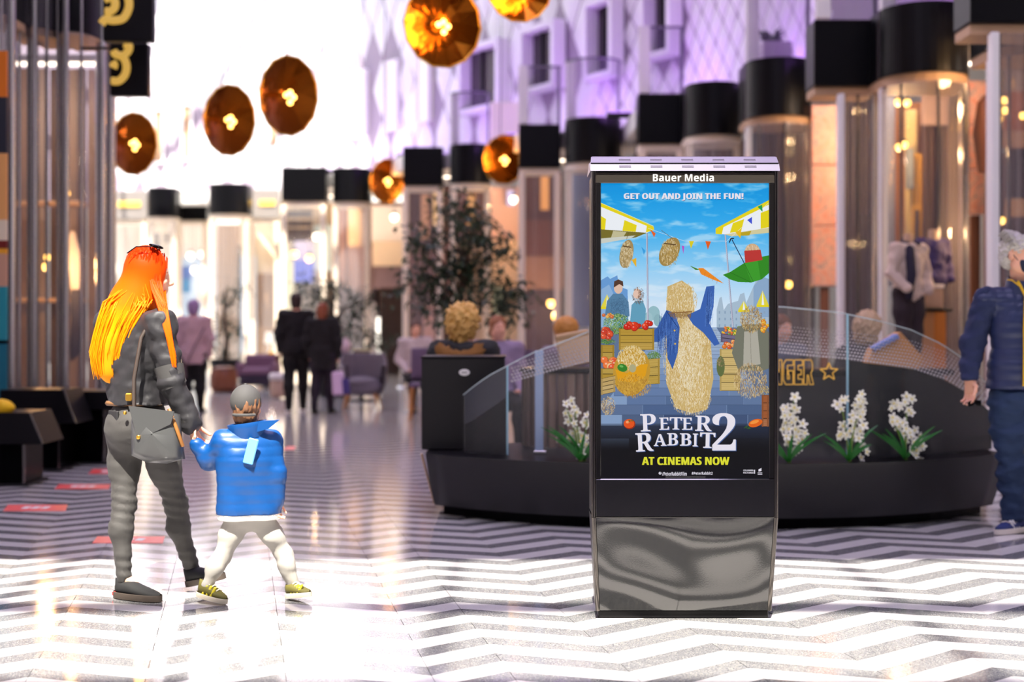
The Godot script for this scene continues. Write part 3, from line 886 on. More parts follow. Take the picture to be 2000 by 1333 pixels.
		if k in [0, 2, 4, 7, 14, 18, 24]: lamp(t, Vector3(0, -r * 2.2, 0.0), C(255, 206, 150), 1.2, 0.06)
	# linear lights under the upper floor, lighting the shop interiors
	for q in [[-9.0, 37.8, 3.4, 1.0], [-6.9, 37.4, 2.8, 1.0], [-4.6, 33.6, 2.0, 1.0], [-2.9, 32.7, 2.6, 1.0], [-1.3, 29.2, 2.0, 1.0], [0.6, 26.2, 1.6, 1.0], [2.7, 22.3, 0.9, 0.8], [4.65, 17.7, 2.4, 0.8], [4.9, 16.4, 1.8, 0.8], [6.3, 15.2, 1.4, 0.8]]:
		var t := thing("shop_light", "linear shop light under the upper floor, %s" % {37.8: "far left end", 37.4: "over the tan column", 33.6: "over the blue screen", 32.7: "over the pinkish slats", 29.2: "behind the large tree", 26.2: "just left of the totem", 22.3: "behind the totem", 17.7: "over the first marble panel", 16.4: "over the mannequins", 15.2: "over the amber shop at the right"}[q[1]], "light", Vector3(q[0], 4.22, -q[1]), "linear shop lights under the upper floor")
		part(t, "housing", Geo.new().box(Vector3(q[0], 4.27, -q[1]), Vector3(1.5, 0.06, 0.2), 0.01), M.white_paint)
		part(t, "diffuser", Geo.new().box(Vector3(q[0], 4.235, -q[1]), Vector3(1.4, 0.02, 0.14)), M.white_lamp)
		panel_light(t, Vector3(0, -0.06, 0), Vector3(0, -1, -0.8), Vector2(1.4, 0.14), C(255, 222, 196), 0.5 * q[2] * q[3])

# ---------------------------------------------------------------- glass screens, signs and lecterns on the left
func left_shop() -> void:
	var U := [[-30, 22, 12.6, 0.12, "dark edge shopfront glass at the left border of the view"], [20, 66, 13.2, 0.3, "rippled glass column second from the left border"], [64, 124, 13.4, 0.35, "rippled glass column below the smoky fascia, beside the black curved one"], [122, 198, 13.5, 0.45, "wide rippled glass column under the curved black fascia on the left"], [196, 216, 14.2, 0.15, "narrow glass column at the inner end of the left shopfront beside the hanging signs"]]
	for k in U.size():
		var q: Array = U[k]
		var cx := (sx(q[0], q[2]) + sx(q[1], q[2])) / 2
		var t := thing("glass_column", q[4], "shopfront", Vector3(cx, 0, -q[2]), "glass columns of the left shopfront")
		var line := bow(q[0], q[1], q[2], q[3], 30, 0.03, 5)
		part(t, "glass", sheet(line, 0.1, 7.2 if k != 3 else 3.92), M.column_glass if M.has("column_glass") else glass("column_glass", C(110, 104, 108), 0.35, 0.3))
		for i in [0, 9, 15, 21, 30]:
			part(t, "glazing_bar", Geo.new().tube([Vector3(line[i].x, 0.1, -line[i].y + 0.01), Vector3(line[i].x, 7.2, -line[i].y + 0.01)], [0.045, 0.014, 0.03, 0.014, 0.045][[0, 9, 15, 21, 30].find(i)], 10), M.steel)
		part(t, "foot_rail", raised(foot(line, q[2]), 0.0, 0.1), M.black_satin)
		var fb := bow(q[0], q[1], q[2] + (0.04 if k != 3 else -0.03), q[3] * 0.9, 16)
		fb.append(Vector2(fb[-1].x, q[2] + 0.4)); fb.append(Vector2(fb[0].x, q[2] + 0.4))
		part(t, "fascia", raised(fb, 3.98 if k != 3 else 3.93, 4.9), M.fascia_black if k >= 3 else M.charcoal)
		part(t, "soffit", raised(fb, 3.9, 3.97 if k != 3 else 3.92), M.tan)
	# what stands behind the glass
	var t2 := thing("shop", "grey and brown shop interior behind the left glass columns, with a dark hanging garment", "shop", Vector3(sx(100, 16.5), 0, -16.5), "shop interiors behind the glazed fronts")
	var cols := [C(96, 76, 66), C(120, 104, 96), C(150, 128, 112), C(104, 92, 92), C(136, 112, 98), C(92, 84, 88), C(156, 140, 128)]
	for k in 14:
		var a := sx(-40 + k * 18.5, 16.4); var b := sx(-40 + (k + 1) * 18.5, 16.4)
		part(t2, "wall_panel", Geo.new().box(Vector3((a + b) / 2, 2.1, -16.5 - (k % 2) * 0.06), Vector3(b - a - 0.01, 4.2, 0.06), 0.01), mat("left_panel_%d" % k, cols[k % 7], 0.5))
	part(t2, "shelf", Geo.new().box(Vector3(sx(60, 16.2), 1.5, -16.2), Vector3(1.2, 0.05, 0.3), 0.01), M.tan)
	part(t2, "shelf", Geo.new().box(Vector3(sx(60, 16.2), 2.6, -16.2), Vector3(1.2, 0.05, 0.3), 0.01), M.tan)
	var gm := Geo.new()
	gm.rows(ring([[148, 566, 7], [150, 580, 14], [152, 620, 13], [150, 660, 14], [146, 690, 10], [140, 705, 3]], 15.2, 0.6))
	solo("garment", gm, mat("navy_cloth", C(44, 46, 66), 0.8), "dark navy garment hanging behind the left glass columns", "clothing")
	var top := Geo.new()
	top.rows(ring([[142, 452, 4], [142, 470, 9], [146, 500, 14], [150, 540, 13], [150, 566, 12]], 15.2, 0.6))
	solo("blouse", top, mat("pale_cloth", C(170, 164, 170), 0.8), "pale blouse hanging above the dark garment behind the left glass columns", "clothing")
	for q in [[92, 503, 14.8], [127, 500, 14.8], [122, 526, 14.8], [88, 522, 15.2], [131, 378, 15.0]]:
		var p := spot(q[0], q[1], q[2])
		var b := thing("pendant_bulb", "small amber bulb behind the left glass columns, %s" % {503: "left upper one of a pair", 500: "right upper one of a pair", 526: "bright lower right one", 522: "lower left one", 378: "highest one, near the black fascia"}[q[1]], "light bulb", p, "amber bulbs behind the left glass columns")
		part(b, "bulb", Geo.new().ball(p, Vector3(0.03, 0.04, 0.03), Basis(), 10, 7), M.warm_bulb)
		part(b, "cord", Geo.new().tube([p + Vector3(0, 0.03, 0), Vector3(p.x, 4.2, p.z)], 0.005, 5), M.charcoal)
		lamp(b, Vector3(0, -0.08, 0), C(255, 190, 120), 0.5, 0.05)
	var sl := thing("shop_light", "linear light over the interior behind the left glass columns", "light", Vector3(sx(90, 15.4), 4.1, -15.4))
	part(sl, "housing", Geo.new().box(Vector3(sx(90, 15.4), 4.1, -15.4), Vector3(1.3, 0.08, 0.16), 0.01), M.white_paint)
	part(sl, "diffuser", Geo.new().box(Vector3(sx(90, 15.4), 4.05, -15.4), Vector3(1.2, 0.02, 0.12)), M.white_lamp)
	panel_light(sl, Vector3(0, -0.1, 0), Vector3(0, -1, -0.6), Vector2(1.2, 0.12), C(255, 224, 196), 3.0)
	# edge of a bright poster at the border
	var po := thing("poster_stand", "narrow orange and teal poster board at the left border of the view", "poster", Vector3(sx(2, 12.0), 0, -12.0))
	var pt := [[100, 190, C(226, 120, 30)], [190, 300, C(40, 42, 52)], [300, 430, C(236, 170, 100)], [430, 470, C(240, 222, 190)], [470, 486, C(120, 30, 24)], [486, 496, C(244, 170, 40)], [496, 560, C(210, 160, 130)], [560, 665, C(40, 150, 160)], [672, 780, C(20, 110, 130)]]
	for q in pt:
		var a := spot(-20, q[0], 12.0); var b := spot(14, q[1], 12.0)
		part(po, "poster_panel", Geo.new().box(Vector3((a.x + b.x) / 2, (a.y + b.y) / 2, -12.0), Vector3(b.x - a.x, a.y - b.y, 0.03)), mat("poster_%d" % q[0], q[2], 0.5))
	part(po, "stand", Geo.new().box(Vector3(sx(-3, 12.05), 1.6, -12.06), Vector3(0.16, 3.2, 0.06), 0.01), M.black_satin)
	# black hanging signs with gold swirls
	hanging_sign("projecting black sign with a gold looped curl, topmost of the two on the left", 200, 298, -70, 80, 12.4, [[[198, 47], [206, 38], [222, 40], [240, 36], [250, 20], [252, 4], [246, -14], [230, -26], [212, -22]], [[206, 22], [216, 22], [224, 14], [224, 2], [214, -6], [204, 0]]])
	hanging_sign("projecting black sign with a gold ring and tail, lower of the two on the left", 214, 289, 84, 187, 12.9, [[[218, 158], [232, 158], [244, 146], [247, 128], [240, 112], [226, 106], [222, 100]], [[240, 110], [250, 100], [252, 90], [244, 86]], [[221, 133], [223, 127], [220, 122]]])
	# black lecterns with sloping tops
	lectern("nearest black display stand at the left border, wedge top with pale edge", 3, 84, 807, 868, 955, 10.8)
	lectern("middle black display stand with a sloping top, beyond the one at the border", 60, 148, 762, 828, 925, 11.9)
	lectern("black display stand half hidden behind the woman with orange hair", 140, 235, 765, 800, 885, 12.45)
	var bag := Geo.new().ball(spot(8, 797, 10.9), Vector3(0.075, 0.07, 0.09), Basis(Vector3(0, 0, 1), 0.3), 14, 10).push(func(p, _n): return 0.008 * sin(p.y * 70.0 + p.x * 40.0))
	solo("yellow_bag", bag, mat("yellow_cloth", C(240, 190, 10), 0.7), "crumpled yellow cloth bag lying on the nearest black display stand", "bag")
	# red floor stickers
	for q in [[6, 132, 987, 999, 0], [106, 216, 947, 956, 1], [172, 262, 917, 926, 2], [180, 322, 1049, 1062, 3], [552, 578, 873, 879, 4]]:
		var d0: float = FPX * EYE / (q[3] - 630.0); var d1: float = FPX * EYE / (q[2] - 630.0)
		var poly := PackedVector2Array([Vector2(sx(q[0], d0), d0), Vector2(sx(q[1] - 4, d0), d0), Vector2(sx(q[1], d1), d1), Vector2(sx(q[0] + 10, d1), d1)])
		var st := thing("floor_sticker", ["red floor sticker nearest the left border", "red floor sticker beside the black display stands, second in the row", "red floor sticker furthest along the row by the display stands", "faded red floor sticker between the legs of the woman with orange hair", "small red floor sticker far behind the child in blue"][q[4]], "floor sticker", Vector3(poly[0].x, 0, -d0))
		part(st, "film", Geo.new().prism(poly, 0.002, Transform3D(DOWN, Vector3(0, 0.0005, 0))), mat("red_film_%d" % q[4], C(236, 84, 80), 0.4))
		if q[4] != 4:
			for k in 3:
				var dm := lerpf(d0, d1, 0.5)
				part(st, "print", Geo.new().box(Vector3(lerpf(sx(q[0], dm), sx(q[1], dm), 0.36 + 0.15 * k), 0.0032, -dm), Vector3(0.045, 0.001, (d1 - d0) * 0.35)), M.white_paint)

func ring(prof: Array, deep: float, flat: float) -> Array:       # [px, py, half width in px] from top to bottom
	var r := []
	for k in range(prof.size() - 1, -1, -1):
		var q: Array = prof[k]
		var row := []
		var o := spot(q[0], q[1], deep)
		var w: float = q[2] / FPX * deep
		for i in 17:
			var a := -TAU * i / 16.0
			row.append(o + Vector3(cos(a) * w, 0, sin(a) * w * flat))
		r.append(row)
	return r

func hanging_sign(label: String, x0: float, x1: float, y0: float, y1: float, deep: float, strokes: Array) -> void:
	var a := spot(x0, y0, deep); var b := spot(x1, y1, deep)
	var t := thing("hanging_sign", label, "sign", Vector3((a.x + b.x) / 2, b.y, -deep), "black projecting signs with gold curls")
	part(t, "board", Geo.new().box(Vector3((a.x + b.x) / 2, (a.y + b.y) / 2, -deep - 0.06), Vector3(b.x - a.x, a.y - b.y, 0.12), 0.012), M.black_satin)
	part(t, "bracket", Geo.new().box(Vector3(a.x - 0.13, a.y - 0.03, -deep - 0.09), Vector3(0.3, 0.022, 0.05), 0.008), M.charcoal)
	for s in strokes:
		var c := Curve3D.new()
		for k in s.size():
			var p := spot(s[k][0], s[k][1], deep - 0.008)
			var pv := spot(s[maxi(k - 1, 0)][0], s[maxi(k - 1, 0)][1], deep - 0.008)
			var nx := spot(s[mini(k + 1, s.size() - 1)][0], s[mini(k + 1, s.size() - 1)][1], deep - 0.008)
			c.add_point(p, -(nx - pv) / 6, (nx - pv) / 6)
		var pts := Array(c.tessellate(4, 3))
		part(t, "gold_curl", Geo.new().tube(pts, 0.036, 8), M.gold_sign)

func lectern(label: String, x0: float, x1: float, ytop: float, ymid: float, ybot: float, deep: float) -> void:
	var t := thing("display_stand", label, "display stand", Vector3(sx((x0 + x1) / 2, deep), 0, -deep), "black display stands on the left")
	var a := spot(x0 - 60, ytop, deep); var b := spot(x1, ymid, deep)
	var g := Geo.new().prism(PackedVector2Array([Vector2(a.x, b.y), Vector2(b.x, b.y), Vector2(b.x - 0.1, a.y), Vector2(a.x, a.y)]), 0.5, Transform3D(Basis(), Vector3(0, 0, -deep - 0.5)))
	part(t, "sloping_top", g, M.black_satin)
	part(t, "body", Geo.new().box(Vector3((a.x + b.x - 0.16) / 2, b.y / 2, -deep - 0.27), Vector3(b.x - a.x - 0.16, b.y, 0.44), 0.01), M.black_gloss)
	part(t, "edge_trim", Geo.new().tube([Vector3(b.x, b.y + 0.005, -deep + 0.006), Vector3(b.x - 0.1, a.y, -deep + 0.006)], 0.009, 6), M.dark_chrome)
	part(t, "corner_trim", Geo.new().box(Vector3(b.x - 0.16, b.y / 2, -deep - 0.045), Vector3(0.02, b.y - 0.01, 0.02), 0.003), M.dark_chrome)
	part(t, "foot", Geo.new().box(Vector3((a.x + b.x - 0.12) / 2, 0.01, -deep - 0.26), Vector3(b.x - a.x - 0.12, 0.02, 0.48), 0.004), M.charcoal)

# ---------------------------------------------------------------- mannequins, plinth and plant pot on the right
func right_shop() -> void:
	var pl := thing("plinth", "tan wooden plinth with a lighter left face standing behind the glass screen", "plinth", spot(1822, 745, 13.8) * Vector3(1, 0, 1))
	part(pl, "block", Geo.new().box(Vector3(sx(1808, 14.5), 0.68, -14.7), Vector3(0.36, 1.36, 0.4), 0.012), mat("plinth_tan", C(186, 126, 70), 0.5))
	part(pl, "side_board", Geo.new().box(Vector3(sx(1836, 14.5), 0.68, -14.7), Vector3(0.12, 1.36, 0.42), 0.01), mat("plinth_orange", C(190, 110, 24), 0.5))
	part(pl, "cap", Geo.new().box(Vector3(sx(1820, 14.5), 1.375, -14.7), Vector3(0.42, 0.03, 0.44), 0.006), M.black_satin)
	var bx := thing("display_box", "tan box standing on the wooden plinth beneath the navy coat", "box", Vector3(sx(1822, 14.5), 1.39, -14.7))
	part(bx, "box", Geo.new().box(Vector3(sx(1822, 14.5), 1.5, -14.7), Vector3(0.26, 0.21, 0.24), 0.01), M.tan)
	part(bx, "lid", Geo.new().box(Vector3(sx(1822, 14.5), 1.62, -14.7), Vector3(0.28, 0.04, 0.26), 0.008), M.cream)
	var pot := thing("plant_pot", "square lilac planter with a small dark plant behind the balustrade, upper right", "plant pot", spot(1512, 122, 19.6), "")
	part(pot, "stand", Geo.new().box(Vector3(sx(1515, 19.6), 4.7, -19.6), Vector3(0.3, 0.24, 0.22), 0.01), M.white_paint)
	part(pot, "pot", Geo.new().box(spot(1515, 105, 19.6), Vector3(0.4, 0.3, 0.3), 0.015), mat("lilac_pot", C(190, 170, 200), 0.5))
	var lf := Geo.new()
	for k in 40:
		var a := rng.randf() * TAU
		blade(lf, spot(1505, 84, 19.6), Vector3(cos(a) * 0.2, rng.randf_range(-0.02, 0.26), sin(a) * 0.2), 0.035)
	part(pot, "foliage", lf, mat("dark_leaf", C(40, 54, 44), 0.6)).set_meta("kind", "stuff")

func blade(g: Geo, o: Vector3, d: Vector3, w: float) -> void:     # one leaf: a folded pointed strip
	var s := d.cross(Vector3.UP).normalized() * w
	if s == Vector3.ZERO: s = Vector3(w, 0, 0)
	var up := s.cross(d).normalized() * w * 0.35
	var m := o + d * 0.55
	g.tri(o, m - s + up, o + d * 0.95 - Vector3(0, d.length() * 0.12, 0)); g.tri(o, o + d * 0.95 - Vector3(0, d.length() * 0.12, 0), m + s + up)
	
# ---------------------------------------------------------------- gold dish lamps
func pendant_lamps() -> void:
	# px, py, width px, height px, deep, label
	var L := [[262, 281, 82, 123, 21.0, "smallest gold faceted dish lamp, leftmost in front of the bright wall"], [449, 235, 91, 139, 18.6, "gold faceted dish lamp, second from the left against the bright wall"], [565, 187, 103, 156, 16.6, "gold faceted dish lamp with two bright bulbs, third from the left"],
		[865, 49, 146, 164, 13.6, "large gold faceted dish lamp before the lilac wall, cut by the top of the view"], [1015, -24, 124, 132, 13.0, "gold faceted dish lamp showing only its lower rim at the top of the view"],
		[757, 354, 64, 88, 29.4, "gold dish lamp half hidden behind the black fascia boxes in the distance"], [985, 312, 80, 96, 25.4, "gold dish lamp behind the fascia boxes left of the totem"]]
	for q in L:
		var o := spot(q[0], q[1], q[4])
		var R: float = q[3] / 2.0 / FPX * q[4]
		var yaw := atan2(-o.x, q[4]) + acos(clampf(float(q[2]) / q[3], 0.3, 1.0)) * 0.9
		var b := Basis(Vector3.UP, yaw) * Basis(Vector3.RIGHT, 0.12)
		var t := thing("dish_lamp", q[5], "lamp", o, "gold faceted dish lamps")
		var dish := Geo.new()
		var n := 14
		var rings := [[0.0, -0.34], [0.16, -0.33], [0.55, -0.2], [1.0, 0.0]]
		var pt := func(k: int, i: int, back: float) -> Vector3:
			var a := TAU * (i + (0.5 if k == 2 else 0.0)) / n
			return o + b * (Vector3(cos(a) * rings[k][0], sin(a) * rings[k][0], rings[k][1] * 1.0 - back) * R)
		for side in [0.0, 0.03]:
			for i in n:
				var c0: Vector3 = pt.call(1, i, side); var c1: Vector3 = pt.call(1, i + 1, side)
				var m0: Vector3 = pt.call(2, i, side); var m1: Vector3 = pt.call(2, i + 1, side)
				var e0: Vector3 = pt.call(3, i, side); var e1: Vector3 = pt.call(3, i + 1, side); var e2: Vector3 = pt.call(3, i + 2, side)
				var z: Vector3 = pt.call(0, 0, side)
				dish.tri(z, c0, c1); dish.tri(c0, m0, c1); dish.tri(c1, m0, m1); dish.tri(m0, e0, e1) ; dish.tri(m0, e1, m1)
		part(t, "dish", dish, M.amber_brass)
		var rimp := []
		for i in n + 1: rimp.append(pt.call(3, i, 0.0))
		part(t, "rim", Geo.new().tube(rimp, 0.012 * R / 0.45, 6, false), M.gold)
		part(t, "stem", Geo.new().tube([o + b * Vector3(0, 0, -0.33 * R), o + b * Vector3(0, 0, -0.05 * R)], 0.03 * R, 8), M.gold)
		var bl := [[0.0, 0.06], [-0.1, 0.0], [0.1, -0.02], [0.02, -0.13]]
		for k in 4:
			var p: Vector3 = o + b * (Vector3(bl[k][0], bl[k][1], 0.02) * R * 1.25)
			part(t, "bulb", Geo.new().ball(p, Vector3.ONE * R * 0.07, Basis(), 12, 8), M.warm_bulb)
		lamp(t, b * Vector3(0, -0.02 * R, 0.16 * R), C(255, 176, 80), 0.3, 0.08)
		part(t, "cord", Geo.new().tube([o + b * Vector3(0, 0.02 * R, -0.35 * R), Vector3(o.x, 12.0, o.z - 0.35 * R)], 0.008, 6), M.charcoal)

# ---------------------------------------------------------------- round café booth
func booth_deep(x: float) -> float: return 8.5 + 0.75 * pow(absf((x - 1.3) / 1.88), 2.6)
func booth_line(grow: float, inset := 0.0) -> Array:
	var r := []
	for k in 33:
		var x := lerpf(-0.5, 3.12, k / 32.0)
		r.append(Vector2(1.3 + (x - 1.3) * (1.0 + grow), booth_deep(x) + inset))
	r.append(Vector2(1.3 + 1.75 * (1.0 + grow), 9.96)); r.append(Vector2(1.3 - 1.8 * (1.0 + grow), 9.96))
	return r
func on_glass(px: float, py: float, off := 0.2) -> Vector3:
	var d := 9.0
	for k in 4: d = booth_deep(sx(px, d)) + off
	return spot(px, py, d)
const GTOP := [[905, 772], [914, 764], [950, 737], [993, 714], [1040, 690], [1100, 668], [1150, 648], [1250, 620], [1350, 603], [1450, 597], [1530, 600], [1640, 611], [1720, 628], [1780, 645], [1840, 673], [1880, 700], [1938, 762]]
const GMID := [[905, 812], [990, 752], [1075, 728], [1150, 708], [1350, 690], [1520, 692], [1600, 700], [1660, 705], [1780, 722], [1850, 745], [1900, 775], [1938, 808]]
func along(t: Array, px: float) -> float:
	for k in t.size() - 1:
		if px <= t[k + 1][0]: return lerpf(t[k][1], t[k + 1][1], clampf((px - t[k][0]) / float(t[k + 1][0] - t[k][0]), 0, 1))
	return t[-1][1]
func strip(x0: float, x1: float, lo: Array, hi: Array, off: float, thick: float) -> Geo:      # a bent pane between two outlines
	var g := Geo.new()
	var n := maxi(3, int((x1 - x0) / 18.0))
	var F := [[], [], [], []]
	for i in n + 1:
		var px := lerpf(x0, x1, float(i) / n)
		var top := on_glass(px, along(hi, px), off)
		var bot := on_glass(px, along(lo, px), off) if lo.size() else Vector3(top.x, 0.405, top.z)
		var bk := Vector3(0, 0, -thick)
		F[0].append(bot); F[1].append(top); F[2].append(top + bk); F[3].append(bot + bk)
	if thick <= 0.0:
		g.rows([F[0], F[1]])
		return g
	g.rows([F[0], F[1]]); g.rows([F[1], F[2]]); g.rows([F[2], F[3]]); g.rows([F[3], F[0]])
	for e in [0, -1]:
		if e == 0: g.quad(F[3][0], F[0][0], F[1][0], F[2][0])
		else: g.quad(F[0][-1], F[3][-1], F[2][-1], F[1][-1])
	return g

func booth() -> void:
	var t := thing("cafe_booth", "round black café booth with a curved glass screen and flared plinth, behind the totem", "booth", Vector3(1.3, 0, -9.5))
	part(t, "plinth", raised(booth_line(-0.03, 0.12), 0.0, 0.07), M.black_gloss)
	var g := Geo.new()
	var rowsv := []
	for q in [[-0.0, 0.07, 0.045], [0.012, 0.16, 0.02], [0.03, 0.385, -0.03], [0.032, 0.405, -0.03]]:
		var row := []
		for p in booth_line(q[0], q[2]): row.append(Vector3(p.x, q[1], -p.y))
		rowsv.append(row)
	g.rows(rowsv, true)
	part(t, "skirt", g, mat("skirt_black", C(24, 23, 24), 0.45))
	part(t, "underside", raised(booth_line(0.0, 0.045), 0.066, 0.07), M.black_satin)
	part(t, "deck", raised(booth_line(0.03, -0.028), 0.38, 0.404), M.black_satin)
	for q in [[905, 991], [991, 1152], [1152, 1350], [1350, 1655], [1655, 1905], [1905, 1938]]:
		part(t, "glass_panel", strip(q[0], q[1], [], GTOP, 0.2, 0.0), glass("booth_glass", C(240, 244, 244), 0.05, 0.25))
	var edge := []
	for k in 60:
		var px := lerpf(905, 1938, k / 59.0)
		edge.append(on_glass(px, along(GTOP, px), 0.2))
	part(t, "glass_edge", Geo.new().tube(edge, 0.0035, 5), mat("edge_green", C(190, 206, 206), 0.2))
	for px in [991, 1655]:
		var a := on_glass(px, along(GTOP, px), 0.198)
		part(t, "joint", Geo.new().box(Vector3(a.x, (a.y + 0.41) / 2, a.z), Vector3(0.012, a.y - 0.41, 0.012)), mat("joint_%d" % px, C(150, 190, 205), 0.2))
	var low := [[905, 830], [930, 818], [991, 775], [1000, 770]]
	part(t, "infill_panel", strip(908, 990, [], low, 0.215, 0.02), M.black_gloss, "black panel behind the left glass")
	part(t, "navy_panel", strip(908, 990, low, GTOP, 0.212, 0.02), mat("navy_panel", C(20, 27, 42), 0.35), "navy band along the left glass")
	part(t, "infill_panel", strip(1657, 1937, [], GMID, 0.215, 0.02), M.black_gloss, "black panel behind the right glass")
	part(t, "corner_trim", Geo.new().tube([Vector3(-0.505, 0.07, -9.27), Vector3(-0.585, 0.4, -9.2)], 0.008, 6), mat("warm_edge", C(190, 160, 130), 0.3, 0.6))
	# printed dots on the glass
	var mm := MultiMesh.new(); mm.transform_format = MultiMesh.TRANSFORM_3D
	var dg := Geo.new().lathe([Vector2(0.0001, 0.0008), Vector2(1.0, 0.0008), Vector2(1.0, -0.0008), Vector2(0.0001, -0.0008)], 7, Vector3.ZERO, Basis(Vector3.RIGHT, PI / 2) * Basis.from_scale(Vector3(1, 1, 1)))
	mm.mesh = dg.mesh()
	var xs := []
	for i in 150:
		for j in 9:
			var px := 1000.0 + i * 6.2 + (3.1 if j % 2 else 0.0)
			if px > 1932: continue
			var py := along(GMID, px) - 4 - j * 6.4
			if py < along(GTOP, px) + 6: continue
			var p := on_glass(px, py, 0.194)
			var r := lerpf(0.0078, 0.0035, j / 8.0)
			xs.append(Transform3D(Basis.from_scale(Vector3(r, r, 1)), p))
	mm.instance_count = xs.size()
	for i in xs.size(): mm.set_instance_transform(i, xs[i])
	var mi := MultiMeshInstance3D.new(); mi.multimesh = mm; mi.material_override = mat("dot_print", C(190, 184, 188), 0.5); mi.name = "printed_dots"
	t.add_child(mi, true); mi.position = -t.position; mi.set_meta("kind", "stuff")
	# gold outline lettering and a star on the glass
	var E := {"N": [[0, 0], [0.3, 0], [0.3, 0.5], [0.68, 0], [1, 0], [1, 1], [0.7, 1], [0.7, 0.5], [0.32, 1], [0, 1]],
		"G": [[0.25, 1], [1, 1], [1, 0.78], [0.42, 0.78], [0.42, 0.22], [0.62, 0.22], [0.62, 0.4], [0.52, 0.4], [0.52, 0.56], [1, 0.56], [1, 0], [0.25, 0], [0, 0.18], [0, 0.82]],
		"E": [[0, 0], [1, 0], [1, 0.22], [0.46, 0.22], [0.46, 0.4], [0.85, 0.4], [0.85, 0.6], [0.46, 0.6], [0.46, 0.78], [1, 0.78], [1, 1], [0, 1]],
		"R": [[0, 0], [0.4, 0], [0.4, 0.38], [0.52, 0.38], [0.68, 0], [1.12, 0], [0.8, 0.46], [1, 0.6], [1, 0.86], [0.84, 1], [0, 1]]}
	for q in [["N", 1506, 1527], ["G", 1530, 1549], ["E", 1551.5, 1567.5], ["R", 1570, 1587]]:
		var poly := PackedVector2Array()
		for k in E[q[0]]: poly.append(Vector2(lerpf(q[1], q[2], k[0]), lerpf(751.5, 703.5, k[1])))
		var lg := Geo.new()
		outline_tube(lg, poly, 0.0034)
		part(t, "letter", lg, M.gold_paint, "gold outlined letter %s" % q[0])
	var st := PackedVector2Array()
	for k in 10:
		var a := TAU * k / 10.0
		var r := 18.0 if k % 2 == 0 else 7.5
		st.append(Vector2(1619 + sin(a) * r, 727 - cos(a) * r))
	var sg := Geo.new()
	outline_tube(sg, st, 0.0045)
	part(t, "star", sg, M.gold_paint, "gold outlined five-pointed star")
	# inside
	var ct := thing("service_counter", "low dark counter inside the café booth behind the curved glass", "counter", Vector3(1.8, 0.0, -10.2))
	part(ct, "front", Geo.new().box(Vector3(1.75, 0.44, -10.16), Vector3(2.6, 0.88, 0.32), 0.015), mat("counter_dark", C(38, 36, 36), 0.4))
	part(ct, "top", Geo.new().box(Vector3(1.75, 0.9, -10.16), Vector3(2.7, 0.04, 0.4), 0.01), M.black_gloss)
	var bw := thing("slatted_counter", "rounded counter end of brown vertical wood slats inside the booth, left of the totem", "counter", Vector3(0.33, 0.41, -9.7))
	for k in 15:
		var a := -0.15 + k * 0.24
		var p := Vector3(0.34 - cos(a) * 0.26, 0.66, -9.75 + sin(a) * 0.26)
		part(bw, "slat", Geo.new().box(p, Vector3(0.055, 0.5, 0.03), 0.008, Basis(Vector3.UP, PI / 2 - a + PI)), mat("slat_%d" % (k % 3), [C(128, 104, 88), C(112, 92, 78), C(140, 116, 98)][k % 3], 0.55))
	part(bw, "top", Geo.new().lathe([Vector2(0.001, 0.94), Vector2(0.29, 0.94), Vector2(0.29, 0.91), Vector2(0.001, 0.91)], 28, Vector3(0.34, 0, -9.75)), M.black_gloss)
	var bp := thing("blue_board", "narrow pale blue upright board beside the wood slatted counter in the booth", "board", on_glass(1055, 890, 0.34))
	var b0 := on_glass(1050, 690, 0.4)
	part(bp, "board", Geo.new().box(Vector3(b0.x + 0.01, 0.74, b0.z), Vector3(0.055, 0.66, 0.02), 0.004), mat("pale_blue", C(150, 172, 204), 0.4))
	part(bp, "foot", Geo.new().box(Vector3(b0.x + 0.015, 0.418, b0.z), Vector3(0.085, 0.024, 0.08), 0.004), M.steel)
	var cb := thing("tall_cabinet", "tall plain charcoal cabinet with a white oval sticker, left end of the booth", "cabinet", Vector3(sx(902, 9.4), 0.405, -9.6))
	var xl := sx(823, 9.42); var xr := sx(986, 9.42)
	part(cb, "carcass", Geo.new().box(Vector3((xl + xr) / 2, 0.71, -9.67), Vector3(xr - xl, 0.61, 0.5), 0.008), M.charcoal)
	part(cb, "top", Geo.new().box(Vector3((xl + xr) / 2, 1.018, -9.67), Vector3(xr - xl + 0.01, 0.012, 0.51), 0.003), M.black_satin)
	var sp := spot(907, 728, 9.415)
	part(cb, "sticker", Geo.new().lathe([Vector2(0.0005, 0.002), Vector2(0.97, 0.002), Vector2(1.0, 0.0), Vector2(1.0, -0.002)], 24, sp, Basis(Vector3.RIGHT, PI / 2) * Basis.from_scale(Vector3(0.036, 1, 0.022))), M.white_paint, "white oval sticker")
	part(cb, "print", Geo.new().box(sp + Vector3(0, 0, 0.0022), Vector3(0.04, 0.01, 0.001)), mat("grey_print", C(150, 150, 145), 0.5))
	var br := spot(952, 785, 9.2)
	var bx := thing("paper_bag", "crumpled brown paper bag with a blue stripe behind the glass, right of the totem", "bag", Vector3(sx(1740, 10.1), 0.92, -10.1))
	var bg := Geo.new()
	var o := Vector3(sx(1742, 10.1), 1.062, -10.1)
	bg.prism(PackedVector2Array([Vector2(-0.19, -0.1), Vector2(0.17, -0.14), Vector2(0.2, -0.06), Vector2(0.04, 0.12), Vector2(-0.16, 0.0)]), 0.16, Transform3D(Basis(), o - Vector3(0, 0, 0.08)))
	part(bx, "bag", bg, mat("kraft", C(196, 134, 66), 0.7))
	part(bx, "blue_band", Geo.new().box(o + Vector3(-0.07, 0.045, 0.06), Vector3(0.2, 0.035, 0.1), 0.004, Basis(Vector3(0, 0, 1), 0.5)), mat("blue_paper", C(120, 140, 200), 0.6))
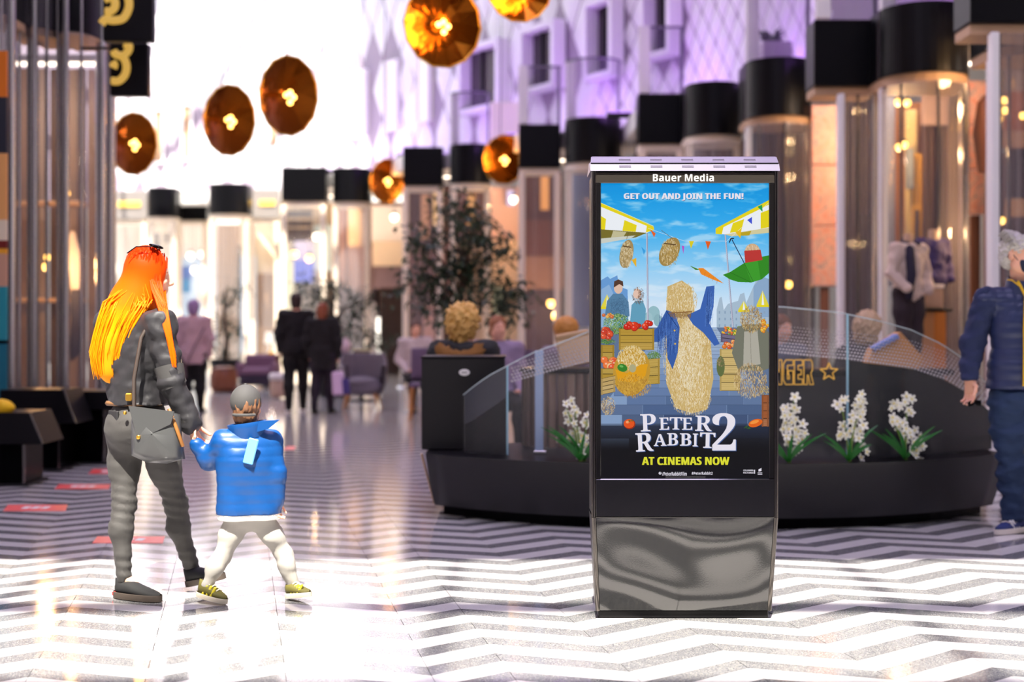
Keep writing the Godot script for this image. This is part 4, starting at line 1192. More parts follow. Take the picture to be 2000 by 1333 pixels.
	var cb2 := thing("carrier_bag", "pale kraft carrier bag standing behind the glass just left of the totem", "bag", Vector3(sx(1122, 10.1), 0.92, -10.1))
	var oo := Vector3(sx(1122, 10.1), 1.062, -10.1)
	part(cb2, "bag", Geo.new().box(oo, Vector3(0.24, 0.24, 0.12), 0.01, Basis(Vector3(0, 0, 1), 0.18)), mat("pale_kraft", C(226, 190, 146), 0.7))
	part(cb2, "fold", Geo.new().box(oo + Vector3(-0.018, 0.1, 0.003), Vector3(0.235, 0.03, 0.125), 0.004, Basis(Vector3(0, 0, 1), 0.18)), mat("pale_kraft_dark", C(206, 168, 124), 0.7))

func outline_tube(g: Geo, poly: PackedVector2Array, r: float) -> void:
	for k in poly.size():
		var a := poly[k]
		var b := poly[(k + 1) % poly.size()]
		g.tube([on_glass(a.x, a.y, 0.193), on_glass(b.x, b.y, 0.193)], r, 5)

# ---------------------------------------------------------------- the advertising totem
const TX := 0.7225
const TZ := -5.94
func ty(py: float) -> float: return (1214.6 - py) / 467.7
func totem() -> void:
	var t := thing("advertising_totem", "tall black digital advertising totem with a pale lilac hood, showing a bright film poster", "totem", Vector3(TX, 0, TZ - 0.13))
	var shell_m := mat("totem_black", C(12, 12, 12), 0.09)
	shell_m.metallic_specular = 0.75
	shell_m.normal_enabled = true; shell_m.normal_texture = noise_tex(0.05, 512, [], 3, true); shell_m.normal_scale = 0.1
	shell_m.uv1_triplanar = true; shell_m.uv1_scale = Vector3(5, 5, 5)
	var gl := mat("totem_glass", C(16, 15, 16), 0.06)
	var trim := mat("totem_trim", C(92, 88, 84), 0.14, 1.0)
	var hood_m := mat("hood_grey", C(70, 63, 86), 0.35)
	part(t, "body", Geo.new().box(Vector3(TX, (0.43 + 1.88) / 2, TZ - 0.14), Vector3(0.772, 1.45, 0.25), 0.012), M.black_satin)
	# lower body, narrowing to the foot
	var lo := Geo.new()
	var rr := []
	for q in [[0.035, 0.366, -0.052, -0.235], [0.43, 0.386, -0.006, -0.262]]:
		rr.append([q[0], q[1], q[2], q[3]])
	var c := func(k: int, s: float, f: bool) -> Vector3: return Vector3(TX + s * rr[k][1], rr[k][0], TZ + (rr[k][2] if f else rr[k][3]))
	lo.quad(c.call(0, -1.0, true), c.call(0, 1.0, true), c.call(1, 1.0, true), c.call(1, -1.0, true))
	lo.quad(c.call(0, 1.0, true), c.call(0, 1.0, false), c.call(1, 1.0, false), c.call(1, 1.0, true))
	lo.quad(c.call(0, 1.0, false), c.call(0, -1.0, false), c.call(1, -1.0, false), c.call(1, 1.0, false))
	lo.quad(c.call(0, -1.0, false), c.call(0, -1.0, true), c.call(1, -1.0, true), c.call(1, -1.0, false))
	lo.quad(c.call(0, -1.0, false), c.call(0, 1.0, false), c.call(0, 1.0, true), c.call(0, -1.0, true))
	part(t, "lower_body", lo, M.black_satin)
	# the glossy lower panel, gently dented like bent sheet metal
	var pan := Geo.new()
	var rows := []
	for j in 41:
		var v := j / 40.0
		var row := []
		for i in 37:
			var u := i / 36.0 * 2.0 - 1.0
			var hw := lerpf(0.352, 0.371, v)
			var z := lerpf(-0.046, 0.0, v)
			z += 0.0034 * sin(v * 8.0 + 1.3 * sin(u * 2.6 + 0.5) + 0.4) * (1.0 - pow(absf(u), 6)) * (1.0 - pow(2.0 * v - 1.0, 8))
			row.append(Vector3(TX + u * hw, lerpf(0.037, 0.432, v), TZ + z))
		rows.append(row)
	pan.rows(rows)
	part(t, "lower_panel", pan, shell_m)
	var sk := Geo.new()
	sk.box(Vector3(TX, 0.235, TZ - 0.075), Vector3(0.7, 0.38, 0.03), 0.0, Basis(Vector3.RIGHT, 0.115))
	part(t, "panel_backing", sk, M.black_satin)
	part(t, "plinth", Geo.new().box(Vector3(TX, 0.017, TZ - 0.15), Vector3(0.716, 0.034, 0.18), 0.003), M.black_satin)
	# face plate round the screen
	var z0 := TZ - 0.004
	var fy0 := 0.436
	var fy1 := 1.878
	var s0 := Vector2(TX - 0.3507, ty(936)); var s1 := Vector2(TX + 0.3507, ty(358))
	part(t, "face_plate", Geo.new().box(Vector3(TX, (fy0 + s0.y) / 2, z0), Vector3(0.748, s0.y - fy0, 0.014), 0.003), shell_m, "plain glossy strip below the screen")
	part(t, "bezel", Geo.new().box(Vector3(TX, (fy1 + s1.y) / 2, z0), Vector3(0.748, fy1 - s1.y, 0.014), 0.003), mat("bezel_brown", C(46, 42, 38), 0.22))
	for g in [-1.0, 1.0]:
		part(t, "bezel", Geo.new().box(Vector3(TX + g * 0.3622, (s0.y + s1.y) / 2, z0), Vector3(0.0226, s1.y - s0.y, 0.014), 0.003), gl)
		part(t, "side_trim", Geo.new().tube([Vector3(TX + g * 0.381, 0.434, TZ - 0.008), Vector3(TX + g * 0.381, 1.882, TZ - 0.008)], 0.0105, 12), trim)
		part(t, "side_trim", Geo.new().tube([Vector3(TX + g * 0.3605, 0.036, TZ - 0.053), Vector3(TX + g * 0.3805, 0.434, TZ - 0.008)], 0.0105, 12), trim)
	part(t, "seam", Geo.new().box(Vector3(TX, 0.4345, TZ + 0.0015), Vector3(0.744, 0.004, 0.006)), mat("seam_grey", C(96, 94, 90), 0.3, 0.5))
	# hood
	var hp := [[1.882, 0.395, 0.012], [1.914, 0.395, -0.012], [1.916, 0.393, -0.016], [1.918, 0.393, -0.013], [1.9455, 0.39, -0.042], [1.949, 0.384, -0.05], [1.95, 0.378, -0.06], [1.95, 0.378, -0.22], [1.94, 0.388, -0.26], [1.882, 0.395, -0.27]]
	var hg := Geo.new()
	for k in hp.size() - 1:
		var a: Array = hp[k]; var b: Array = hp[k + 1]
		hg.quad(Vector3(TX - a[1], a[0], TZ + a[2]), Vector3(TX + a[1], a[0], TZ + a[2]), Vector3(TX + b[1], b[0], TZ + b[2]), Vector3(TX - b[1], b[0], TZ + b[2]))
	hg.quad(Vector3(TX - 0.395, 1.882, TZ - 0.27), Vector3(TX + 0.395, 1.882, TZ - 0.27), Vector3(TX + 0.395, 1.882, TZ + 0.012), Vector3(TX - 0.395, 1.882, TZ + 0.012))
	for g in [-1.0, 1.0]:
		for k in range(1, hp.size() - 1):
			var p := Vector3(TX + g * 0.395, 1.882, TZ + 0.012)
			var a := Vector3(TX + g * hp[k][1], hp[k][0], TZ + hp[k][2]); var b := Vector3(TX + g * hp[k + 1][1], hp[k + 1][0], TZ + hp[k + 1][2])
			if g > 0: hg.tri(p, b, a)
			else: hg.tri(p, a, b)
	part(t, "hood", hg, hood_m)
	part(t, "hood_seam", Geo.new().box(Vector3(TX, 1.9165, TZ - 0.0125), Vector3(0.784, 0.0032, 0.006)), M.black_satin)
	var dark := mat("slot_dark", C(70, 62, 84), 0.5)
	for k in 5:
		for j in 2:
			var px: float = 1209.0 + 61.3 * k
			var x := sx(px + 12, 5.94)
			for m in 2:
				var y := (1.929 if j == 1 else 1.8985) + m * 0.006
				var z := TZ + (lerpf(-0.013, -0.042, (y - 1.918) / 0.0275) if j == 1 else lerpf(0.012, -0.012, (y - 1.882) / 0.032))
				part(t, "vent_slot", Geo.new().box(Vector3(x, y, z + 0.0004), Vector3(0.049, 0.0022, 0.003), 0.0, Basis(Vector3.RIGHT, -0.8)), dark)
	# the screen and its picture
	var sm := mat("screen", C(8, 8, 8), 0.05)
	sm.emission_enabled = true; sm.emission = Color.BLACK; sm.emission_energy_multiplier = 0.92
	sm.emission_texture = ImageTexture.create_from_image(poster())
	var scr := Geo.new()
	var sz := TZ - 0.003
	scr.quad(Vector3(s0.x, s0.y, sz), Vector3(s1.x, s0.y, sz), Vector3(s1.x, s1.y, sz), Vector3(s0.x, s1.y, sz))
	var so := part(t, "screen", scr, sm, "glowing portrait screen with a market street under a blue sky")
	panel_light(t, Vector3(0, (s0.y + s1.y) / 2, 0.16), Vector3(0, 0, 1), Vector2(0.7, 1.23), C(190, 214, 255), 0.06)
	var wt := glow("text_white", C(236, 232, 244), 0.86)
	wt.albedo_color = C(10, 10, 10)
	var yt := glow("text_yellow", C(226, 226, 10), 0.86)
	yt.albedo_color = C(10, 10, 10)
	var bt := glow("text_blue", C(60, 110, 190), 0.5)
	bt.albedo_color = C(10, 10, 10)
	var gt := mat("letter_grey", C(176, 174, 172), 0.6)
	var at := func(px: float, py: float, z: float) -> Vector3: return Vector3(sx(px, 5.94), ty(py), z) - t.position
	text(t, "lettering", "Bauer Media", "Droid Sans", at.call(1334.5, 347, TZ + 0.0038), 119.0 / 467.7, 15.5 / 467.7, gt, 0.001)
	text(t, "lettering", "GET OUT AND JOIN THE FUN!", "Droid Sans", at.call(1336.3, 385.8, sz + 0.001), 233.0 / 467.7, 14.5 / 467.7, bt, 0.0006)
	for k in 3: text(t, "lettering", "GET OUT AND JOIN THE FUN!", "Droid Sans", at.call(1334.7 + 0.55 * k, 384.8, sz + 0.002 + 0.0002 * k), 233.0 / 467.7, 14.5 / 467.7, wt, 0.0005)
	for k in 3: text(t, "lettering", "AT CINEMAS NOW", "Droid Sans", at.call(1338.8 + 0.6 * k, 901, sz + 0.001 + 0.0002 * k), 170.0 / 467.7, 16.0 / 467.7, yt, 0.0005)
	text(t, "lettering", "/PeterRabbitFilm", "Droid Sans", at.call(1317.5, 926, sz + 0.001), 48.0 / 467.7, 7.5 / 467.7, wt, 0.0005)
	text(t, "lettering", "#PeterRabbit2", "Droid Sans", at.call(1371.5, 925, sz + 0.001), 41.0 / 467.7, 6.0 / 467.7, wt, 0.0005)
	var fd := Geo.new().lathe([Vector2(0.0002, 0.001), Vector2(0.006, 0.001), Vector2(0.006, 0.0)], 16, Vector3(sx(1289.3, 5.94), ty(925), sz + 0.0005), Basis(Vector3.RIGHT, PI / 2))
	part(t, "lettering", fd, wt)
	text(t, "lettering", "f", "Droid Sans", at.call(1289.5, 925, sz + 0.0022), 2.2 / 467.7, 4.4 / 467.7, M.black_satin, 0.0005)
	text(t, "lettering", "COLUMBIA", "Droid Sans", at.call(1462, 919.5, sz + 0.001), 20.0 / 467.7, 3.2 / 467.7, wt, 0.0005)
	text(t, "lettering", "PICTURES", "Droid Sans", at.call(1462, 924, sz + 0.001), 20.0 / 467.7, 3.2 / 467.7, wt, 0.0005)
	part(t, "logo_mark", Geo.new().box(Vector3(sx(1474, 5.94), ty(922), sz + 0.001), Vector3(0.0035, 0.016, 0.001)), wt)
	part(t, "logo_mark", Geo.new().prism(PackedVector2Array([Vector2(-0.006, -0.006), Vector2(0.006, -0.004), Vector2(0.006, 0.009), Vector2(-0.006, 0.003)]), 0.001, Transform3D(Basis(), Vector3(sx(1484.5, 5.94), ty(919), sz + 0.0004))), wt)
	for k in 2: part(t, "logo_mark", Geo.new().box(Vector3(sx(1484.5, 5.94), ty(924.5 + 2.6 * k), sz + 0.001), Vector3(0.019, 0.003, 0.001)), wt)
	part(t, "fine_print", Geo.new().box(Vector3(sx(1339, 5.94), ty(932.5), sz + 0.0006), Vector3(78.0 / 467.7, 0.0022, 0.0006)), mat("print_grey", C(110, 110, 110), 0.5))
	# the title: serif capitals, the first of each word larger, on a bent line
	for pass_k in 2:
		var m: Material = bt if pass_k == 0 else wt
		var off := Vector2(1.6, 1.4) if pass_k == 0 else Vector2.ZERO
		var z := sz + 0.001 + 0.0016 * pass_k
		var W := [["P", 1266, 826, 30, 34, 0.04], ["E", 1297, 828, 19, 24, 0.02], ["T", 1320, 827.5, 24, 24, 0.0], ["E", 1342, 828, 20, 24, 0.0], ["R", 1374, 827.5, 32, 30, -0.03],
			["R", 1258.5, 864, 34, 36, 0.05], ["A", 1289, 860, 25, 23, 0.03], ["B", 1313.5, 858.5, 21, 24, 0.01], ["B", 1339, 859, 22, 24, 0.0], ["I", 1358, 860, 10, 25, -0.02], ["T", 1382, 860.5, 30, 30, -0.03]]
		for q in W:
			var o := text(t, "title_letter", q[0], "Droid Serif", at.call(q[1] + off.x, q[2] + off.y, z), q[3] / 467.7, q[4] / 467.7, m, 0.001)
			o.rotate_z(q[5])
			o.position = at.call(q[1] + off.x, q[2] + off.y, z) - o.basis * (o.mesh as TextMesh).get_aabb().get_center()
		text(t, "title_letter", "2", "Droid Serif", at.call(1414 + off.x, 844 + off.y, z + 0.0012), 46.0 / 467.7, 73.0 / 467.7, m, 0.001)

# picture on the screen: three texels to a pixel of the photograph
var P: Image
func pg(pts: Array, col: Color) -> void:
	var q := []
	var lo := 1e9
	var hi := -1e9
	for p in pts:
		var v := Vector2((p[0] - 1172.0) * 3.0, (p[1] - 358.0) * 3.0)
		q.append(v); lo = minf(lo, v.y); hi = maxf(hi, v.y)
	for y in range(maxi(0, int(lo)), mini(P.get_height() - 1, int(hi)) + 1):
		var xs := []
		for k in q.size():
			var a: Vector2 = q[k]
			var b: Vector2 = q[(k + 1) % q.size()]
			if (a.y <= y + 0.5) != (b.y <= y + 0.5): xs.append(a.x + (y + 0.5 - a.y) / (b.y - a.y) * (b.x - a.x))
		xs.sort()
		for k in range(0, xs.size() - 1, 2):
			var x0 := maxi(0, int(xs[k])); var x1 := mini(P.get_width(), int(xs[k + 1]))
			if x1 > x0: P.fill_rect(Rect2i(x0, y, x1 - x0, 1), col)
func el(cx: float, cy: float, rx: float, ry: float, col: Color, turn := 0.0, n := 24) -> void:
	var pts := []
	for k in n:
		var a := TAU * k / n
		var v := Vector2(cos(a) * rx, sin(a) * ry).rotated(turn)
		pts.append([cx + v.x, cy + v.y])
	pg(pts, col)
func ln(x0: float, y0: float, x1: float, y1: float, w: float, col: Color) -> void:
	var d := Vector2(x1 - x0, y1 - y0).normalized().orthogonal() * w / 2
	pg([[x0 + d.x, y0 + d.y], [x1 + d.x, y1 + d.y], [x1 - d.x, y1 - d.y], [x0 - d.x, y0 - d.y]], col)
func blobs(x0: float, x1: float, y0: float, y1: float, n: int, r: float, cols: Array) -> void:
	for k in n:
		var col: Color = cols[rng.randi() % cols.size()]
		var x := rng.randf_range(x0, x1); var y := lerpf(y0, y1, float(k) / n)
		var q := r * rng.randf_range(0.7, 1.15)
		el(x, y, q, q * 0.92, col.darkened(0.25)); el(x - q * 0.08, y - q * 0.1, q * 0.86, q * 0.78, col); el(x - q * 0.3, y - q * 0.35, q * 0.25, q * 0.2, col.lightened(0.5))
func crate(x0: float, y0: float, x1: float, y1: float, planks: int, col: Color, skew := 0.0) -> void:
	pg([[x0, y0], [x1, y0 + skew], [x1, y1 + skew], [x0, y1]], col.darkened(0.55))
	for k in planks:
		var a := lerpf(y0, y1, float(k) / planks) + 0.7; var b := lerpf(y0, y1, (k + 1.0) / planks) - 0.7
		pg([[x0, a], [x1, a + skew], [x1, b + skew], [x0, b]], col.lightened(rng.randf_range(-0.02, 0.14)))
		for m in 3: ln(x0 + 2, lerpf(a, b, (m + 0.5) / 3), x1 - 2, lerpf(a, b, (m + 0.5) / 3) + skew, 0.35, col.darkened(0.18))
	for x in [x0 + 2.0, x1 - 2.0]: ln(x, y0, x, y1 + (skew if x > x0 + 3 else 0.0), 3.0, col.darkened(0.12))
func fluff(cx: float, cy: float, rx: float, ry: float, n: int, cols: Array, lnx := 1.0, lny := 4.0) -> void:     # short strokes: straw, sacking, leaves
	for k in n:
		var a := rng.randf() * TAU
		var r := sqrt(rng.randf())
		var x := cx + cos(a) * r * rx; var y := cy + sin(a) * r * ry
		var col: Color = cols[rng.randi() % cols.size()]
		ln(x, y, x + rng.randf_range(-lnx, lnx), y + rng.randf_range(0.4, 1.0) * lny, 0.55, col)

func poster() -> Image:
	P = Image.create(984, 1734, false, Image.FORMAT_RGB8)
	var sky := Gradient.new()
	sky.offsets = PackedFloat32Array([0.0, 0.14, 0.3, 0.42, 0.62, 1.0])
	sky.colors = PackedColorArray([C(0, 150, 228), C(54, 174, 242), C(156, 212, 250), C(216, 234, 252), C(230, 240, 252), C(150, 170, 200)])
	for y in 1734: P.fill_rect(Rect2i(0, y, 984, 1), sky.sample(y / 1734.0))
	var nz := FastNoiseLite.new(); nz.seed = 3; nz.frequency = 0.006; nz.fractal_octaves = 4
	for y in range(0, 800, 2):
		for x in range(0, 984, 2):
			var v := nz.get_noise_2d(x * 0.5, y * 1.6)
			if v > 0.05:
				P.fill_rect(Rect2i(x, y, 2, 2), P.get_pixel(x, y).lerp(C(235, 245, 255), clampf((v - 0.05) * 1.3, 0, 0.5)))
	# hazy town
	var hz := [C(120, 160, 205), C(150, 180, 210), C(170, 192, 214)]
	pg([[1172, 548], [1185, 540], [1190, 545], [1204, 538], [1208, 560], [1224, 566], [1226, 640], [1172, 640]], C(104, 156, 214))
	pg([[1172, 566], [1188, 556], [1204, 590], [1204, 640], [1172, 640]], C(140, 178, 220))
	pg([[1398, 606], [1404, 582], [1408, 580], [1412, 606], [1420, 594], [1440, 588], [1444, 575], [1452, 572], [1456, 592], [1470, 560], [1476, 546], [1500, 556], [1500, 650], [1398, 650]], C(168, 190, 210))
	pg([[1470, 560], [1486, 540], [1500, 545], [1500, 620], [1470, 620]], C(140, 170, 204))
	for k in 26: P.fill_rect(Rect2i(int((1402 + (k % 9) * 11 - 1172) * 3), int((608 + (k / 9) * 13 - 358) * 3), 9, 15), C(140, 164, 190))
	el(1275, 612, 12, 14, C(150, 190, 200)); el(1283, 626, 8, 12, C(140, 180, 190)); el(1264, 622, 9, 12, C(160, 196, 206))
	# paved street
	pg([[1172, 640], [1500, 640], [1500, 936], [1172, 936]], C(96, 116, 150))
	pg([[1292, 640], [1398, 640], [1500, 800], [1500, 936], [1172, 936], [1172, 800]], C(132, 158, 196))
	var st := Gradient.new()
	st.offsets = PackedFloat32Array([0.0, 0.35, 0.6, 0.8, 1.0])
	st.colors = PackedColorArray([C(176, 198, 226), C(124, 152, 196), C(76, 100, 144), C(36, 48, 78), C(12, 14, 22)])
	var y := 642.0
	var stp := 2.2
	var n := 0
	while y < 940:
		var col := st.sample((y - 642.0) / 250.0)
		var l := lerpf(1292, 1172, clampf((y - 640) / 150.0, 0, 1)); var r := lerpf(1398, 1500, clampf((y - 640) / 150.0, 0, 1))
		var cols := maxi(3, int((r - l) / (stp * 3.6)))
		for k in cols:
			var a := lerpf(l, r, (k + (0.5 if n % 2 else 0.0)) / cols); var b := minf(r, a + (r - l) / cols)
			pg([[a, y], [b - 0.5, y], [b - 0.5, y + stp - 0.5], [a, y + stp - 0.5]], col.lightened(rng.randf_range(0, 0.1)).darkened(rng.randf_range(0, 0.08)))
		ln(l, y + stp - 0.2, r, y + stp - 0.2, 0.6, col.darkened(0.35))
		y += stp; stp *= 1.115; n += 1
	for yy in range(828, 936):
		var k := clampf((yy - 828) / 50.0, 0, 1)
		for q in 3:
			var row := (yy - 358) * 3 + q
			for x in range(0, 984, 4): P.fill_rect(Rect2i(x, row, 4, 1), P.get_pixel(x, row).lerp(C(8, 8, 13), 0.25 + 0.75 * k))
	# striped stall roofs
	var ye := C(232, 214, 20)
	var wh := C(240, 244, 250)
	pg([[1172, 397], [1275, 443], [1276, 448], [1262, 455], [1172, 448]], wh)
	pg([[1172, 397], [1275, 443], [1275, 447], [1172, 404]], ye); ln(1172, 396.5, 1275, 442, 1.0, C(250, 240, 150))
	for q in [[1172, 422, 1182, 428, 1180, 449, 1172, 448], [1218, 430, 1242, 440, 1240, 453, 1214, 451], [1262, 440, 1276, 446, 1275, 450, 1260, 454]]: pg([[q[0], q[1]], [q[2], q[3]], [q[4], q[5]], [q[6], q[7]]], ye)
	pg([[1172, 448], [1262, 455], [1240, 464], [1172, 474]], C(120, 110, 40)); pg([[1196, 451], [1222, 453], [1214, 466], [1190, 470]], C(196, 190, 150)); pg([[1172, 466], [1240, 460], [1230, 466], [1172, 476]], C(206, 210, 200))
	pg([[1500, 391], [1397, 446], [1396, 457], [1414, 458], [1500, 445]], wh)
	pg([[1500, 391], [1397, 446], [1397, 451], [1500, 400]], ye)
	for q in [[1396, 447, 1412, 442, 1408, 458, 1396, 457], [1430, 436, 1452, 428, 1446, 452, 1424, 455], [1484, 416, 1500, 410, 1500, 444, 1484, 447]]: pg([[q[0], q[1]], [q[2], q[3]], [q[4], q[5]], [q[6], q[7]]], ye)
	pg([[1414, 458], [1500, 445], [1500, 455], [1428, 462]], C(214, 206, 160)); pg([[1440, 455], [1466, 451], [1462, 460], [1440, 461]], C(190, 164, 30))
	for q in [[1262, 455, 1264, 640, 3.2], [1415, 458, 1430, 640, 3.0]]:
		ln(q[0], q[1], q[2], q[3], q[4], C(150, 152, 176)); ln(q[0] - 0.5, q[1], q[2] - 0.5, q[3], 1.0, C(214, 216, 232))
	# bunting
	ln(1264, 446, 1335, 471, 0.6, C(230, 236, 246)); ln(1335, 471, 1415, 471, 0.6, C(230, 236, 246)); ln(1415, 474, 1500, 396, 0.6, C(230, 236, 246))
	for q in [[1268, 448, 1279, 456, 1276, 464, C(232, 96, 30)], [1344, 471, 1354, 471, 1348, 486, C(222, 206, 30)], [1376, 471, 1387, 472, 1381, 488, C(230, 94, 24)], [1330, 480, 1335, 481, 1333, 496, C(190, 80, 200)], [1251, 482, 1259, 490, 1256, 498, C(56, 160, 226)], [1478, 404, 1487, 400, 1488, 414, C(24, 160, 80)], [1458, 430, 1467, 424, 1467, 438, C(60, 80, 214)], [1435, 454, 1446, 448, 1445, 466, C(236, 190, 30)], [1232, 508, 1241, 504, 1241, 522, C(232, 180, 40)]]:
		pg([[q[0], q[1]], [q[2], q[3]], [q[4], q[5]]], q[6])
	# small far stalls
	for q in [[1172, 575, 1196, 600], [1476, 568, 1500, 596], [1440, 588, 1462, 606]]:
		pg([[q[0], q[3]], [(q[0] + q[2]) / 2.0, q[1]], [q[2], q[3]]], C(226, 214, 70)); pg([[(q[0] + q[2]) / 2.0 - 2, q[3]], [(q[0] + q[2]) / 2.0, q[1]], [(q[0] + q[2]) / 2.0 + 3, q[3]]], wh)
		P.fill_rect(Rect2i(int((q[0] - 1172) * 3), int((q[3] - 358) * 3), int((q[2] - q[0]) * 3), 12), ye)
	# two plain shoppers behind the stall, seen from afar
	pg([[1180, 616], [1184, 588], [1196, 574], [1214, 574], [1226, 590], [1228, 618], [1210, 622]], C(84, 128, 164)); el(1206, 563, 8.5, 11, C(226, 190, 170)); pg([[1197, 562], [1198, 550], [1206, 546], [1215, 550], [1216, 560], [1208, 555]], C(84, 56, 44))
	pg([[1228, 640], [1232, 596], [1240, 588], [1254, 588], [1260, 604], [1258, 640]], C(98, 160, 190)); el(1243, 574, 7.5, 10, C(230, 196, 178)); fluff(1245, 576, 12, 16, 160, [C(110, 76, 56), C(84, 58, 44), C(140, 100, 70)], 1.5, 5.0); el(1240, 575, 5.0, 8.0, C(230, 196, 178))
	for k in 50: ln(1186 + rng.randf() * 40, 580 + rng.randf() * 36, 1188 + rng.randf() * 40, 584 + rng.randf() * 36, 0.35, C(60, 96, 130))
	# green umbrella hung upside down, a walking-stick handle, 
	pg([[1410, 537], [1424, 532], [1452, 514], [1478, 504], [1494, 500], [1500, 499], [1500, 534], [1486, 546], [1466, 552], [1440, 551], [1424, 546]], C(46, 138, 30))
	pg([[1452, 514], [1478, 506], [1484, 546], [1466, 552]], C(58, 156, 40)); ln(1424, 532, 1466, 552, 0.7, C(26, 90, 20)); ln(1452, 514, 1470, 551, 0.7, C(26, 90, 20))
	ln(1428, 468, 1452, 514, 1.6, C(30, 34, 70)); ln(1423, 474, 1426, 466, 2.0, C(24, 24, 30)); ln(1426, 466, 1432, 466, 2.0, C(24, 24, 30))
	# sacks and baskets hung under the roofs (plain stand-ins)
	for q in [[1222, 496, 13, 28, 0.2, C(206, 176, 116)], [1306, 492, 18, 30, 0.45, C(204, 168, 92)]]:
		el(q[0], q[1], q[2], q[3], q[5].darkened(0.2), q[4]); fluff(q[0], q[1], q[2] * 0.95, q[3] * 0.92, 420, [q[5], q[5].lightened(0.3), q[5].darkened(0.25), C(236, 222, 190)], 1.5, 5.0)
		ln(q[0] - q[2] * 0.6, q[1] - q[3] * 0.55, q[0] + q[2] * 0.7, q[1] - q[3] * 0.45, 2.2, C(96, 72, 40))
	ln(1222, 468, 1226, 455, 0.8, C(100, 84, 60)); ln(1312, 466, 1290, 450, 0.8, C(100, 84, 60))
	el(1468, 492, 15, 16, C(206, 170, 130)); fluff(1468, 490, 14, 14, 260, [C(226, 196, 160), C(190, 150, 110), C(240, 220, 196)], 1.5, 4.0); pg([[1452, 490], [1484, 488], [1488, 508], [1454, 514]], C(190, 54, 50))
	# big sack of grain standing in the street with a blue cloth thrown over it, and carrots on top
	var tan_cols := [C(226, 200, 140), C(206, 170, 96), C(240, 224, 186), C(190, 150, 76), C(246, 236, 214)]
	pg([[1302, 560], [1330, 548], [1350, 562], [1356, 620], [1386, 660], [1392, 740], [1380, 800], [1350, 808], [1318, 798], [1300, 750], [1298, 640]], C(206, 178, 118))
	fluff(1348, 776, 40, 34, 900, tan_cols, 1.6, 5.0); fluff(1312, 700, 18, 60, 500, tan_cols, 1.6, 5.0)
	fluff(1330, 585, 30, 36, 900, tan_cols, 1.6, 5.0); fluff(1345, 700, 44, 90, 2600, tan_cols, 1.6, 6.0); fluff(1345, 690, 26, 70, 1200, [C(244, 236, 216), C(236, 222, 190), C(226, 206, 160)], 1.2, 6.0)
	pg([[1282, 640], [1300, 606], [1316, 612], [1326, 640], [1322, 690], [1312, 722], [1302, 700], [1300, 655], [1286, 668], [1268, 668], [1272, 650]], C(52, 92, 168))
	pg([[1340, 616], [1366, 604], [1378, 560], [1394, 558], [1392, 600], [1384, 632], [1404, 672], [1394, 676], [1372, 650], [1352, 634]], C(56, 98, 178))
	for k in 160:
		var x := rng.randf_range(1284, 1322); ln(x, rng.randf_range(612, 690), x - 2, rng.randf_range(640, 700), 0.4, [C(30, 60, 124), C(90, 132, 206)][k % 2])
	for k in 60:
		var x := rng.randf_range(1378, 1392); ln(x, rng.randf_range(565, 620), x - 3, rng.randf_range(600, 640), 0.4, [C(30, 60, 124), C(96, 140, 214)][k % 2])
	for k in 40: ln(1306 + k * 1.1, 606 + rng.randf() * 8, 1308 + k * 1.0, 618 + rng.randf() * 6, 0.7, [C(150, 112, 60), C(120, 86, 44)][k % 2])
	ln(1304, 612, 1350, 609, 2.0, C(140, 100, 52))
	ln(1300, 608, 1322, 640, 1.2, C(28, 52, 110)); el(1316, 646, 1.8, 1.8, C(220, 180, 90)); el(1317, 672, 1.8, 1.8, C(220, 180, 90))
	pg([[1362, 524], [1372, 524], [1412, 554], [1390, 546], [1368, 536]], C(240, 140, 30)); for k in 5: ln(1368 + 8 * k, 527 + 5 * k, 1366 + 8 * k, 534 + 5 * k, 0.6, C(200, 100, 16))
	for k in 7: ln(1364, 527, 1347 + k * 1.6, 520 + k * 1.2, 0.9, C(70, 130, 40))
	# produce on the left
	fluff(1204, 632, 26, 20, 900, [C(60, 110, 36), C(96, 150, 50), C(40, 76, 30), C(130, 176, 80), C(190, 206, 120)], 4.0, 4.0)
	blobs(1175, 1198, 614, 620, 12, 3.4, [C(226, 130, 60), C(214, 110, 60), C(232, 180, 90)])
	crate(1207, 642, 1276, 684, 3, C(184, 146, 50)); blobs(1218, 1272, 632, 642, 18, 6.2, [C(222, 50, 24), C(232, 70, 34), C(206, 36, 20)])
	blobs(1172, 1194, 644, 664, 10, 6.5, [C(224, 84, 50), C(232, 110, 70), C(206, 60, 40)]); fluff(1184, 667, 14, 5, 160, [C(70, 120, 50), C(130, 170, 80), C(40, 80, 36)], 6.0, 2.0)
	crate(1172, 674, 1198, 704, 2, C(176, 140, 48)); blobs(1174, 1200, 702, 720, 9, 8.0, [C(230, 90, 50), C(238, 120, 60), C(240, 190, 130)]); crate(1172, 720, 1204, 742, 2, C(182, 148, 56))
	fluff(1275, 694, 13, 8, 200, [C(70, 110, 36), C(110, 150, 60)], 3, 4); crate(1254, 702, 1287, 752, 3, C(186, 152, 62), -2.0)
	# heaped sack with a mustard cloth and green squash (plain stand-in)
	el(1232, 726, 36, 48, C(196, 150, 50), 0.15); fluff(1232, 700, 28, 26, 700, [C(240, 222, 170), C(222, 190, 110), C(246, 236, 206)], 1.8, 5.0); pg([[1200, 722], [1222, 730], [1250, 712], [1264, 712], [1258, 738], [1236, 748], [1206, 744]], C(226, 160, 20)); fluff(1236, 752, 34, 22, 700, [C(196, 150, 60), C(226, 180, 80), C(160, 110, 40)], 1.8, 5.0)
	el(1214, 719, 10, 7.5, C(50, 130, 40), 0.3); el(1234, 720, 7, 8, C(176, 170, 130)); el(1212, 716, 4, 2.2, C(110, 180, 90), 0.3)
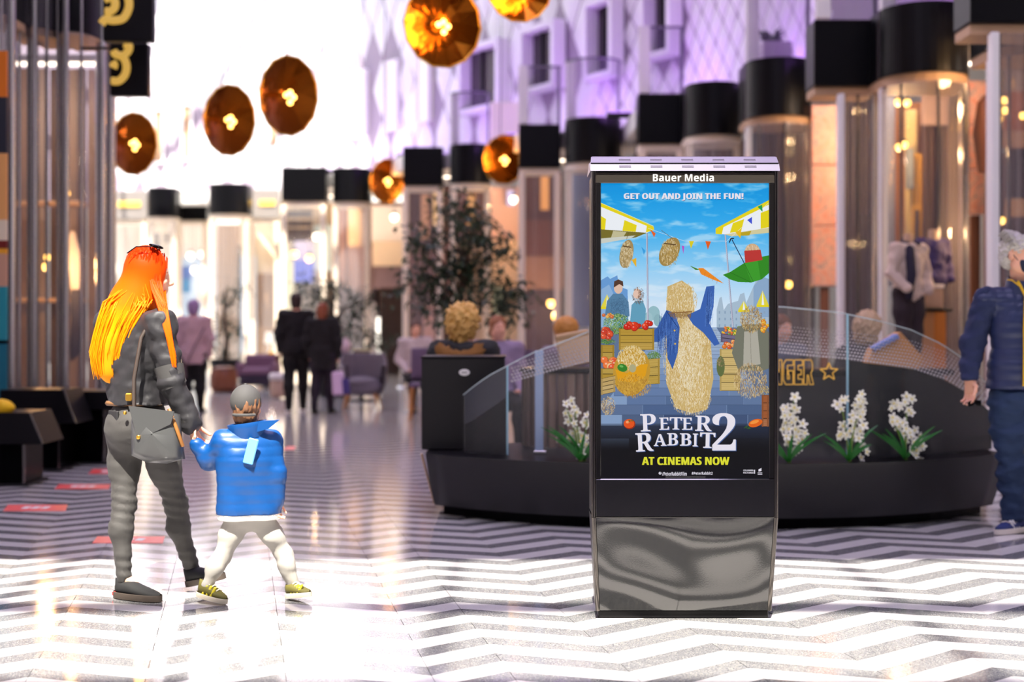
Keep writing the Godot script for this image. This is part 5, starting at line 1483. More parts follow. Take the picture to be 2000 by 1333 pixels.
	crate(1172, 740, 1200, 772, 4, C(196, 164, 100), -6.0); fluff(1186, 792, 14, 18, 320, [C(206, 176, 120), C(150, 116, 70), C(236, 216, 176)], 1.6, 4.0)
	# produce and sacks on the right
	blobs(1408, 1444, 640, 662, 60, 3.0, [C(240, 190, 30), C(230, 120, 40), C(210, 80, 60), C(110, 150, 50), C(240, 210, 70)]); crate(1406, 652, 1440, 668, 2, C(110, 100, 130), 4.0)
	blobs(1410, 1438, 668, 680, 10, 5.5, [C(226, 120, 40), C(214, 90, 40), C(236, 160, 90)]); crate(1404, 682, 1444, 764, 5, C(202, 172, 100))
	pg([[1438, 640], [1452, 634], [1486, 634], [1500, 650], [1500, 720], [1486, 726], [1440, 722], [1428, 690]], C(116, 118, 104)); pg([[1452, 648], [1478, 646], [1484, 712], [1450, 716]], C(176, 172, 160)); ln(1464, 648, 1466, 714, 0.6, C(120, 116, 104))
	fluff(1466, 622, 22, 26, 800, [C(196, 164, 100), C(160, 124, 70), C(222, 196, 140), C(130, 96, 50)], 1.6, 5.0); fluff(1464, 742, 32, 34, 1000, [C(206, 180, 130), C(170, 136, 84), C(226, 206, 164), C(140, 106, 64)], 1.6, 6.0)
	blobs(1486, 1500, 626, 650, 14, 3.6, [C(236, 180, 50), C(226, 140, 40)]); el(1406, 716, 8, 20, C(96, 110, 64)); fluff(1406, 706, 8, 9, 120, [C(170, 150, 110), C(130, 110, 80)], 1, 3)
	crate(1486, 772, 1500, 834, 4, C(160, 92, 52)); fluff(1492, 762, 9, 9, 80, [C(206, 186, 130), C(170, 140, 80)], 4, 5)
	# fallen fruit at the bottom
	el(1228, 829, 11.5, 10, C(150, 40, 10)); el(1227, 828, 10.5, 9, C(228, 84, 22)); el(1224, 825, 3.5, 2.6, C(250, 160, 100)); fluff(1229, 822, 4, 2, 16, [C(60, 110, 40)], 3, 2)
	el(1474, 827, 14, 7.5, C(226, 100, 20), -0.3); el(1472, 825, 9, 3.2, C(246, 150, 60), -0.3); fluff(1458, 834, 5, 3, 24, [C(50, 100, 30)], 4, 3)
	return P

# ---------------------------------------------------------------- lounge furniture in the distance
func furniture() -> void:
	var mauve := mat("mauve_fabric", C(116, 106, 112), 0.85)
	var leg_m := mat("oak_leg", C(190, 130, 76), 0.5)
	# armchair beside the walking couple
	var d := 20.6
	var o := Vector3(sx(708, d), 0, -d)
	var t := thing("armchair", "mauve grey tub armchair on tapered oak legs right of the walking couple", "armchair", o)
	var g := Geo.new()
	var rows := []
	for q in [[0.20, 0.27], [0.30, 0.33], [0.5, 0.36], [0.78, 0.37], [0.80, 0.345], [0.78, 0.32], [0.45, 0.29]]:
		var row := []
		for i in 21:
			var a := lerpf(-0.35, PI + 0.9, i / 20.0)
			var y: float = q[0]
			if y > 0.4: y *= lerpf(0.8, 1.0, smoothstep(0.0, 0.5, sin(clampf(a, 0, PI))))
			row.append(o + Vector3(cos(a) * q[1], y, -sin(a - 0.4) * q[1] * 0.9))
		rows.append(row)
	g.rows(rows)
	part(t, "shell", g, mauve)
	part(t, "seat", Geo.new().ball(o + Vector3(-0.02, 0.38, 0.03), Vector3(0.29, 0.09, 0.28), Basis(), 20, 10), mauve)
	part(t, "base", Geo.new().lathe([Vector2(0.01, 0.2), Vector2(0.27, 0.2), Vector2(0.3, 0.27), Vector2(0.29, 0.38), Vector2(0.01, 0.38)], 24, o), mauve)
	for k in [[-0.2, 0.2], [0.2, 0.2], [-0.2, -0.18], [0.2, -0.18]]:
		part(t, "leg", Geo.new().tube([o + Vector3(k[0], 0.22, k[1]), o + Vector3(k[0] * 1.25, 0.0, k[1] * 1.25)], [0.024, 0.014], 8), leg_m)
	# leather pouffe
	d = 25.5
	o = Vector3(sx(437, d), 0, -d)
	t = thing("pouffe", "round brown leather pouffe beyond the lady in pink", "pouffe", o)
	part(t, "cushion", Geo.new().lathe([Vector2(0.01, 0.0), Vector2(0.2, 0.01), Vector2(0.245, 0.1), Vector2(0.25, 0.28), Vector2(0.22, 0.42), Vector2(0.12, 0.46), Vector2(0.01, 0.46)], 24, o), mat("tan_leather", C(134, 74, 46), 0.45))
	part(t, "piping", Geo.new().tube(range(25).map(func(i): return o + Vector3(cos(TAU * i / 24.0) * 0.225, 0.415, sin(TAU * i / 24.0) * 0.225)), 0.012, 6, false), mat("dark_leather", C(84, 46, 30), 0.5))
	part(t, "button", Geo.new().ball(o + Vector3(0, 0.46, 0), Vector3(0.03, 0.012, 0.03), Basis(), 8, 5), M.dark_leather)
	# low sofa
	d = 27.0
	o = Vector3(sx(504, d), 0, -d)
	t = thing("sofa", "low plum sofa between the pouffe and the walking couple", "sofa", o)
	var plum := mat("plum_fabric", C(128, 92, 112), 0.85)
	part(t, "base", Geo.new().box(o + Vector3(0, 0.16, 0), Vector3(0.62, 0.2, 0.6), 0.03), mat("sofa_base", C(52, 40, 56), 0.8))
	part(t, "seat_cushion", Geo.new().box(o + Vector3(0, 0.32, 0.04), Vector3(0.6, 0.16, 0.52), 0.05), plum)
	part(t, "backrest", Geo.new().box(o + Vector3(0, 0.46, -0.26), Vector3(0.6, 0.36, 0.14), 0.05), plum)
	for g2 in [-1.0, 1.0]:
		part(t, "armrest", Geo.new().box(o + Vector3(g2 * 0.32, 0.34, 0), Vector3(0.1, 0.3, 0.58), 0.035), plum)
		part(t, "leg", Geo.new().tube([o + Vector3(g2 * 0.26, 0.07, 0.24), o + Vector3(g2 * 0.28, 0, 0.26)], [0.02, 0.014], 6), leg_m)
	# beige stool
	d = 23.5
	o = Vector3(sx(546, d), 0, -d)
	t = thing("stool", "pale beige drum stool just left of the walking man's legs", "stool", o)
	part(t, "drum", Geo.new().lathe([Vector2(0.01, 0.02), Vector2(0.15, 0.02), Vector2(0.16, 0.06), Vector2(0.16, 0.3), Vector2(0.01, 0.3)], 20, o), mat("beige_fabric", C(190, 158, 136), 0.8))
	part(t, "cushion", Geo.new().lathe([Vector2(0.01, 0.3), Vector2(0.17, 0.3), Vector2(0.18, 0.36), Vector2(0.15, 0.41), Vector2(0.01, 0.42)], 20, o), mat("white_fabric", C(230, 220, 214), 0.8))
	# side table with a lamp, and a set table
	d = 28.0
	o = Vector3(sx(530, d), 0, -d)
	t = thing("side_table", "brown round side table behind the walking man's elbow", "table", o)
	part(t, "top", Geo.new().lathe([Vector2(0.01, 0.62), Vector2(0.24, 0.62), Vector2(0.24, 0.585), Vector2(0.01, 0.585)], 22, o), M.brown_wood)
	part(t, "column", Geo.new().lathe([Vector2(0.01, 0.585), Vector2(0.17, 0.585), Vector2(0.2, 0.3), Vector2(0.17, 0.02), Vector2(0.01, 0.02)], 18, o), M.brown_wood)
	part(t, "foot", Geo.new().lathe([Vector2(0.01, 0.03), Vector2(0.2, 0.03), Vector2(0.2, 0.0)], 18, o), M.charcoal)
	t = thing("table_lamp", "small table lamp with a glowing white drum shade on the brown side table", "lamp", o + Vector3(0, 0.62, 0))
	part(t, "base", Geo.new().lathe([Vector2(0.005, 0.62), Vector2(0.08, 0.62), Vector2(0.07, 0.65), Vector2(0.015, 0.68), Vector2(0.015, 0.86), Vector2(0.001, 0.86)], 14, o), M.gold)
	part(t, "shade", Geo.new().lathe([Vector2(0.14, 0.84), Vector2(0.11, 1.06)], 18, o), glow("shade_glow", C(255, 244, 230), 1.3))
	lamp(t, Vector3(0, 0.52, 0), C(255, 230, 200), 0.5, 0.05)
	d = 22.6
	o = Vector3(sx(706, d), 0, -d)
	t = thing("cafe_table", "dark café table set with a cream dish behind the mauve armchair", "table", o)
	part(t, "top", Geo.new().box(o + Vector3(0, 0.74, 0), Vector3(0.7, 0.04, 0.5), 0.01), mat("dark_purple_top", C(48, 36, 56), 0.4))
	part(t, "column", Geo.new().tube([o + Vector3(0, 0.02, 0), o + Vector3(0, 0.73, 0)], 0.035, 10), M.charcoal)
	part(t, "foot", Geo.new().lathe([Vector2(0.01, 0.04), Vector2(0.22, 0.02), Vector2(0.22, 0.0)], 18, o), M.charcoal)
	solo("dish", Geo.new().lathe([Vector2(0.001, 0.0), Vector2(0.1, 0.0), Vector2(0.17, 0.05), Vector2(0.165, 0.055), Vector2(0.1, 0.012), Vector2(0.001, 0.012)], 20, o + Vector3(0.02, 0.76, 0.05), Basis.from_scale(Vector3(1, 1, 0.8))), mat("cream_dish", C(226, 208, 150), 0.4), "shallow cream dish on the dark café table", "dish")
	solo("vase", Geo.new().lathe([Vector2(0.001, 0.0), Vector2(0.05, 0.0), Vector2(0.09, 0.08), Vector2(0.085, 0.16), Vector2(0.04, 0.21), Vector2(0.05, 0.24)], 16, o + Vector3(-0.24, 0.76, 0.1)), mat("pink_vase", C(216, 190, 200), 0.4), "round pale pink vase on the dark café table beside the walking woman", "vase")
	# post foot with white cap and a bench behind the cabinet
	d = 27.6
	o = Vector3(sx(789, d), 0, -d + 0.3)
	t = thing("barrier_post", "slim post with a white ball cap standing left of the booth", "post", o)
	part(t, "post", Geo.new().tube([o, o + Vector3(0, 0.55, 0)], 0.05, 12), M.steel)
	part(t, "cap", Geo.new().ball(o + Vector3(0, 0.62, 0), Vector3(0.1, 0.11, 0.1), Basis(), 14, 9), M.white_paint)
	part(t, "base", Geo.new().lathe([Vector2(0.01, 0.03), Vector2(0.12, 0.03), Vector2(0.13, 0.0)], 16, o), M.steel)
	for q in [[834, 18.2, "dark chair back seen beside the blond customer's shoulder, left of the booth"], [1010, 16.6, "dark lilac chair behind the seated customers in the booth"]]:
		o = Vector3(sx(q[0], q[1]), 0, -q[1])
		t = thing("cafe_chair", q[2], "chair", o)
		part(t, "seat", Geo.new().box(o + Vector3(0, 0.45, 0), Vector3(0.44, 0.06, 0.44), 0.02), mat("lilac_seat", C(96, 80, 110), 0.7))
		part(t, "backrest", Geo.new().box(o + Vector3(0, 0.72, -0.2), Vector3(0.44, 0.4, 0.05), 0.02, Basis(Vector3.RIGHT, -0.12)), M.lilac_seat)
		for k in [[-1, -1], [1, -1], [-1, 1], [1, 1]]: part(t, "leg", Geo.new().tube([o + Vector3(k[0] * 0.19, 0.43, k[1] * 0.19), o + Vector3(k[0] * 0.21, 0, k[1] * 0.21)], [0.018, 0.012], 7), leg_m)

# ---------------------------------------------------------------- trees in the hall
func trees() -> void:
	tree("large leafy fig tree in a pot rising behind the blond customer at the booth", 905, 16.4, 4.35, [[0, 0, 0], [-18, -105, 0.1], [20, -80, -0.2], [-70, -40, 0.0], [64, -30, 0.1], [-30, 20, 0.2], [38, 40, -0.1], [96, 60, 0.0], [-88, 30, 0.1], [10, -40, 0.3], [-5, 80, 0.0], [80, 95, 0.2], [-60, 75, 0.1]], 515, 37.0, 1700, 11)
	tree("smaller thin-leaved tree behind the walking couple", 652, 24.0, 3.0, [[0, 0, 0], [-30, 30, 0.1], [34, 36, 0], [-50, -10, 0], [46, 84, 0.1], [0, 70, 0.0], [60, 20, 0.1], [-20, 96, 0], [90, 100, 0]], 570, 27.0, 800, 23)
	tree("sparse dark tree before the tan column on the far left", 440, 29.0, 2.6, [[0, 0, 0], [-12, 40, 0], [14, 60, 0], [-20, 86, 0.1], [22, -20, 0], [0, 110, 0]], 585, 20.0, 280, 31)

func tree(label: String, px: float, deep: float, _h: float, clumps: Array, py: float, rad: float, leaves: int, sd: int) -> void:
	var r := RandomNumberGenerator.new(); r.seed = sd
	var foot_at := Vector3(sx(px, deep), 0, -deep)
	var t := thing("tree", label, "tree", foot_at)
	part(t, "pot", Geo.new().lathe([Vector2(0.01, 0.0), Vector2(0.24, 0.0), Vector2(0.32, 0.5), Vector2(0.29, 0.5), Vector2(0.28, 0.44), Vector2(0.01, 0.44)], 24, foot_at), M.charcoal)
	var crown := spot(px, py, deep)
	part(t, "trunk", Geo.new().tube([foot_at + Vector3(0, 0.4, 0), foot_at + Vector3(0.04, 0.9, 0.02), crown - Vector3(0.03, 0.3, 0), crown + Vector3(0, 0.2, 0)], [0.06, 0.05, 0.035, 0.02], 8), mat("bark_%d" % sd, C(80, 62, 50), 0.8))
	var pts := []
	for c in clumps:
		var p := spot(px + c[0], py + c[1], deep + c[2])
		pts.append(p)
		var mid := (p + crown) / 2 - Vector3(0, 0.15, 0)
		part(t, "branch", Geo.new().tube([Vector3(foot_at.x, maxf(1.1, minf(p.y - 0.3, crown.y - 0.2)), foot_at.z), mid, p], [0.025, 0.016, 0.006], 6), M["bark_%d" % sd])
	var g := Geo.new()
	for k in leaves:
		var p: Vector3 = pts[k % pts.size()]
		var R := rad / FPX * deep
		var v := Vector3(r.randfn(), r.randfn() * 0.85, r.randfn()) * R * 0.62
		var dir := (Vector3(r.randf_range(-1, 1), r.randf_range(-0.9, 0.3), r.randf_range(-1, 1))).normalized() * r.randf_range(0.09, 0.16)
		var sh := r.randf_range(0.75, 1.3)
		g.col = Color(0.035 * sh, 0.06 * sh, 0.028 * sh)
		blade(g, p + v, dir, r.randf_range(0.02, 0.036))
	var lm := mat("leaves_%d" % sd, Color(1, 1, 1), 0.45)
	lm.vertex_color_use_as_albedo = true
	part(t, "foliage", g, lm).set_meta("kind", "stuff")

# ---------------------------------------------------------------- white orchids on the booth's ledge
func orchids() -> void:
	var petal := mat("orchid_white", C(252, 252, 240), 0.5)
	petal.backlight_enabled = true; petal.backlight = C(120, 120, 100)
	var lip := mat("orchid_lip", C(240, 226, 140), 0.5)
	var stem_m := mat("stem_green", C(110, 140, 50), 0.5)
	var leaf_m := mat("orchid_leaf", C(30, 110, 34), 0.4)
	# one flower, built once
	var f := Geo.new()
	for k in 5:
		var a := TAU * k / 5.0 + 0.3
		var b := Basis(Vector3(0, 0, 1), a) * Basis(Vector3.RIGHT, 0.35)
		f.ball(b * Vector3(0, 0.017, 0), Vector3(0.0095, 0.016, 0.003), b, 8, 6)
	var fm := f.mesh()
	var lm := Geo.new().ball(Vector3(0, -0.003, 0.008), Vector3(0.006, 0.008, 0.008), Basis(), 8, 6).mesh()
	# px, py of stem foot; flower heads as px, py
	var O := [
		["white orchid spray left of the totem, upright with a hanging lower cluster", 1133, 905, 0.03, [[1105, 790], [1115, 782], [1122, 796], [1103, 806], [1114, 812], [1126, 806], [1110, 824], [1120, 826]]],
		["white orchid spray partly hidden behind the left edge of the totem", 1140, 905, 0.06, [[1147, 812], [1140, 826], [1149, 832], [1118, 846], [1128, 842], [1136, 850], [1112, 856], [1124, 862], [1134, 862], [1145, 868], [1128, 876], [1138, 882], [1130, 888], [1147, 856]]],
		["white orchid spray just right of the totem, beneath the gold letters", 1540, 906, 0.05, [[1551, 776], [1526, 800], [1536, 798], [1550, 794], [1556, 802], [1530, 812], [1542, 812], [1534, 826], [1546, 824], [1554, 818], [1528, 838], [1540, 840], [1552, 838], [1568, 830], [1560, 842], [1570, 846], [1544, 854], [1556, 852], [1566, 858], [1534, 852], [1540, 866], [1558, 866], [1562, 876], [1554, 884]]],
		["white orchid spray in the middle on the right, with two tall forked stems", 1658, 904, 0.05, [[1642, 782], [1650, 780], [1636, 792], [1641, 798], [1680, 770], [1674, 780], [1684, 784], [1672, 792], [1682, 794], [1676, 806], [1684, 804], [1668, 812], [1680, 816], [1660, 822], [1672, 826], [1684, 832], [1648, 832], [1656, 840], [1668, 838], [1680, 844], [1642, 846], [1652, 850], [1634, 852], [1666, 852], [1676, 856], [1684, 874], [1690, 882], [1682, 896]]],
		["white orchid spray on the far right, leaning left then drooping right", 1768, 902, 0.05, [[1772, 776], [1780, 780], [1766, 786], [1746, 788], [1738, 796], [1752, 790], [1758, 796], [1772, 800], [1780, 808], [1743, 816], [1750, 824], [1740, 826], [1764, 826], [1756, 834], [1768, 838], [1762, 848], [1774, 846], [1780, 854], [1770, 862], [1782, 866], [1790, 842], [1796, 852], [1800, 872], [1790, 878], [1776, 878], [1786, 890], [1796, 898], [1792, 862]]]]
	for q in O:
		var at := func(px: float, py: float) -> Vector3: return on_glass(px, py, q[3])
		var base: Vector3 = at.call(q[1], 893)
		base.y = 0.404
		var t := thing("orchid", q[0], "flower", base, "white orchids along the booth ledge")
		var n: int = q[4].size()
		# two stems rising through the flowers
		var tops := [q[4][0], q[4][n / 3]]
		for k in 2:
			var top: Vector3 = at.call(tops[k][0], tops[k][1] + 2)
			var mid: Vector3 = at.call(lerpf(q[1], tops[k][0], 0.35), lerpf(900, tops[k][1], 0.5))
			part(t, "stem", Geo.new().tube([base + Vector3(0.01 * k, 0, 0), mid, top], [0.006, 0.005, 0.003], 7), stem_m)
		for k in 9:
			var a: float = k * 2.4 + q[1]
			var l := rng.randf_range(0.14, 0.3)
			var dir := Vector3(cos(a) * 0.45, 0.8, sin(a) * 0.35).normalized() * l
			var g := Geo.new()
			var s := dir.cross(Vector3(0, 0, 1)).normalized() * 0.011
			var l0 := []; var l1 := []
			for m in 7:
				var u := m / 6.0
				var c: Vector3 = base + dir * u + Vector3(cos(a), -0.35, 0.0) * l * 0.42 * u * u
				var w := sin(PI * clampf(u * 0.86 + 0.1, 0, 1))
				l0.append(c - s * w); l1.append(c + s * w + Vector3(0, 0, 0.004))
			g.rows([l0, l1])
			part(t, "leaf", g, leaf_m)
		for k in n:
			var p: Vector3 = at.call(q[4][k][0], q[4][k][1])
			var b := Basis(Vector3.UP, rng.randf_range(-0.8, 0.8)) * Basis(Vector3.RIGHT, rng.randf_range(-0.5, 0.5)) * Basis(Vector3(0, 0, 1), rng.randf() * TAU)
			b = b.scaled(Vector3.ONE * rng.randf_range(0.85, 1.15))
			var o := part(t, "flower", fm, petal)
			o.transform = Transform3D(b, p + Vector3(0, 0, rng.randf_range(-0.02, 0.03)) - base)
			part(o, "flower_lip", lm, lip)

# ---------------------------------------------------------------- people
func head_into(g: Geo, o: Vector3, fwd: Vector3, up: Vector3, s: float, h: float) -> void:     # o = middle of the head, s = head height
	var r := up.cross(fwd).normalized()
	up = fwd.cross(r).normalized()
	var b := Basis(r, up, fwd)
	var k := s / 0.225
	var L := func(x: float, y: float, z: float) -> Vector3: return o + b * (Vector3(x, y, z) * k)
	var m := 0.17 * k
	var f := Sdf.new(o - Vector3(m, m, m), o + Vector3(m, m, m), h)
	f.ell(L.call(0, 0.028, -0.012), Vector3(0.072, 0.083, 0.09) * k, b, 0.02)
	f.ell(L.call(0, -0.03, 0.03), Vector3(0.056, 0.07, 0.058) * k, b, 0.03 * k)
	f.cone(L.call(0, -0.06, 0.045), L.call(0, -0.088, 0.062), 0.036 * k, 0.02 * k, 0.03 * k)
	f.cone(L.call(-0.04, -0.06, 0.01), L.call(0.04, -0.06, 0.01), 0.03 * k, 0.03 * k, 0.03 * k)
	if h < 0.012:
		for g2 in [-1.0, 1.0]:
			f.ell(L.call(g2 * 0.031, 0.006, 0.083), Vector3(0.016, 0.011, 0.012) * k, b, 0.012 * k, true)
			f.cone(L.call(g2 * 0.012, 0.028, 0.078), L.call(g2 * 0.046, 0.026, 0.066), 0.009 * k, 0.007 * k, 0.012 * k)
			f.ell(L.call(g2 * 0.04, -0.022, 0.062), Vector3(0.018, 0.016, 0.016) * k, b, 0.015 * k)
			f.ell(L.call(g2 * 0.074, 0.0, -0.012), Vector3(0.008, 0.03, 0.018) * k, b * Basis(Vector3.UP, g2 * 0.35), 0.006 * k)
		f.cone(L.call(0, 0.012, 0.084), L.call(0, -0.024, 0.106), 0.008 * k, 0.0125 * k, 0.012 * k)
		f.cone(L.call(-0.01, -0.03, 0.095), L.call(0.01, -0.03, 0.095), 0.008 * k, 0.008 * k, 0.008 * k)
		f.cone(L.call(-0.017, -0.053, 0.084), L.call(0.017, -0.053, 0.084), 0.006 * k, 0.006 * k, 0.006 * k)
		f.cone(L.call(-0.014, -0.064, 0.082), L.call(0.014, -0.064, 0.082), 0.0065 * k, 0.0065 * k, 0.005 * k)
	else:
		f.cone(L.call(0, 0.01, 0.082), L.call(0, -0.024, 0.1), 0.01 * k, 0.014 * k, 0.012 * k)
		for g2 in [-1.0, 1.0]: f.ell(L.call(g2 * 0.074, 0.0, -0.012), Vector3(0.012, 0.03, 0.018) * k, b, 0.006 * k)
	f.into(g)

func hand_into(g: Geo, wrist: Vector3, dir: Vector3, thumb: Vector3, s: float, curl: float, h: float) -> void:   # thumb = the side the thumb is on
	dir = dir.normalized()
	var x := (thumb - dir * thumb.dot(dir)).normalized()
	var nrm := dir.cross(x)                       # fingers curl towards nrm
	var k := s / 0.18
	var f := Sdf.new(wrist - Vector3.ONE * 0.14 * k, wrist + Vector3.ONE * 0.22 * k, h)
	f = Sdf.new((wrist + dir * 0.09 * k) - Vector3.ONE * 0.15 * k, (wrist + dir * 0.09 * k) + Vector3.ONE * 0.15 * k, h)
	f.cone(wrist - dir * 0.03 * k, wrist + dir * 0.015 * k, 0.024 * k, 0.023 * k, 0.01)
	for c in [-0.028, -0.01, 0.008, 0.026]:
		f.cone(wrist + dir * 0.01 * k + x * c * 0.6 * k, wrist + (dir * 0.085 + x * c) * k, 0.0155 * k, 0.0125 * k, 0.016 * k)
	var L := [0.068, 0.08, 0.085, 0.076]
	for q in 4:
		var c := -0.032 + q * 0.0205
		var p := wrist + (dir * (0.088 + (0.004 if q in [1, 2] else 0.0)) + x * c) * k
		var ang := 0.0
		for m in 3:
			ang += curl * [0.75, 1.0, 0.8][m] * (1.0 + 0.08 * (3 - q))
			var l: float = L[q] * [0.45, 0.31, 0.24][m] * k
			var e := p + (dir * cos(ang) + nrm * sin(ang) + x * c * 0.6).normalized() * l
			f.cone(p, e, [0.0095, 0.0085, 0.0078][m] * k, [0.0085, 0.0078, 0.0068][m] * k, 0.004 * k)
			p = e
	var tp := wrist + (dir * 0.03 + x * 0.026) * k
	var t1 := tp + (dir * 0.025 + x * 0.028 + nrm * 0.012) * k
	var t2 := t1 + (dir * 0.03 + x * 0.006 + nrm * 0.01 * (1 + curl)) * k
	var t3 := t2 + (dir * 0.024 - x * 0.003 + nrm * 0.012 * (1 + curl)) * k
	f.cone(tp, t1, 0.015 * k, 0.0115 * k, 0.012 * k); f.cone(t1, t2, 0.011 * k, 0.0095 * k, 0.006 * k); f.cone(t2, t3, 0.0095 * k, 0.0078 * k, 0.004 * k)
	f.into(g)

func cloth_folds(amp: float, fy: float, fx: float, sd: float) -> Callable:
	var nz := FastNoiseLite.new(); nz.seed = int(sd); nz.frequency = 1.0; nz.fractal_octaves = 2
	return func(p: Vector3, _n: Vector3) -> float:
		return amp * nz.get_noise_3d(p.x * fx, p.y * fy, p.z * fx)

# J: joints, all in the hall's metres. Right limbs end in r, left ones in l.
func bounds(J: Dictionary, keys: Array, m: float) -> Array:
	var lo := Vector3.ONE * 1e6
	var hi := -lo
	for k in keys:
		lo = lo.min(J[k]); hi = hi.max(J[k])
	return [lo - Vector3.ONE * m, hi + Vector3.ONE * m]

const ALL := ["head", "neck", "chest", "waist", "pelvis", "shr", "elr", "wrr", "har", "shl", "ell", "wrl", "hal", "hir", "knr", "anr", "tor", "hil", "knl", "anl", "tol"]
func torso_bones(f: Sdf, J: Dictionary, s: float, fat: float, k: float) -> void:
	var side: Vector3 = (J.shr - J.shl).normalized()
	var fw: Vector3 = J.fwd
	var b := Basis(side, Vector3.UP, Vector3.UP.cross(side).normalized() * -1.0).orthonormalized()
	f.ell(J.chest, Vector3(0.155, 0.2, 0.105) * s + Vector3.ONE * fat, b, k)
	f.ell(J.waist, Vector3(0.125, 0.17, 0.095) * s + Vector3.ONE * fat, b, k)
	f.ell(J.pelvis, Vector3(0.155, 0.14, 0.115) * s + Vector3.ONE * fat, b, k)
	f.cone(J.shl, J.shr, 0.058 * s + fat, 0.058 * s + fat, k)
	f.cone((J.shl + J.shr) / 2 - fw * 0.02, J.neck, 0.07 * s + fat, 0.05 * s + fat * 0.5, k)
func arm_bones(f: Sdf, J: Dictionary, e: String, s: float, fat: float, k: float) -> void:
	f.cone(J["sh" + e], J["el" + e], 0.05 * s + fat, 0.04 * s + fat, k)
	f.cone(J["el" + e], J["wr" + e], 0.04 * s + fat, 0.027 * s + fat, k)
func leg_bones(f: Sdf, J: Dictionary, e: String, s: float, fat: float, k: float) -> void:
	var hi: Vector3 = J["hi" + e]; var kn: Vector3 = J["kn" + e]; var an: Vector3 = J["an" + e]
	f.cone(hi, hi.lerp(kn, 0.45), 0.088 * s + fat, 0.08 * s + fat, k)
	f.cone(hi.lerp(kn, 0.45), kn, 0.08 * s + fat, 0.055 * s + fat, k)
	var back := -Vector3(J.fwd) * 0.02 * s
	f.cone(kn, kn.lerp(an, 0.33) + back, 0.053 * s + fat, 0.055 * s + fat, k)
	f.cone(kn.lerp(an, 0.33) + back, an, 0.055 * s + fat, 0.036 * s + fat, k)

func skin_body(J: Dictionary, s: float, h: float, fine := false, hands := {}) -> Geo:
	var g := Geo.new()
	var bb := bounds(J, ALL, 0.2)
	var f := Sdf.new(bb[0], bb[1], h)
	torso_bones(f, J, s * 0.92, -0.008, 0.05)
	f.cone(J.neck, J.head - (J.head - J.neck) * 0.35 - Vector3(J.fwd) * 0.01, 0.052 * s, 0.05 * s, 0.03)
	if not fine: f.ell(J.head, Vector3(0.08, 0.115, 0.095) * s, Basis(), 0.02)
	for e in ["l", "r"]:
		arm_bones(f, J, e, s, -0.006, 0.03)
		leg_bones(f, J, e, s * 0.86, -0.008, 0.04)
		f.cone(J["an" + e], J["an" + e].lerp(J["to" + e], 0.4), 0.03 * s, 0.024 * s, 0.02)
		if not hands.has(e): f.cone(J["wr" + e], J["ha" + e], 0.026 * s, 0.02 * s, 0.02)
	f.into(g)
	return g

func sneaker(t: Node3D, called: String, heel: Vector3, toe: Vector3, up: Vector3, w: float, hgt: float, upper: Material, sole: Material, extra := "") -> MeshInstance3D:
	# heel and toe lie on the bottom of the sole
	var z := (toe - heel).normalized()
	var l := (toe - heel).length()
	var x := up.cross(z).normalized()
	var y := z.cross(x)
	var foot_w := func(u: float) -> float: return w * (0.78 + 0.3 * sin(u * PI * 0.9 + 0.25) - 0.12 * u) * sqrt(clampf(1.0 - pow(absf(2.0 * u - 1.0), 5), 0.02, 1))
	var top_h := func(u: float) -> float: return hgt * (lerpf(1.0, 0.92, u / 0.4) if u < 0.4 else lerpf(0.92, 0.42, pow((u - 0.4) / 0.6, 0.8)))
	var rows := []
	for j in 13:
		var u := j / 12.0
		var row := []
		for i in 16:
			var a := TAU * i / 16.0
			var hh: float = top_h.call(u)
			row.append(heel + z * (l * u) + x * cos(a) * foot_w.call(u) * (0.94 if sin(a) > 0 else 1.0) + y * (maxf(0.0, 0.012 + (sin(a) * 0.5 + 0.5) * (hh - 0.012))))
		rows.append(row)
	var g := Geo.new(); g.rows(rows, true)
	var o := part(t, called, g, upper)
	var sr := []
	for q in [[0.0, 0.97], [0.0, 1.06], [0.026, 1.08], [0.028, 1.0]]:
		var row := []
		for i in 28:
			var a := TAU * i / 28.0
			var u := 0.5 - 0.5 * cos(a)
			var ww: float = foot_w.call(u) * q[1] * (1.0 if sin(a) >= 0 else -1.0)
			row.append(heel + z * (l * (u * 1.03 - 0.015)) + x * ww + y * q[0] * (w / 0.045))
		sr.append(row)
	var sg := Geo.new(); sg.rows(sr, true)
	var bot: Array = sr[0]
	for i in 13: sg.quad(bot[i], bot[27 - i], bot[(26 - i) % 28], bot[i + 1])
	part(o, "sole", sg, sole)
	if extra == "laces":
		for k in 4:
			var u := 0.42 + k * 0.09
			var c: Vector3 = heel + z * l * u + y * (float(top_h.call(u)) + 0.002)
			part(o, "lace", Geo.new().tube([c - x * w * 0.55 - y * 0.004, c + y * 0.003, c + x * w * 0.55 - y * 0.004], 0.0035, 5), sole)
	return o

func strand(g: Geo, pts: Array, r: float, c0: Color, c1: Color) -> void:
	var cv := Curve3D.new()
	for k in pts.size():
		var a: Vector3 = pts[maxi(k - 1, 0)]; var b: Vector3 = pts[mini(k + 1, pts.size() - 1)]
		cv.add_point(pts[k], -(b - a) / 6, (b - a) / 6)
	var n := 9
	var ln_ := cv.get_baked_length()
	var path := []
	var rad := []
	for i in n:
		path.append(cv.sample_baked(ln_ * i / (n - 1.0)))
		rad.append(r * (0.7 + 0.5 * sin(PI * i / (n - 1.0))) * (0.35 if i == n - 1 else 1.0))
	var base := g.v.size()
	g.tube(path, rad, 5, false)
	for i in range(base, g.v.size()): g.c[i] = c0.lerp(c1, float((i - base) / 5) / (n - 1))

func people() -> void:
	woman()
	child()
	man()
	bystanders()

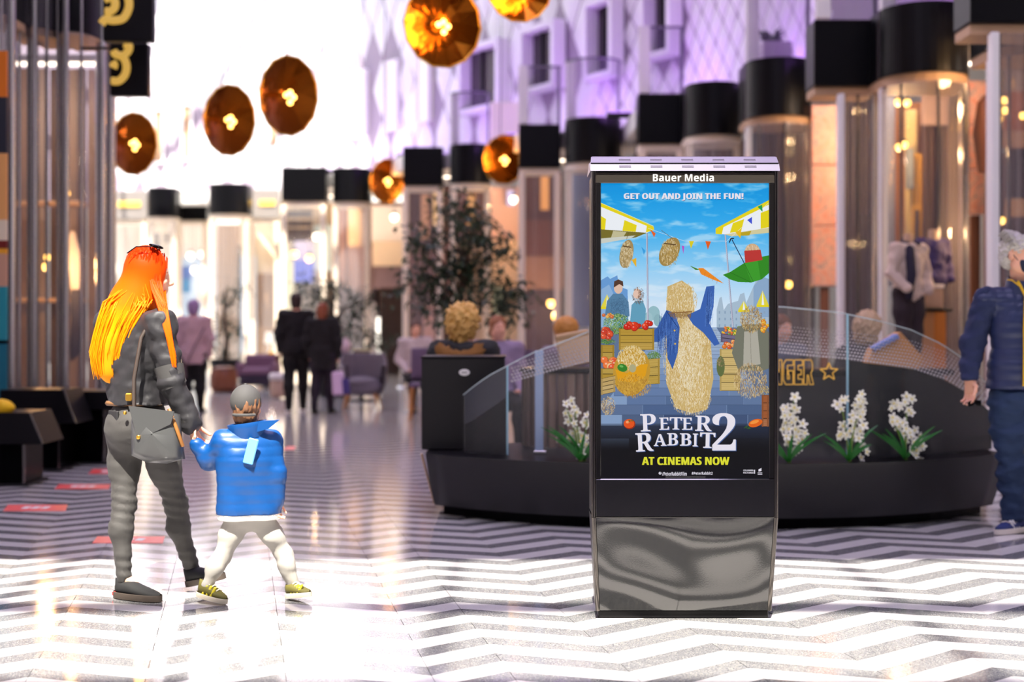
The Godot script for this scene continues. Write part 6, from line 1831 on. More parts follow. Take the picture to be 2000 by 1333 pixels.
func woman() -> void:
	var D := 6.52
	var fw := Vector3(0.78, 0, -0.62)
	var J := {"fwd": fw, "head": spot(290, 541, D), "neck": spot(272, 606, D), "chest": spot(262, 690, D), "waist": spot(265, 765, D), "pelvis": spot(272, 825, D),
		"shr": spot(312, 634, D - 0.11), "elr": spot(336, 745, D - 0.14), "wrr": spot(370, 826, D - 0.12), "har": spot(386, 858, D - 0.1),
		"shl": spot(219, 636, D + 0.13), "ell": spot(222, 738, D + 0.2), "wrl": spot(250, 800, D + 0.24), "hal": spot(266, 822, D + 0.24),
		"hil": spot(243, 845, D + 0.07), "knl": spot(243, 985, D - 0.02), "anl": spot(243, 1130, D - 0.08), "tol": spot(292, 1160, D - 0.1),
		"hir": spot(302, 850, D - 0.07), "knr": spot(344, 985, D + 0.05), "anr": spot(378, 1118, D + 0.16), "tor": spot(424, 1138, D + 0.13)}
	var t := thing("person", "woman with very long orange hair and charcoal jacket, holding a small child's hand", "person", Vector3(J.pelvis.x, 0, J.pelvis.z))
	var s := 0.93
	var g := skin_body(J, s, 0.014, true, {"r": 1, "l": 1})
	head_into(g, J.head, Vector3(0.9, -0.05, -0.42).normalized(), Vector3(0.12, 1, -0.05), 0.225, 0.005)
	hand_into(g, J.wrr, J.har - J.wrr, Vector3(0.2, -0.1, -1.0), 0.165, 0.5, 0.0034)
	hand_into(g, J.wrl, J.hal - J.wrl, Vector3(0.2, 0.1, 1.0), 0.165, 0.4, 0.005)
	part(t, "body", g, M.skin)
	# jacket
	var bb := bounds(J, ["chest", "waist", "pelvis", "shr", "elr", "wrr", "shl", "ell", "wrl", "neck"], 0.17)
	var f := Sdf.new(bb[0], bb[1], 0.011)
	torso_bones(f, J, s, 0.026, 0.05)
	f.cut(Vector3(0, J.waist.y - 0.06, 0), Vector3(0.0, -1, 0))
	f.cut(J.neck + Vector3(0, 0.0, 0), Vector3(0.1, 1, 0))
	var f2 := Sdf.new(bb[0], bb[1], 0.011)
	for e in ["l", "r"]: arm_bones(f2, J, e, s, 0.02, 0.03)
	for e in ["l", "r"]: f2.cone(J["el" + e].lerp(J["wr" + e], 0.6), J["wr" + e], 0.05, 0.046, 0.02)
	f.join(f2, 0.03)
	var jg := f.into(Geo.new()).push(cloth_folds(0.014, 11.0, 9.0, 4))
	var jm := mat("charcoal_denim", C(36, 35, 38), 0.55)
	jm.rim_enabled = true; jm.rim = 0.1
	var jk := part(t, "jacket", jg, jm)
	var seam := mat("denim_seam", C(30, 29, 31), 0.7)
	part(jk, "cuff", Geo.new().tube([J.wrr.lerp(J.elr, 0.12), J.wrr.lerp(J.elr, -0.03)], [0.05, 0.047], 16), mat("cuff_grey", C(50, 49, 49), 0.7))
	part(jk, "elbow_patch", Geo.new().tube([J.elr.lerp(J.shr, 0.26), J.elr, J.elr.lerp(J.wrr, 0.12)], [0.066, 0.0615, 0.06], 20, false), mat("patch_grey", C(62, 61, 60), 0.55), "lighter grey panel round the elbow")
	var by: float = J.waist.y - 0.045
	part(t, "belt", Geo.new().tube(range(25).map(func(i): return J.waist + Vector3(0, -0.052, 0) + Basis((J.shr - J.shl).normalized(), Vector3.UP, fw) * Vector3(cos(TAU * i / 24.0) * 0.134, 0, sin(TAU * i / 24.0) * 0.109)), 0.012, 6, false), mat("belt_brown", C(120, 84, 50), 0.5))
	part(t, "belt_clasp", Geo.new().box(spot(252, 776, D - 0.14), Vector3(0.03, 0.035, 0.02), 0.005), M.gold)
	# jeans
	bb = bounds(J, ["pelvis", "hir", "knr", "anr", "hil", "knl", "anl"], 0.17)
	f = Sdf.new(bb[0], bb[1], 0.011)
	var b := Basis((J.shr - J.shl).normalized(), Vector3.UP, -fw)
	f.ell(J.pelvis, Vector3(0.152, 0.17, 0.122) * s, b.orthonormalized(), 0.05)
	f.ell(J.pelvis - fw * 0.045 + Vector3(0, -0.03, 0), Vector3(0.15, 0.11, 0.11) * s, b.orthonormalized(), 0.05)
	for e in ["l", "r"]: leg_bones(f, J, e, s * 0.92, 0.002, 0.04)
	f.cut(Vector3(0, by - 0.015, 0), Vector3(0, 1, 0))
	var kn: Vector3 = J.knl
	var kr: Vector3 = J.knr
	var fold: Callable = cloth_folds(0.010, 16.0, 6.0, 9)
	var jeans := f.into(Geo.new()).push(func(p: Vector3, n: Vector3) -> float:
		var near := exp(-pow((p.y - kn.y) / 0.12, 2)) + 0.9 * exp(-pow((p.y - 0.13) / 0.07, 2))
		return float(fold.call(p, n)) * 0.45 + near * 0.003 * sin(p.y * 150.0 + p.x * 30.0))
	var dm := mat("grey_denim", C(58, 56, 54), 0.75)
	dm.rim_enabled = true; dm.rim = 0.15
	var tr := part(t, "jeans", jeans, dm)
	part(tr, "pocket", Geo.new().box(spot(222, 826, D - 0.08), Vector3(0.1, 0.11, 0.012), 0.004, Basis(Vector3.UP, -0.9)), seam)
	part(tr, "stud", Geo.new().ball(spot(244, 807, D - 0.17), Vector3.ONE * 0.009, Basis(), 8, 6), M.gold)
	# shoes
	var blk := mat("shoe_black", C(18, 18, 18), 0.8)
	var sole := mat("sole_brown", C(72, 62, 54), 0.7)
	var hl := spot(226, 1167, 6.47); hl.y = 0.004
	var tl := spot(300, 1167, 6.36); tl.y = 0.004
	var sh := sneaker(t, "shoe", hl, tl + (tl - hl) * 0.18, Vector3.UP, 0.045, 0.085, blk, sole, "")
	part(sh, "heel_tab", Geo.new().box(hl + Vector3(0.006, 0.017, 0.03), Vector3(0.03, 0.018, 0.01), 0.002, Basis(Vector3.UP, -0.4)), mat("tab_red", C(190, 40, 36), 0.6), "small red heel tab")
	var hr := spot(366, 1152, 6.66); hr.y = 0.012
	var tr2 := spot(440, 1140, 6.6); tr2.y = 0.06
	sneaker(t, "shoe", hr, tr2, Vector3(-0.1, 1, 0), 0.045, 0.085, blk, sole, "")
	# hair: a full core and long strands over it, red-orange at the crown to yellow-orange at the tips
	var c_top := Color(0.80, 0.035, 0.001)
	var c_mid := Color(0.95, 0.13, 0.002)
	var c_low := Color(1.0, 0.34, 0.004)
	var hd: Vector3 = J.head
	var hc := [hd + Vector3(-0.005, 0.04, 0), spot(262, 600, D - 0.03), spot(232, 640, D - 0.06), spot(217, 690, D - 0.05), spot(219, 712, D - 0.03)]
	bb = [hd - Vector3(0.34, 0.58, 0.3), hd + Vector3(0.2, 0.2, 0.25)]
	f = Sdf.new(bb[0], bb[1], 0.01)
	f.ell(hd + Vector3(-0.012, 0.03, 0.005), Vector3(0.1, 0.112, 0.092), Basis(), 0.03)
	f.ell(hd + Vector3(-0.02, -0.07, 0.01), Vector3(0.085, 0.12, 0.08), Basis(), 0.04)
	f.ell(hc[1] + Vector3(-0.01, 0.01, 0), Vector3(0.108, 0.12, 0.08), Basis(), 0.06)
	f.ell(hc[2], Vector3(0.092, 0.13, 0.07), Basis(Vector3(0, 0, 1), -0.35), 0.06)
	f.ell(hc[3], Vector3(0.076, 0.14, 0.06), Basis(), 0.06)
	f.ell(hd + Vector3(0.085, -0.01, -0.035), Vector3(0.035, 0.07, 0.035), Basis(), 0.03, true)
	var y1: float = hd.y + 0.1
	var grad := func(p: Vector3) -> Color:
		var u := clampf((y1 - p.y) / 0.5, 0, 1)
		return c_top.lerp(c_mid, clampf(u / 0.45, 0, 1)) if u < 0.45 else c_mid.lerp(c_low, clampf((u - 0.45) / 0.25, 0, 1))
	var hg := f.into(Geo.new()).paint(grad)
	var hm := mat("orange_hair", Color(1, 1, 1), 0.5)
	hm.metallic_specular = 0.25
	hm.vertex_color_use_as_albedo = true
	hm.backlight_enabled = true; hm.backlight = C(110, 50, 10)
	var r := RandomNumberGenerator.new(); r.seed = 5
	for k in 620:
		var a := r.randf() * TAU
		var q := r.randf()
		var start := hd + Vector3(-0.005 + cos(a) * 0.095 * sqrt(q), 0.06 + 0.085 * sqrt(1.0 - q * 0.9), sin(a) * 0.088 * sqrt(q))
		var edge := Vector3(cos(a), 0, sin(a))
		if edge.x > 0.75 and absf(edge.z) < 0.5: continue          # the face stays free
		var mid := hd + Vector3(-0.015 + edge.x * 0.1, -0.035, edge.z * 0.094)
		var u := r.randf_range(-1, 1)
		var v := r.randf_range(-1, 1)
		var sh2 := r.randf_range(0.75, 1.15)
		if edge.x > 0.45 and edge.z > 0.0 or (edge.x > 0.3 and k % 5 == 0):
			# front lock falling over the right shoulder
			strand(hg, [start, mid, spot(318 + u * 9, 600, D - 0.16), spot(333 + u * 5, 668, D - 0.2), spot(341 + u * 4, 705 + 14 * v, D - 0.19)], 0.0034, c_top * sh2, c_mid * sh2)
		else:
			strand(hg, [start, mid, hc[1] + Vector3(u * 0.11 - 0.01, 0.02, 0.055 + v * 0.035), hc[2] + Vector3(u * 0.088, 0, 0.045 + v * 0.03), hc[3] + Vector3(u * 0.082, 0, 0.045 + v * 0.025), hc[4] + Vector3(u * 0.068, -0.01 + r.randf_range(-0.045, 0.02) - 0.02 * absf(u), 0.04 + v * 0.025)], 0.0036, c_top * sh2, c_low * sh2)
	var hair := part(t, "hair", hg, hm)
	# glasses pushed up into the hair
	var gp := spot(300, 484, D - 0.02)
	var sg := thing("sunglasses", "dark sunglasses pushed up on the orange hair", "sunglasses", gp)
	for k in [-1.0, 1.0]:
		part(sg, "lens", Geo.new().ball(gp + Vector3(0.012, 0.006, k * 0.034), Vector3(0.026, 0.008, 0.028), Basis(Vector3(0, 0, 1), -0.3), 14, 8), M.black_gloss)
		part(sg, "temple", Geo.new().tube([gp + Vector3(0.01, 0.002, k * 0.062), gp + Vector3(-0.06, 0.0, k * 0.074), gp + Vector3(-0.1, -0.03, k * 0.08)], 0.003, 6), M.black_gloss)
	part(sg, "bridge", Geo.new().tube([gp + Vector3(0.014, 0.008, -0.012), gp + Vector3(0.014, 0.01, 0.012)], 0.003, 6), M.black_gloss)
	# handbag
	var bagm := mat("grey_leather", C(70, 71, 71), 0.3)
	var bt := thing("handbag", "slouchy grey leather handbag with a brown strap hanging at the woman's hip", "bag", spot(312, 895, D - 0.24))
	var pts := [[258, 793], [276, 800], [300, 812], [326, 806], [348, 812], [356, 850], [359, 898], [330, 902], [290, 899], [258, 890], [260, 850]]
	var front := []; var mid2 := []; var back := []
	var cz := Vector3.ZERO
	for q in pts: cz += spot(q[0], q[1], D - 0.22) / pts.size()
	var bg := Geo.new()
	var rws := []
	for q in [[0.0, -0.06], [0.75, -0.052], [1.0, -0.02], [1.0, 0.02], [0.75, 0.05], [0.0, 0.06]]:
		var row := []
		for p in pts:
			var w := spot(p[0], p[1], D - 0.23)
			row.append(cz.lerp(w, maxf(q[0], 0.01)) + Vector3(0, 0, -q[1] * (1.0 + 0.4 * clampf((p[1] - 800) / 100.0, 0, 1))))
		rws.append(row)
	bg.rows(rws, true)
	bg.push(cloth_folds(0.02, 11.0, 11.0, 21))
	part(bt, "pouch", bg, bagm)
	var fl := Geo.new()
	fl.prism(PackedVector2Array([Vector2(-0.1, 0.1), Vector2(0.1, 0.075), Vector2(0.085, 0.02), Vector2(-0.06, -0.05)]), 0.008, Transform3D(Basis(), cz + Vector3(-0.004, 0.025, 0.066)))
	part(bt, "flap", fl, bagm)
	part(bt, "clasp", Geo.new().ball(cz + Vector3(-0.06, -0.012, 0.078), Vector3(0.01, 0.01, 0.005), Basis(), 8, 6), M.gold)
	part(bt, "strap", Geo.new().tube([spot(262, 795, D - 0.22), spot(262, 740, D - 0.2), spot(276, 660, D - 0.17), spot(300, 616, D - 0.12)], 0.009, 6), mat("strap_dark", C(60, 50, 44), 0.5))
	part(bt, "strap", Geo.new().tube([spot(330, 800, D - 0.24), spot(345, 838, D - 0.28), spot(357, 872, D - 0.25)], 0.009, 6), mat("strap_brown", C(140, 92, 40), 0.5))

func child() -> void:
	var D := 6.38
	var fw := Vector3(0.62, 0, -0.78)
	var J := {"fwd": fw, "head": spot(482, 796, D), "neck": spot(483, 835, D), "chest": spot(484, 895, D), "waist": spot(485, 955, D), "pelvis": spot(487, 1000, D),
		"shl": spot(436, 862, D - 0.02), "ell": spot(408, 900, D + 0.02), "wrl": spot(384, 870, D + 0.01), "hal": spot(374, 852, D + 0.02),
		"shr": spot(529, 862, D + 0.03), "elr": spot(540, 925, D + 0.0), "wrr": spot(541, 978, D + 0.0), "har": spot(543, 1000, D),
		"hil": spot(466, 1012, D), "knl": spot(432, 1090, D - 0.02), "anl": spot(404, 1146, D - 0.05), "tol": spot(440, 1172, D - 0.09),
		"hir": spot(511, 1012, D + 0.02), "knr": spot(556, 1085, D + 0.04), "anr": spot(575, 1148, D + 0.04), "tor": spot(600, 1160, D - 0.01)}
	var t := thing("person", "small child in a blue quilted jacket, grey cap and pale trousers", "person", Vector3(J.pelvis.x, 0, J.pelvis.z))
	var s := 0.62
	var g := skin_body(J, s, 0.011, true, {"r": 1, "l": 1})
	var hf := Vector3(0.35, -0.05, -0.93).normalized()
	head_into(g, J.head, hf, Vector3.UP, 0.17, 0.0045)
	hand_into(g, J.wrl, J.hal - J.wrl, Vector3(0.3, 0.3, 1), 0.1, 0.55, 0.003)
	hand_into(g, J.wrr, Vector3(0.05, -1, 0), Vector3(0.4, 0, -1), 0.1, 0.5, 0.003)
	part(t, "body", g, M.skin)
	var blue := mat("blue_nylon", C(0, 66, 128), 0.4)
	var bb := bounds(J, ["chest", "waist", "pelvis", "shr", "elr", "wrr", "shl", "ell", "wrl", "neck"], 0.15)
	var f := Sdf.new(bb[0], bb[1], 0.009)
	var b := Basis((J.shr - J.shl).normalized(), Vector3.UP, Vector3.UP.cross((J.shr - J.shl).normalized()) * -1.0).orthonormalized()
	f.ell(J.chest, Vector3(0.115, 0.15, 0.09), b, 0.05)
	f.cone(J.chest + Vector3(0, -0.02, 0) - b.x * 0.055, J.pelvis - b.x * 0.06 + Vector3(0, -0.06, 0), 0.078, 0.09, 0.06)
	f.cone(J.chest + Vector3(0, -0.02, 0) + b.x * 0.055, J.pelvis + b.x * 0.06 + Vector3(0, -0.06, 0), 0.078, 0.09, 0.06)
	f.cone(J.shl, J.shr, 0.05, 0.05, 0.05)
	f.cut(spot(485, 1004, D), Vector3(0, -1, 0))
	var f2 := Sdf.new(bb[0], bb[1], 0.009)
	for e in ["l", "r"]:
		f2.cone(J["sh" + e], J["el" + e], 0.046, 0.042, 0.03); f2.cone(J["el" + e], J["wr" + e], 0.042, 0.034, 0.03)
	f.join(f2, 0.025)
	var y0: float = J.pelvis.y
	var jg := f.into(Geo.new()).push(func(p: Vector3, _n: Vector3) -> float:
		var q := absf(sin((p.y - y0) * PI / 0.042))
		return 0.0055 * (pow(q, 0.25) - 0.9) + 0.0012 * sin(p.x * 50.0 + p.y * 30.0))
	var jk := part(t, "jacket", jg, blue)
	part(jk, "collar", Geo.new().lathe([Vector2(0.075, -0.02), Vector2(0.083, 0.025), Vector2(0.088, 0.05), Vector2(0.078, 0.05), Vector2(0.068, -0.01)], 24, J.neck + Vector3(0.004, -0.028, 0), Basis(Vector3(0, 0, 1), 0.14)), blue)
	part(jk, "hood_flap", Geo.new().prism(PackedVector2Array([Vector2(0.0, 0.0), Vector2(0.07, 0.02), Vector2(0.12, 0.06), Vector2(0.05, 0.055), Vector2(0.0, 0.04)]), 0.03, Transform3D(Basis(), spot(495, 846, D - 0.03))), blue)
	part(jk, "back_patch", Geo.new().box(spot(490, 882, D - 0.105), Vector3(0.045, 0.115, 0.012), 0.004, Basis(Vector3(0, 0, 1), -0.25)), mat("pale_blue_patch", C(110, 180, 236), 0.3), "pale reflective patch")
	# shirt hem
	var f3 := Sdf.new(bb[0] - Vector3(0, 0.1, 0), bb[1], 0.01)
	f3.cone(J.pelvis - b.x * 0.058, J.pelvis - b.x * 0.058 + Vector3(0, -0.1, 0), 0.083, 0.083, 0.05)
	f3.cone(J.pelvis + b.x * 0.058, J.pelvis + b.x * 0.058 + Vector3(0, -0.1, 0), 0.083, 0.083, 0.05)
	f3.cut(spot(485, 1015, D), Vector3(0, -1, 0)); f3.cut(spot(485, 985, D), Vector3(0, 1, 0))
	part(t, "shirt_hem", f3.into(Geo.new()), mat("white_cotton", C(240, 238, 232), 0.8))
	bb = bounds(J, ["pelvis", "hir", "knr", "anr", "hil", "knl", "anl"], 0.12)
	f = Sdf.new(bb[0], bb[1], 0.009)
	f.ell(J.pelvis + Vector3(0, -0.02, 0), Vector3(0.1, 0.07, 0.07), b, 0.03)
	for e in ["l", "r"]: leg_bones(f, J, e, 0.53, 0.006, 0.03)
	part(t, "trousers", f.into(Geo.new()).push(cloth_folds(0.006, 14.0, 6.0, 3)), mat("pale_grey_cotton", C(160, 156, 148), 0.85))
	var up := mat("shoe_olive", C(92, 86, 30), 0.7)
	var sole := mat("sole_cream", C(232, 222, 196), 0.6)
	var hl := spot(386, 1166, 6.36); hl.y = 0.03
	var tl := spot(442, 1180, 6.28); tl.y = 0.006
	var a1 := sneaker(t, "shoe", hl, tl, Vector3(0.1, 1, 0), 0.034, 0.075, up, sole, "laces")
	var hr := spot(562, 1170, 6.43); hr.y = 0.005
	var tr := spot(606, 1158, 6.33); tr.y = 0.028
	var a2 := sneaker(t, "shoe", hr, tr, Vector3.UP, 0.034, 0.07, up, sole, "laces")
	for q in [[a1, hl, tl], [a2, hr, tr]]:
		for k in 3:
			var c: Vector3 = q[1].lerp(q[2], 0.3 + 0.14 * k) + Vector3(0, 0.045, 0)
			part(q[0], "stripe", Geo.new().box(c + Vector3(0, -0.006, 0.024), Vector3(0.012, 0.05, 0.014), 0.003, Basis(Vector3(0, 0, 1), -0.5)), mat("shoe_yellow", C(206, 190, 40), 0.6))
	# hair and cap
	var hd: Vector3 = J.head
	f = Sdf.new(hd - Vector3.ONE * 0.14, hd + Vector3.ONE * 0.14, 0.006)
	f.ell(hd + Vector3(0, 0.015, 0.012), Vector3(0.063, 0.072, 0.07), Basis(), 0.02)
	f.ell(hd + Vector3(-0.005, -0.045, 0.03), Vector3(0.052, 0.04, 0.042), Basis(), 0.02)
	part(t, "hair", f.into(Geo.new()).push(cloth_folds(0.008, 12.0, 60.0, 2)), mat("brown_hair", C(120, 82, 54), 0.6))
	f = Sdf.new(hd - Vector3.ONE * 0.15, hd + Vector3.ONE * 0.15, 0.006)
	f.ell(hd + Vector3(-0.004, 0.028, 0.006), Vector3(0.069, 0.075, 0.078), Basis(), 0.02)
	f.cut(hd + Vector3(0, -0.028, 0), Vector3(0, -1, 0))
	f.ell(hd + Vector3(0.004, -0.03, 0.083), Vector3(0.042, 0.022, 0.03), Basis(), 0.004, true)
	var ht := thing("cap", "grey cap worn backwards with an arched opening on the child in blue", "cap", hd)
	part(ht, "crown", f.into(Geo.new()), mat("cap_grey", C(66, 65, 64), 0.8))
	part(ht, "strap", Geo.new().tube(range(9).map(func(i): return hd + Vector3(sin(lerpf(-0.75, 0.75, i / 8.0)) * 0.07, -0.03, cos(lerpf(-0.75, 0.75, i / 8.0)) * 0.079 + 0.004)), 0.0075, 6), M.cap_grey)
	part(ht, "brim", Geo.new().ball(hd + Vector3(0, 0.0, -0.095), Vector3(0.05, 0.008, 0.055), Basis(), 16, 8), M.cap_grey)
	part(ht, "button", Geo.new().ball(hd + Vector3(-0.004, 0.103, 0.006), Vector3(0.008, 0.005, 0.008), Basis(), 8, 6), M.cap_grey)

func man() -> void:
	var D := 8.46
	var fw := Vector3(-0.12, 0, 0.99)
	var J := {"fwd": fw, "head": spot(1989, 500, D - 0.02), "neck": spot(1993, 560, D), "chest": spot(1993, 640, D), "waist": spot(1990, 720, D), "pelvis": spot(1990, 770, D),
		"shr": spot(1926, 586, D), "elr": spot(1898, 680, D + 0.03), "wrr": spot(1893, 738, D - 0.03), "har": spot(1892, 780, D - 0.06),
		"shl": spot(2062, 586, D + 0.02), "ell": spot(2090, 680, D + 0.1), "wrl": spot(2092, 745, D + 0.04), "hal": spot(2092, 785, D),
		"hir": spot(1968, 790, D), "knr": spot(1976, 905, D - 0.02), "anr": spot(1980, 1008, D), "tor": spot(1958, 1036, D - 0.04),
		"hil": spot(2020, 790, D), "knl": spot(2050, 900, D + 0.1), "anl": spot(2070, 1000, D + 0.3), "tol": spot(2055, 1022, D + 0.2)}
	var t := thing("person", "grey-haired man in a quilted navy jacket, jeans and dark face mask at the right edge", "person", Vector3(J.pelvis.x, 0, J.pelvis.z))
	var s := 1.06
	var g := skin_body(J, s, 0.016, true, {"r": 1, "l": 1})
	var hf := Vector3(0.72, -0.06, 0.69).normalized()
	head_into(g, J.head, hf, Vector3.UP, 0.235, 0.005)
	hand_into(g, J.wrr, Vector3(0.06, -1, 0.1), Vector3(0.5, 0, 0.85), 0.185, 0.42, 0.0036)
	hand_into(g, J.wrl, Vector3(0.0, -1, 0.1), Vector3(-0.5, 0, 0.85), 0.185, 0.4, 0.005)
	part(t, "body", g, M.skin)
	var hd: Vector3 = J.head
	var r := Vector3.UP.cross(hf).normalized()
	var hb := Basis(r, hf.cross(r), hf)
	for k in [-1.0, 1.0]:
		part(t, "eye", Geo.new().ball(hd + hb * Vector3(k * 0.032, 0.007, 0.079), Vector3.ONE * 0.0125, hb, 12, 8), M.eye_white)
		part(t, "iris", Geo.new().ball(hd + hb * Vector3(k * 0.032, 0.007, 0.0885), Vector3(0.006, 0.006, 0.004), hb, 10, 6), M.eye_dark)
	# navy jacket with quilted breast and yellow zip
	var navy := mat("navy_nylon", C(26, 38, 78), 0.5)
	navy.rim_enabled = true; navy.rim = 0.25
	var navy2 := mat("navy_fleece", C(24, 35, 72), 0.85)
	var b := Basis((J.shl - J.shr).normalized(), Vector3.UP, fw).orthonormalized()
	var bb := bounds(J, ["chest", "waist", "pelvis", "shr", "shl", "neck"], 0.24)
	var f := Sdf.new(bb[0], bb[1], 0.012)
	f.ell(J.chest, Vector3(0.185, 0.24, 0.135), b, 0.05); f.ell(J.waist, Vector3(0.185, 0.2, 0.15), b, 0.05)
	f.cone(J.pelvis - b.x * 0.07, J.pelvis + b.x * 0.07, 0.125, 0.125, 0.06)
	f.cone(J.shl, J.shr, 0.078, 0.078, 0.06)
	f.cut(spot(1990, 762, D), Vector3(0, -1, 0)); f.cut(J.neck + Vector3(0, 0.0, 0), Vector3(0, 1, 0))
	var yy: float = J.chest.y
	var jk := part(t, "jacket", f.into(Geo.new()).push(func(p: Vector3, _n: Vector3) -> float:
		var step := 0.062 if p.y < yy + 0.06 else 0.05
		var q := absf(sin((p.y - yy) * PI / step))
		var v := 1.0 if p.y < yy + 0.06 else pow(absf(sin(p.x * PI / 0.055)), 0.3)
		return 0.009 * (pow(q, 0.4) * v - 0.75)), navy)
	bb = bounds(J, ["shr", "elr", "wrr", "shl", "ell", "wrl"], 0.14)
	f = Sdf.new(bb[0], bb[1], 0.012)
	for e in ["l", "r"]:
		f.cone(J["sh" + e], J["el" + e], 0.078, 0.066, 0.04); f.cone(J["el" + e], J["wr" + e], 0.066, 0.052, 0.04)
		f.cut(J["wr" + e] + Vector3(0, -0.012, 0), Vector3(0, -1, 0))
	part(jk, "sleeve", f.into(Geo.new()).push(cloth_folds(0.016, 12.0, 8.0, 8)), navy2)
	var nk: Vector3 = J.neck
	part(jk, "collar", Geo.new().lathe([Vector2(0.1, -0.05), Vector2(0.09, 0.0), Vector2(0.084, 0.045), Vector2(0.074, 0.045), Vector2(0.07, -0.03)], 24, nk + Vector3(0, 0.005, 0.01), Basis(Vector3.RIGHT, 0.25)), navy)
	var zip := mat("zip_yellow", C(214, 170, 10), 0.5)
	part(jk, "zip", Geo.new().tube([nk + Vector3(-0.045, 0.03, 0.085), nk + Vector3(-0.012, -0.06, 0.118), spot(2001, 640, D - 0.15), spot(2001, 700, D - 0.17), spot(2000, 755, D - 0.16)], 0.0085, 7), zip, "yellow zip")
	part(jk, "collar_edge", Geo.new().tube([nk + Vector3(-0.085, 0.04, 0.025), nk + Vector3(-0.07, 0.035, 0.065), nk + Vector3(-0.04, 0.0, 0.1)], 0.005, 6), zip)
	# jeans
	bb = bounds(J, ["pelvis", "hir", "knr", "anr", "hil", "knl", "anl"], 0.2)
	f = Sdf.new(bb[0], bb[1], 0.012)
	f.ell(J.pelvis + Vector3(0, -0.04, 0), Vector3(0.165, 0.15, 0.125), b, 0.05)
	for e in ["l", "r"]:
		leg_bones(f, J, e, s * 1.05, 0.012, 0.05)
		f.cone(J["kn" + e].lerp(J["an" + e], 0.5), J["an" + e], 0.062, 0.062, 0.03)
	part(t, "jeans", f.into(Geo.new()).push(cloth_folds(0.02, 14.0, 6.0, 14)), mat("blue_denim", C(24, 46, 80), 0.8))
	var nb := mat("shoe_navy", C(26, 44, 100), 0.6)
	var ws := mat("sole_white", C(236, 226, 214), 0.5)
	var h0 := spot(2006, 1040, 8.56); h0.y = 0.004
	var t0 := spot(1946, 1046, 8.34); t0.y = 0.004
	var sh := sneaker(t, "shoe", h0, t0, Vector3.UP, 0.05, 0.1, nb, ws, "laces")
	for k in 3:
		var c: Vector3 = h0.lerp(t0, 0.42 + 0.08 * k) + Vector3(0.0, 0.05, 0.045)
		part(sh, "stripe", Geo.new().box(c, Vector3(0.012, 0.06, 0.02), 0.003, Basis(Vector3(0, 0, 1), 0.5)), M.white_paint)
	var h1: Vector3 = J.anl + Vector3(0.02, 0, -0.05); h1.y = 0.05
	var t1 := h1 + Vector3(-0.08, -0.045, 0.25)
	sneaker(t, "shoe", h1, t1, Vector3.UP, 0.05, 0.1, nb, ws, "laces")
	# hair: short, brushed back
	f = Sdf.new(hd - Vector3.ONE * 0.18, hd + Vector3.ONE * 0.18, 0.006)
	f.ell(hd + hb * Vector3(0, 0.042, -0.018), Vector3(0.083, 0.09, 0.1), hb, 0.02)
	f.ell(hd + hb * Vector3(0, -0.01, -0.05), Vector3(0.076, 0.075, 0.062), hb, 0.02)
	f.ell(hd + hb * Vector3(0, -0.015, 0.095), Vector3(0.09, 0.085, 0.07), hb, 0.015, true)
	for k in [-1.0, 1.0]: f.ell(hd + hb * Vector3(k * 0.08, -0.01, 0.0), Vector3(0.03, 0.04, 0.03), hb, 0.01, true)
	var hg := f.into(Geo.new()).push(cloth_folds(0.012, 50.0, 40.0, 6))
	for p in hg.v.size(): hg.c[p] = Color.WHITE
	var rr := RandomNumberGenerator.new(); rr.seed = 9
	for k in 160:
		var a := rr.randf_range(-1.2, 1.2); var e := rr.randf_range(0.0, 1.3)
		var q := Vector3(sin(a) * 0.086 * cos(e * 0.6), 0.05 + 0.085 * sin(e), 0.045 - 0.06 * e)
		strand(hg, [hd + hb * q, hd + hb * (q + Vector3(sin(a) * 0.02, 0.02, -0.03)), hd + hb * (q * Vector3(1.05, 0.9, 1) + Vector3(0, -0.005, -0.075))], 0.0035, Color.WHITE, Color(0.75, 0.75, 0.75))
	var hm := mat("grey_hair", C(190, 184, 176), 0.5); hm.vertex_color_use_as_albedo = true
	part(t, "hair", hg, hm)
	var mk := thing("face_mask", "dark navy face mask worn by the grey-haired man", "face mask", hd)
	f = Sdf.new(hd - Vector3.ONE * 0.16, hd + Vector3.ONE * 0.16, 0.005)
	f.ell(hd + hb * Vector3(0, -0.045, 0.055), Vector3(0.066, 0.058, 0.064), hb, 0.01)
	f.cone(hd + hb * Vector3(0, -0.018, 0.1), hd + hb * Vector3(0, -0.05, 0.098), 0.02, 0.03, 0.02)
	f.cut(hd + hb * Vector3(0, 0, 0.022), hb * Vector3(0, 0, -1))
	f.cut(hd + hb * Vector3(0, -0.012, 0.06), hb * Vector3(0, 1, -0.2).normalized())
	part(mk, "mask", f.into(Geo.new()), mat("mask_navy", C(26, 34, 62), 0.7))
	for k in [-1.0, 1.0]:
		part(mk, "ear_loop", Geo.new().tube([hd + hb * Vector3(k * 0.064, -0.03, 0.03), hd + hb * Vector3(k * 0.082, 0.022, -0.012), hd + hb * Vector3(k * 0.08, -0.012, -0.03)], 0.0025, 5), M.mask_navy)
	var gp := spot(1901, 785, D - 0.08)
	var sg := thing("glasses", "folded dark spectacles held in the man's lowered hand", "glasses", gp)
	for k in [0.0, 1.0]:
		part(sg, "lens", Geo.new().ball(gp + Vector3(-0.02 + k * 0.045, -0.012 + k * 0.004, 0.015), Vector3(0.024, 0.018, 0.004), Basis(Vector3.UP, 0.4), 12, 7), M.black_gloss)
	part(sg, "temple", Geo.new().tube([gp + Vector3(-0.045, -0.008, 0.0), gp + Vector3(0.0, 0.0, -0.02), gp + Vector3(0.05, 0.006, -0.01)], 0.003, 6), M.black_gloss)
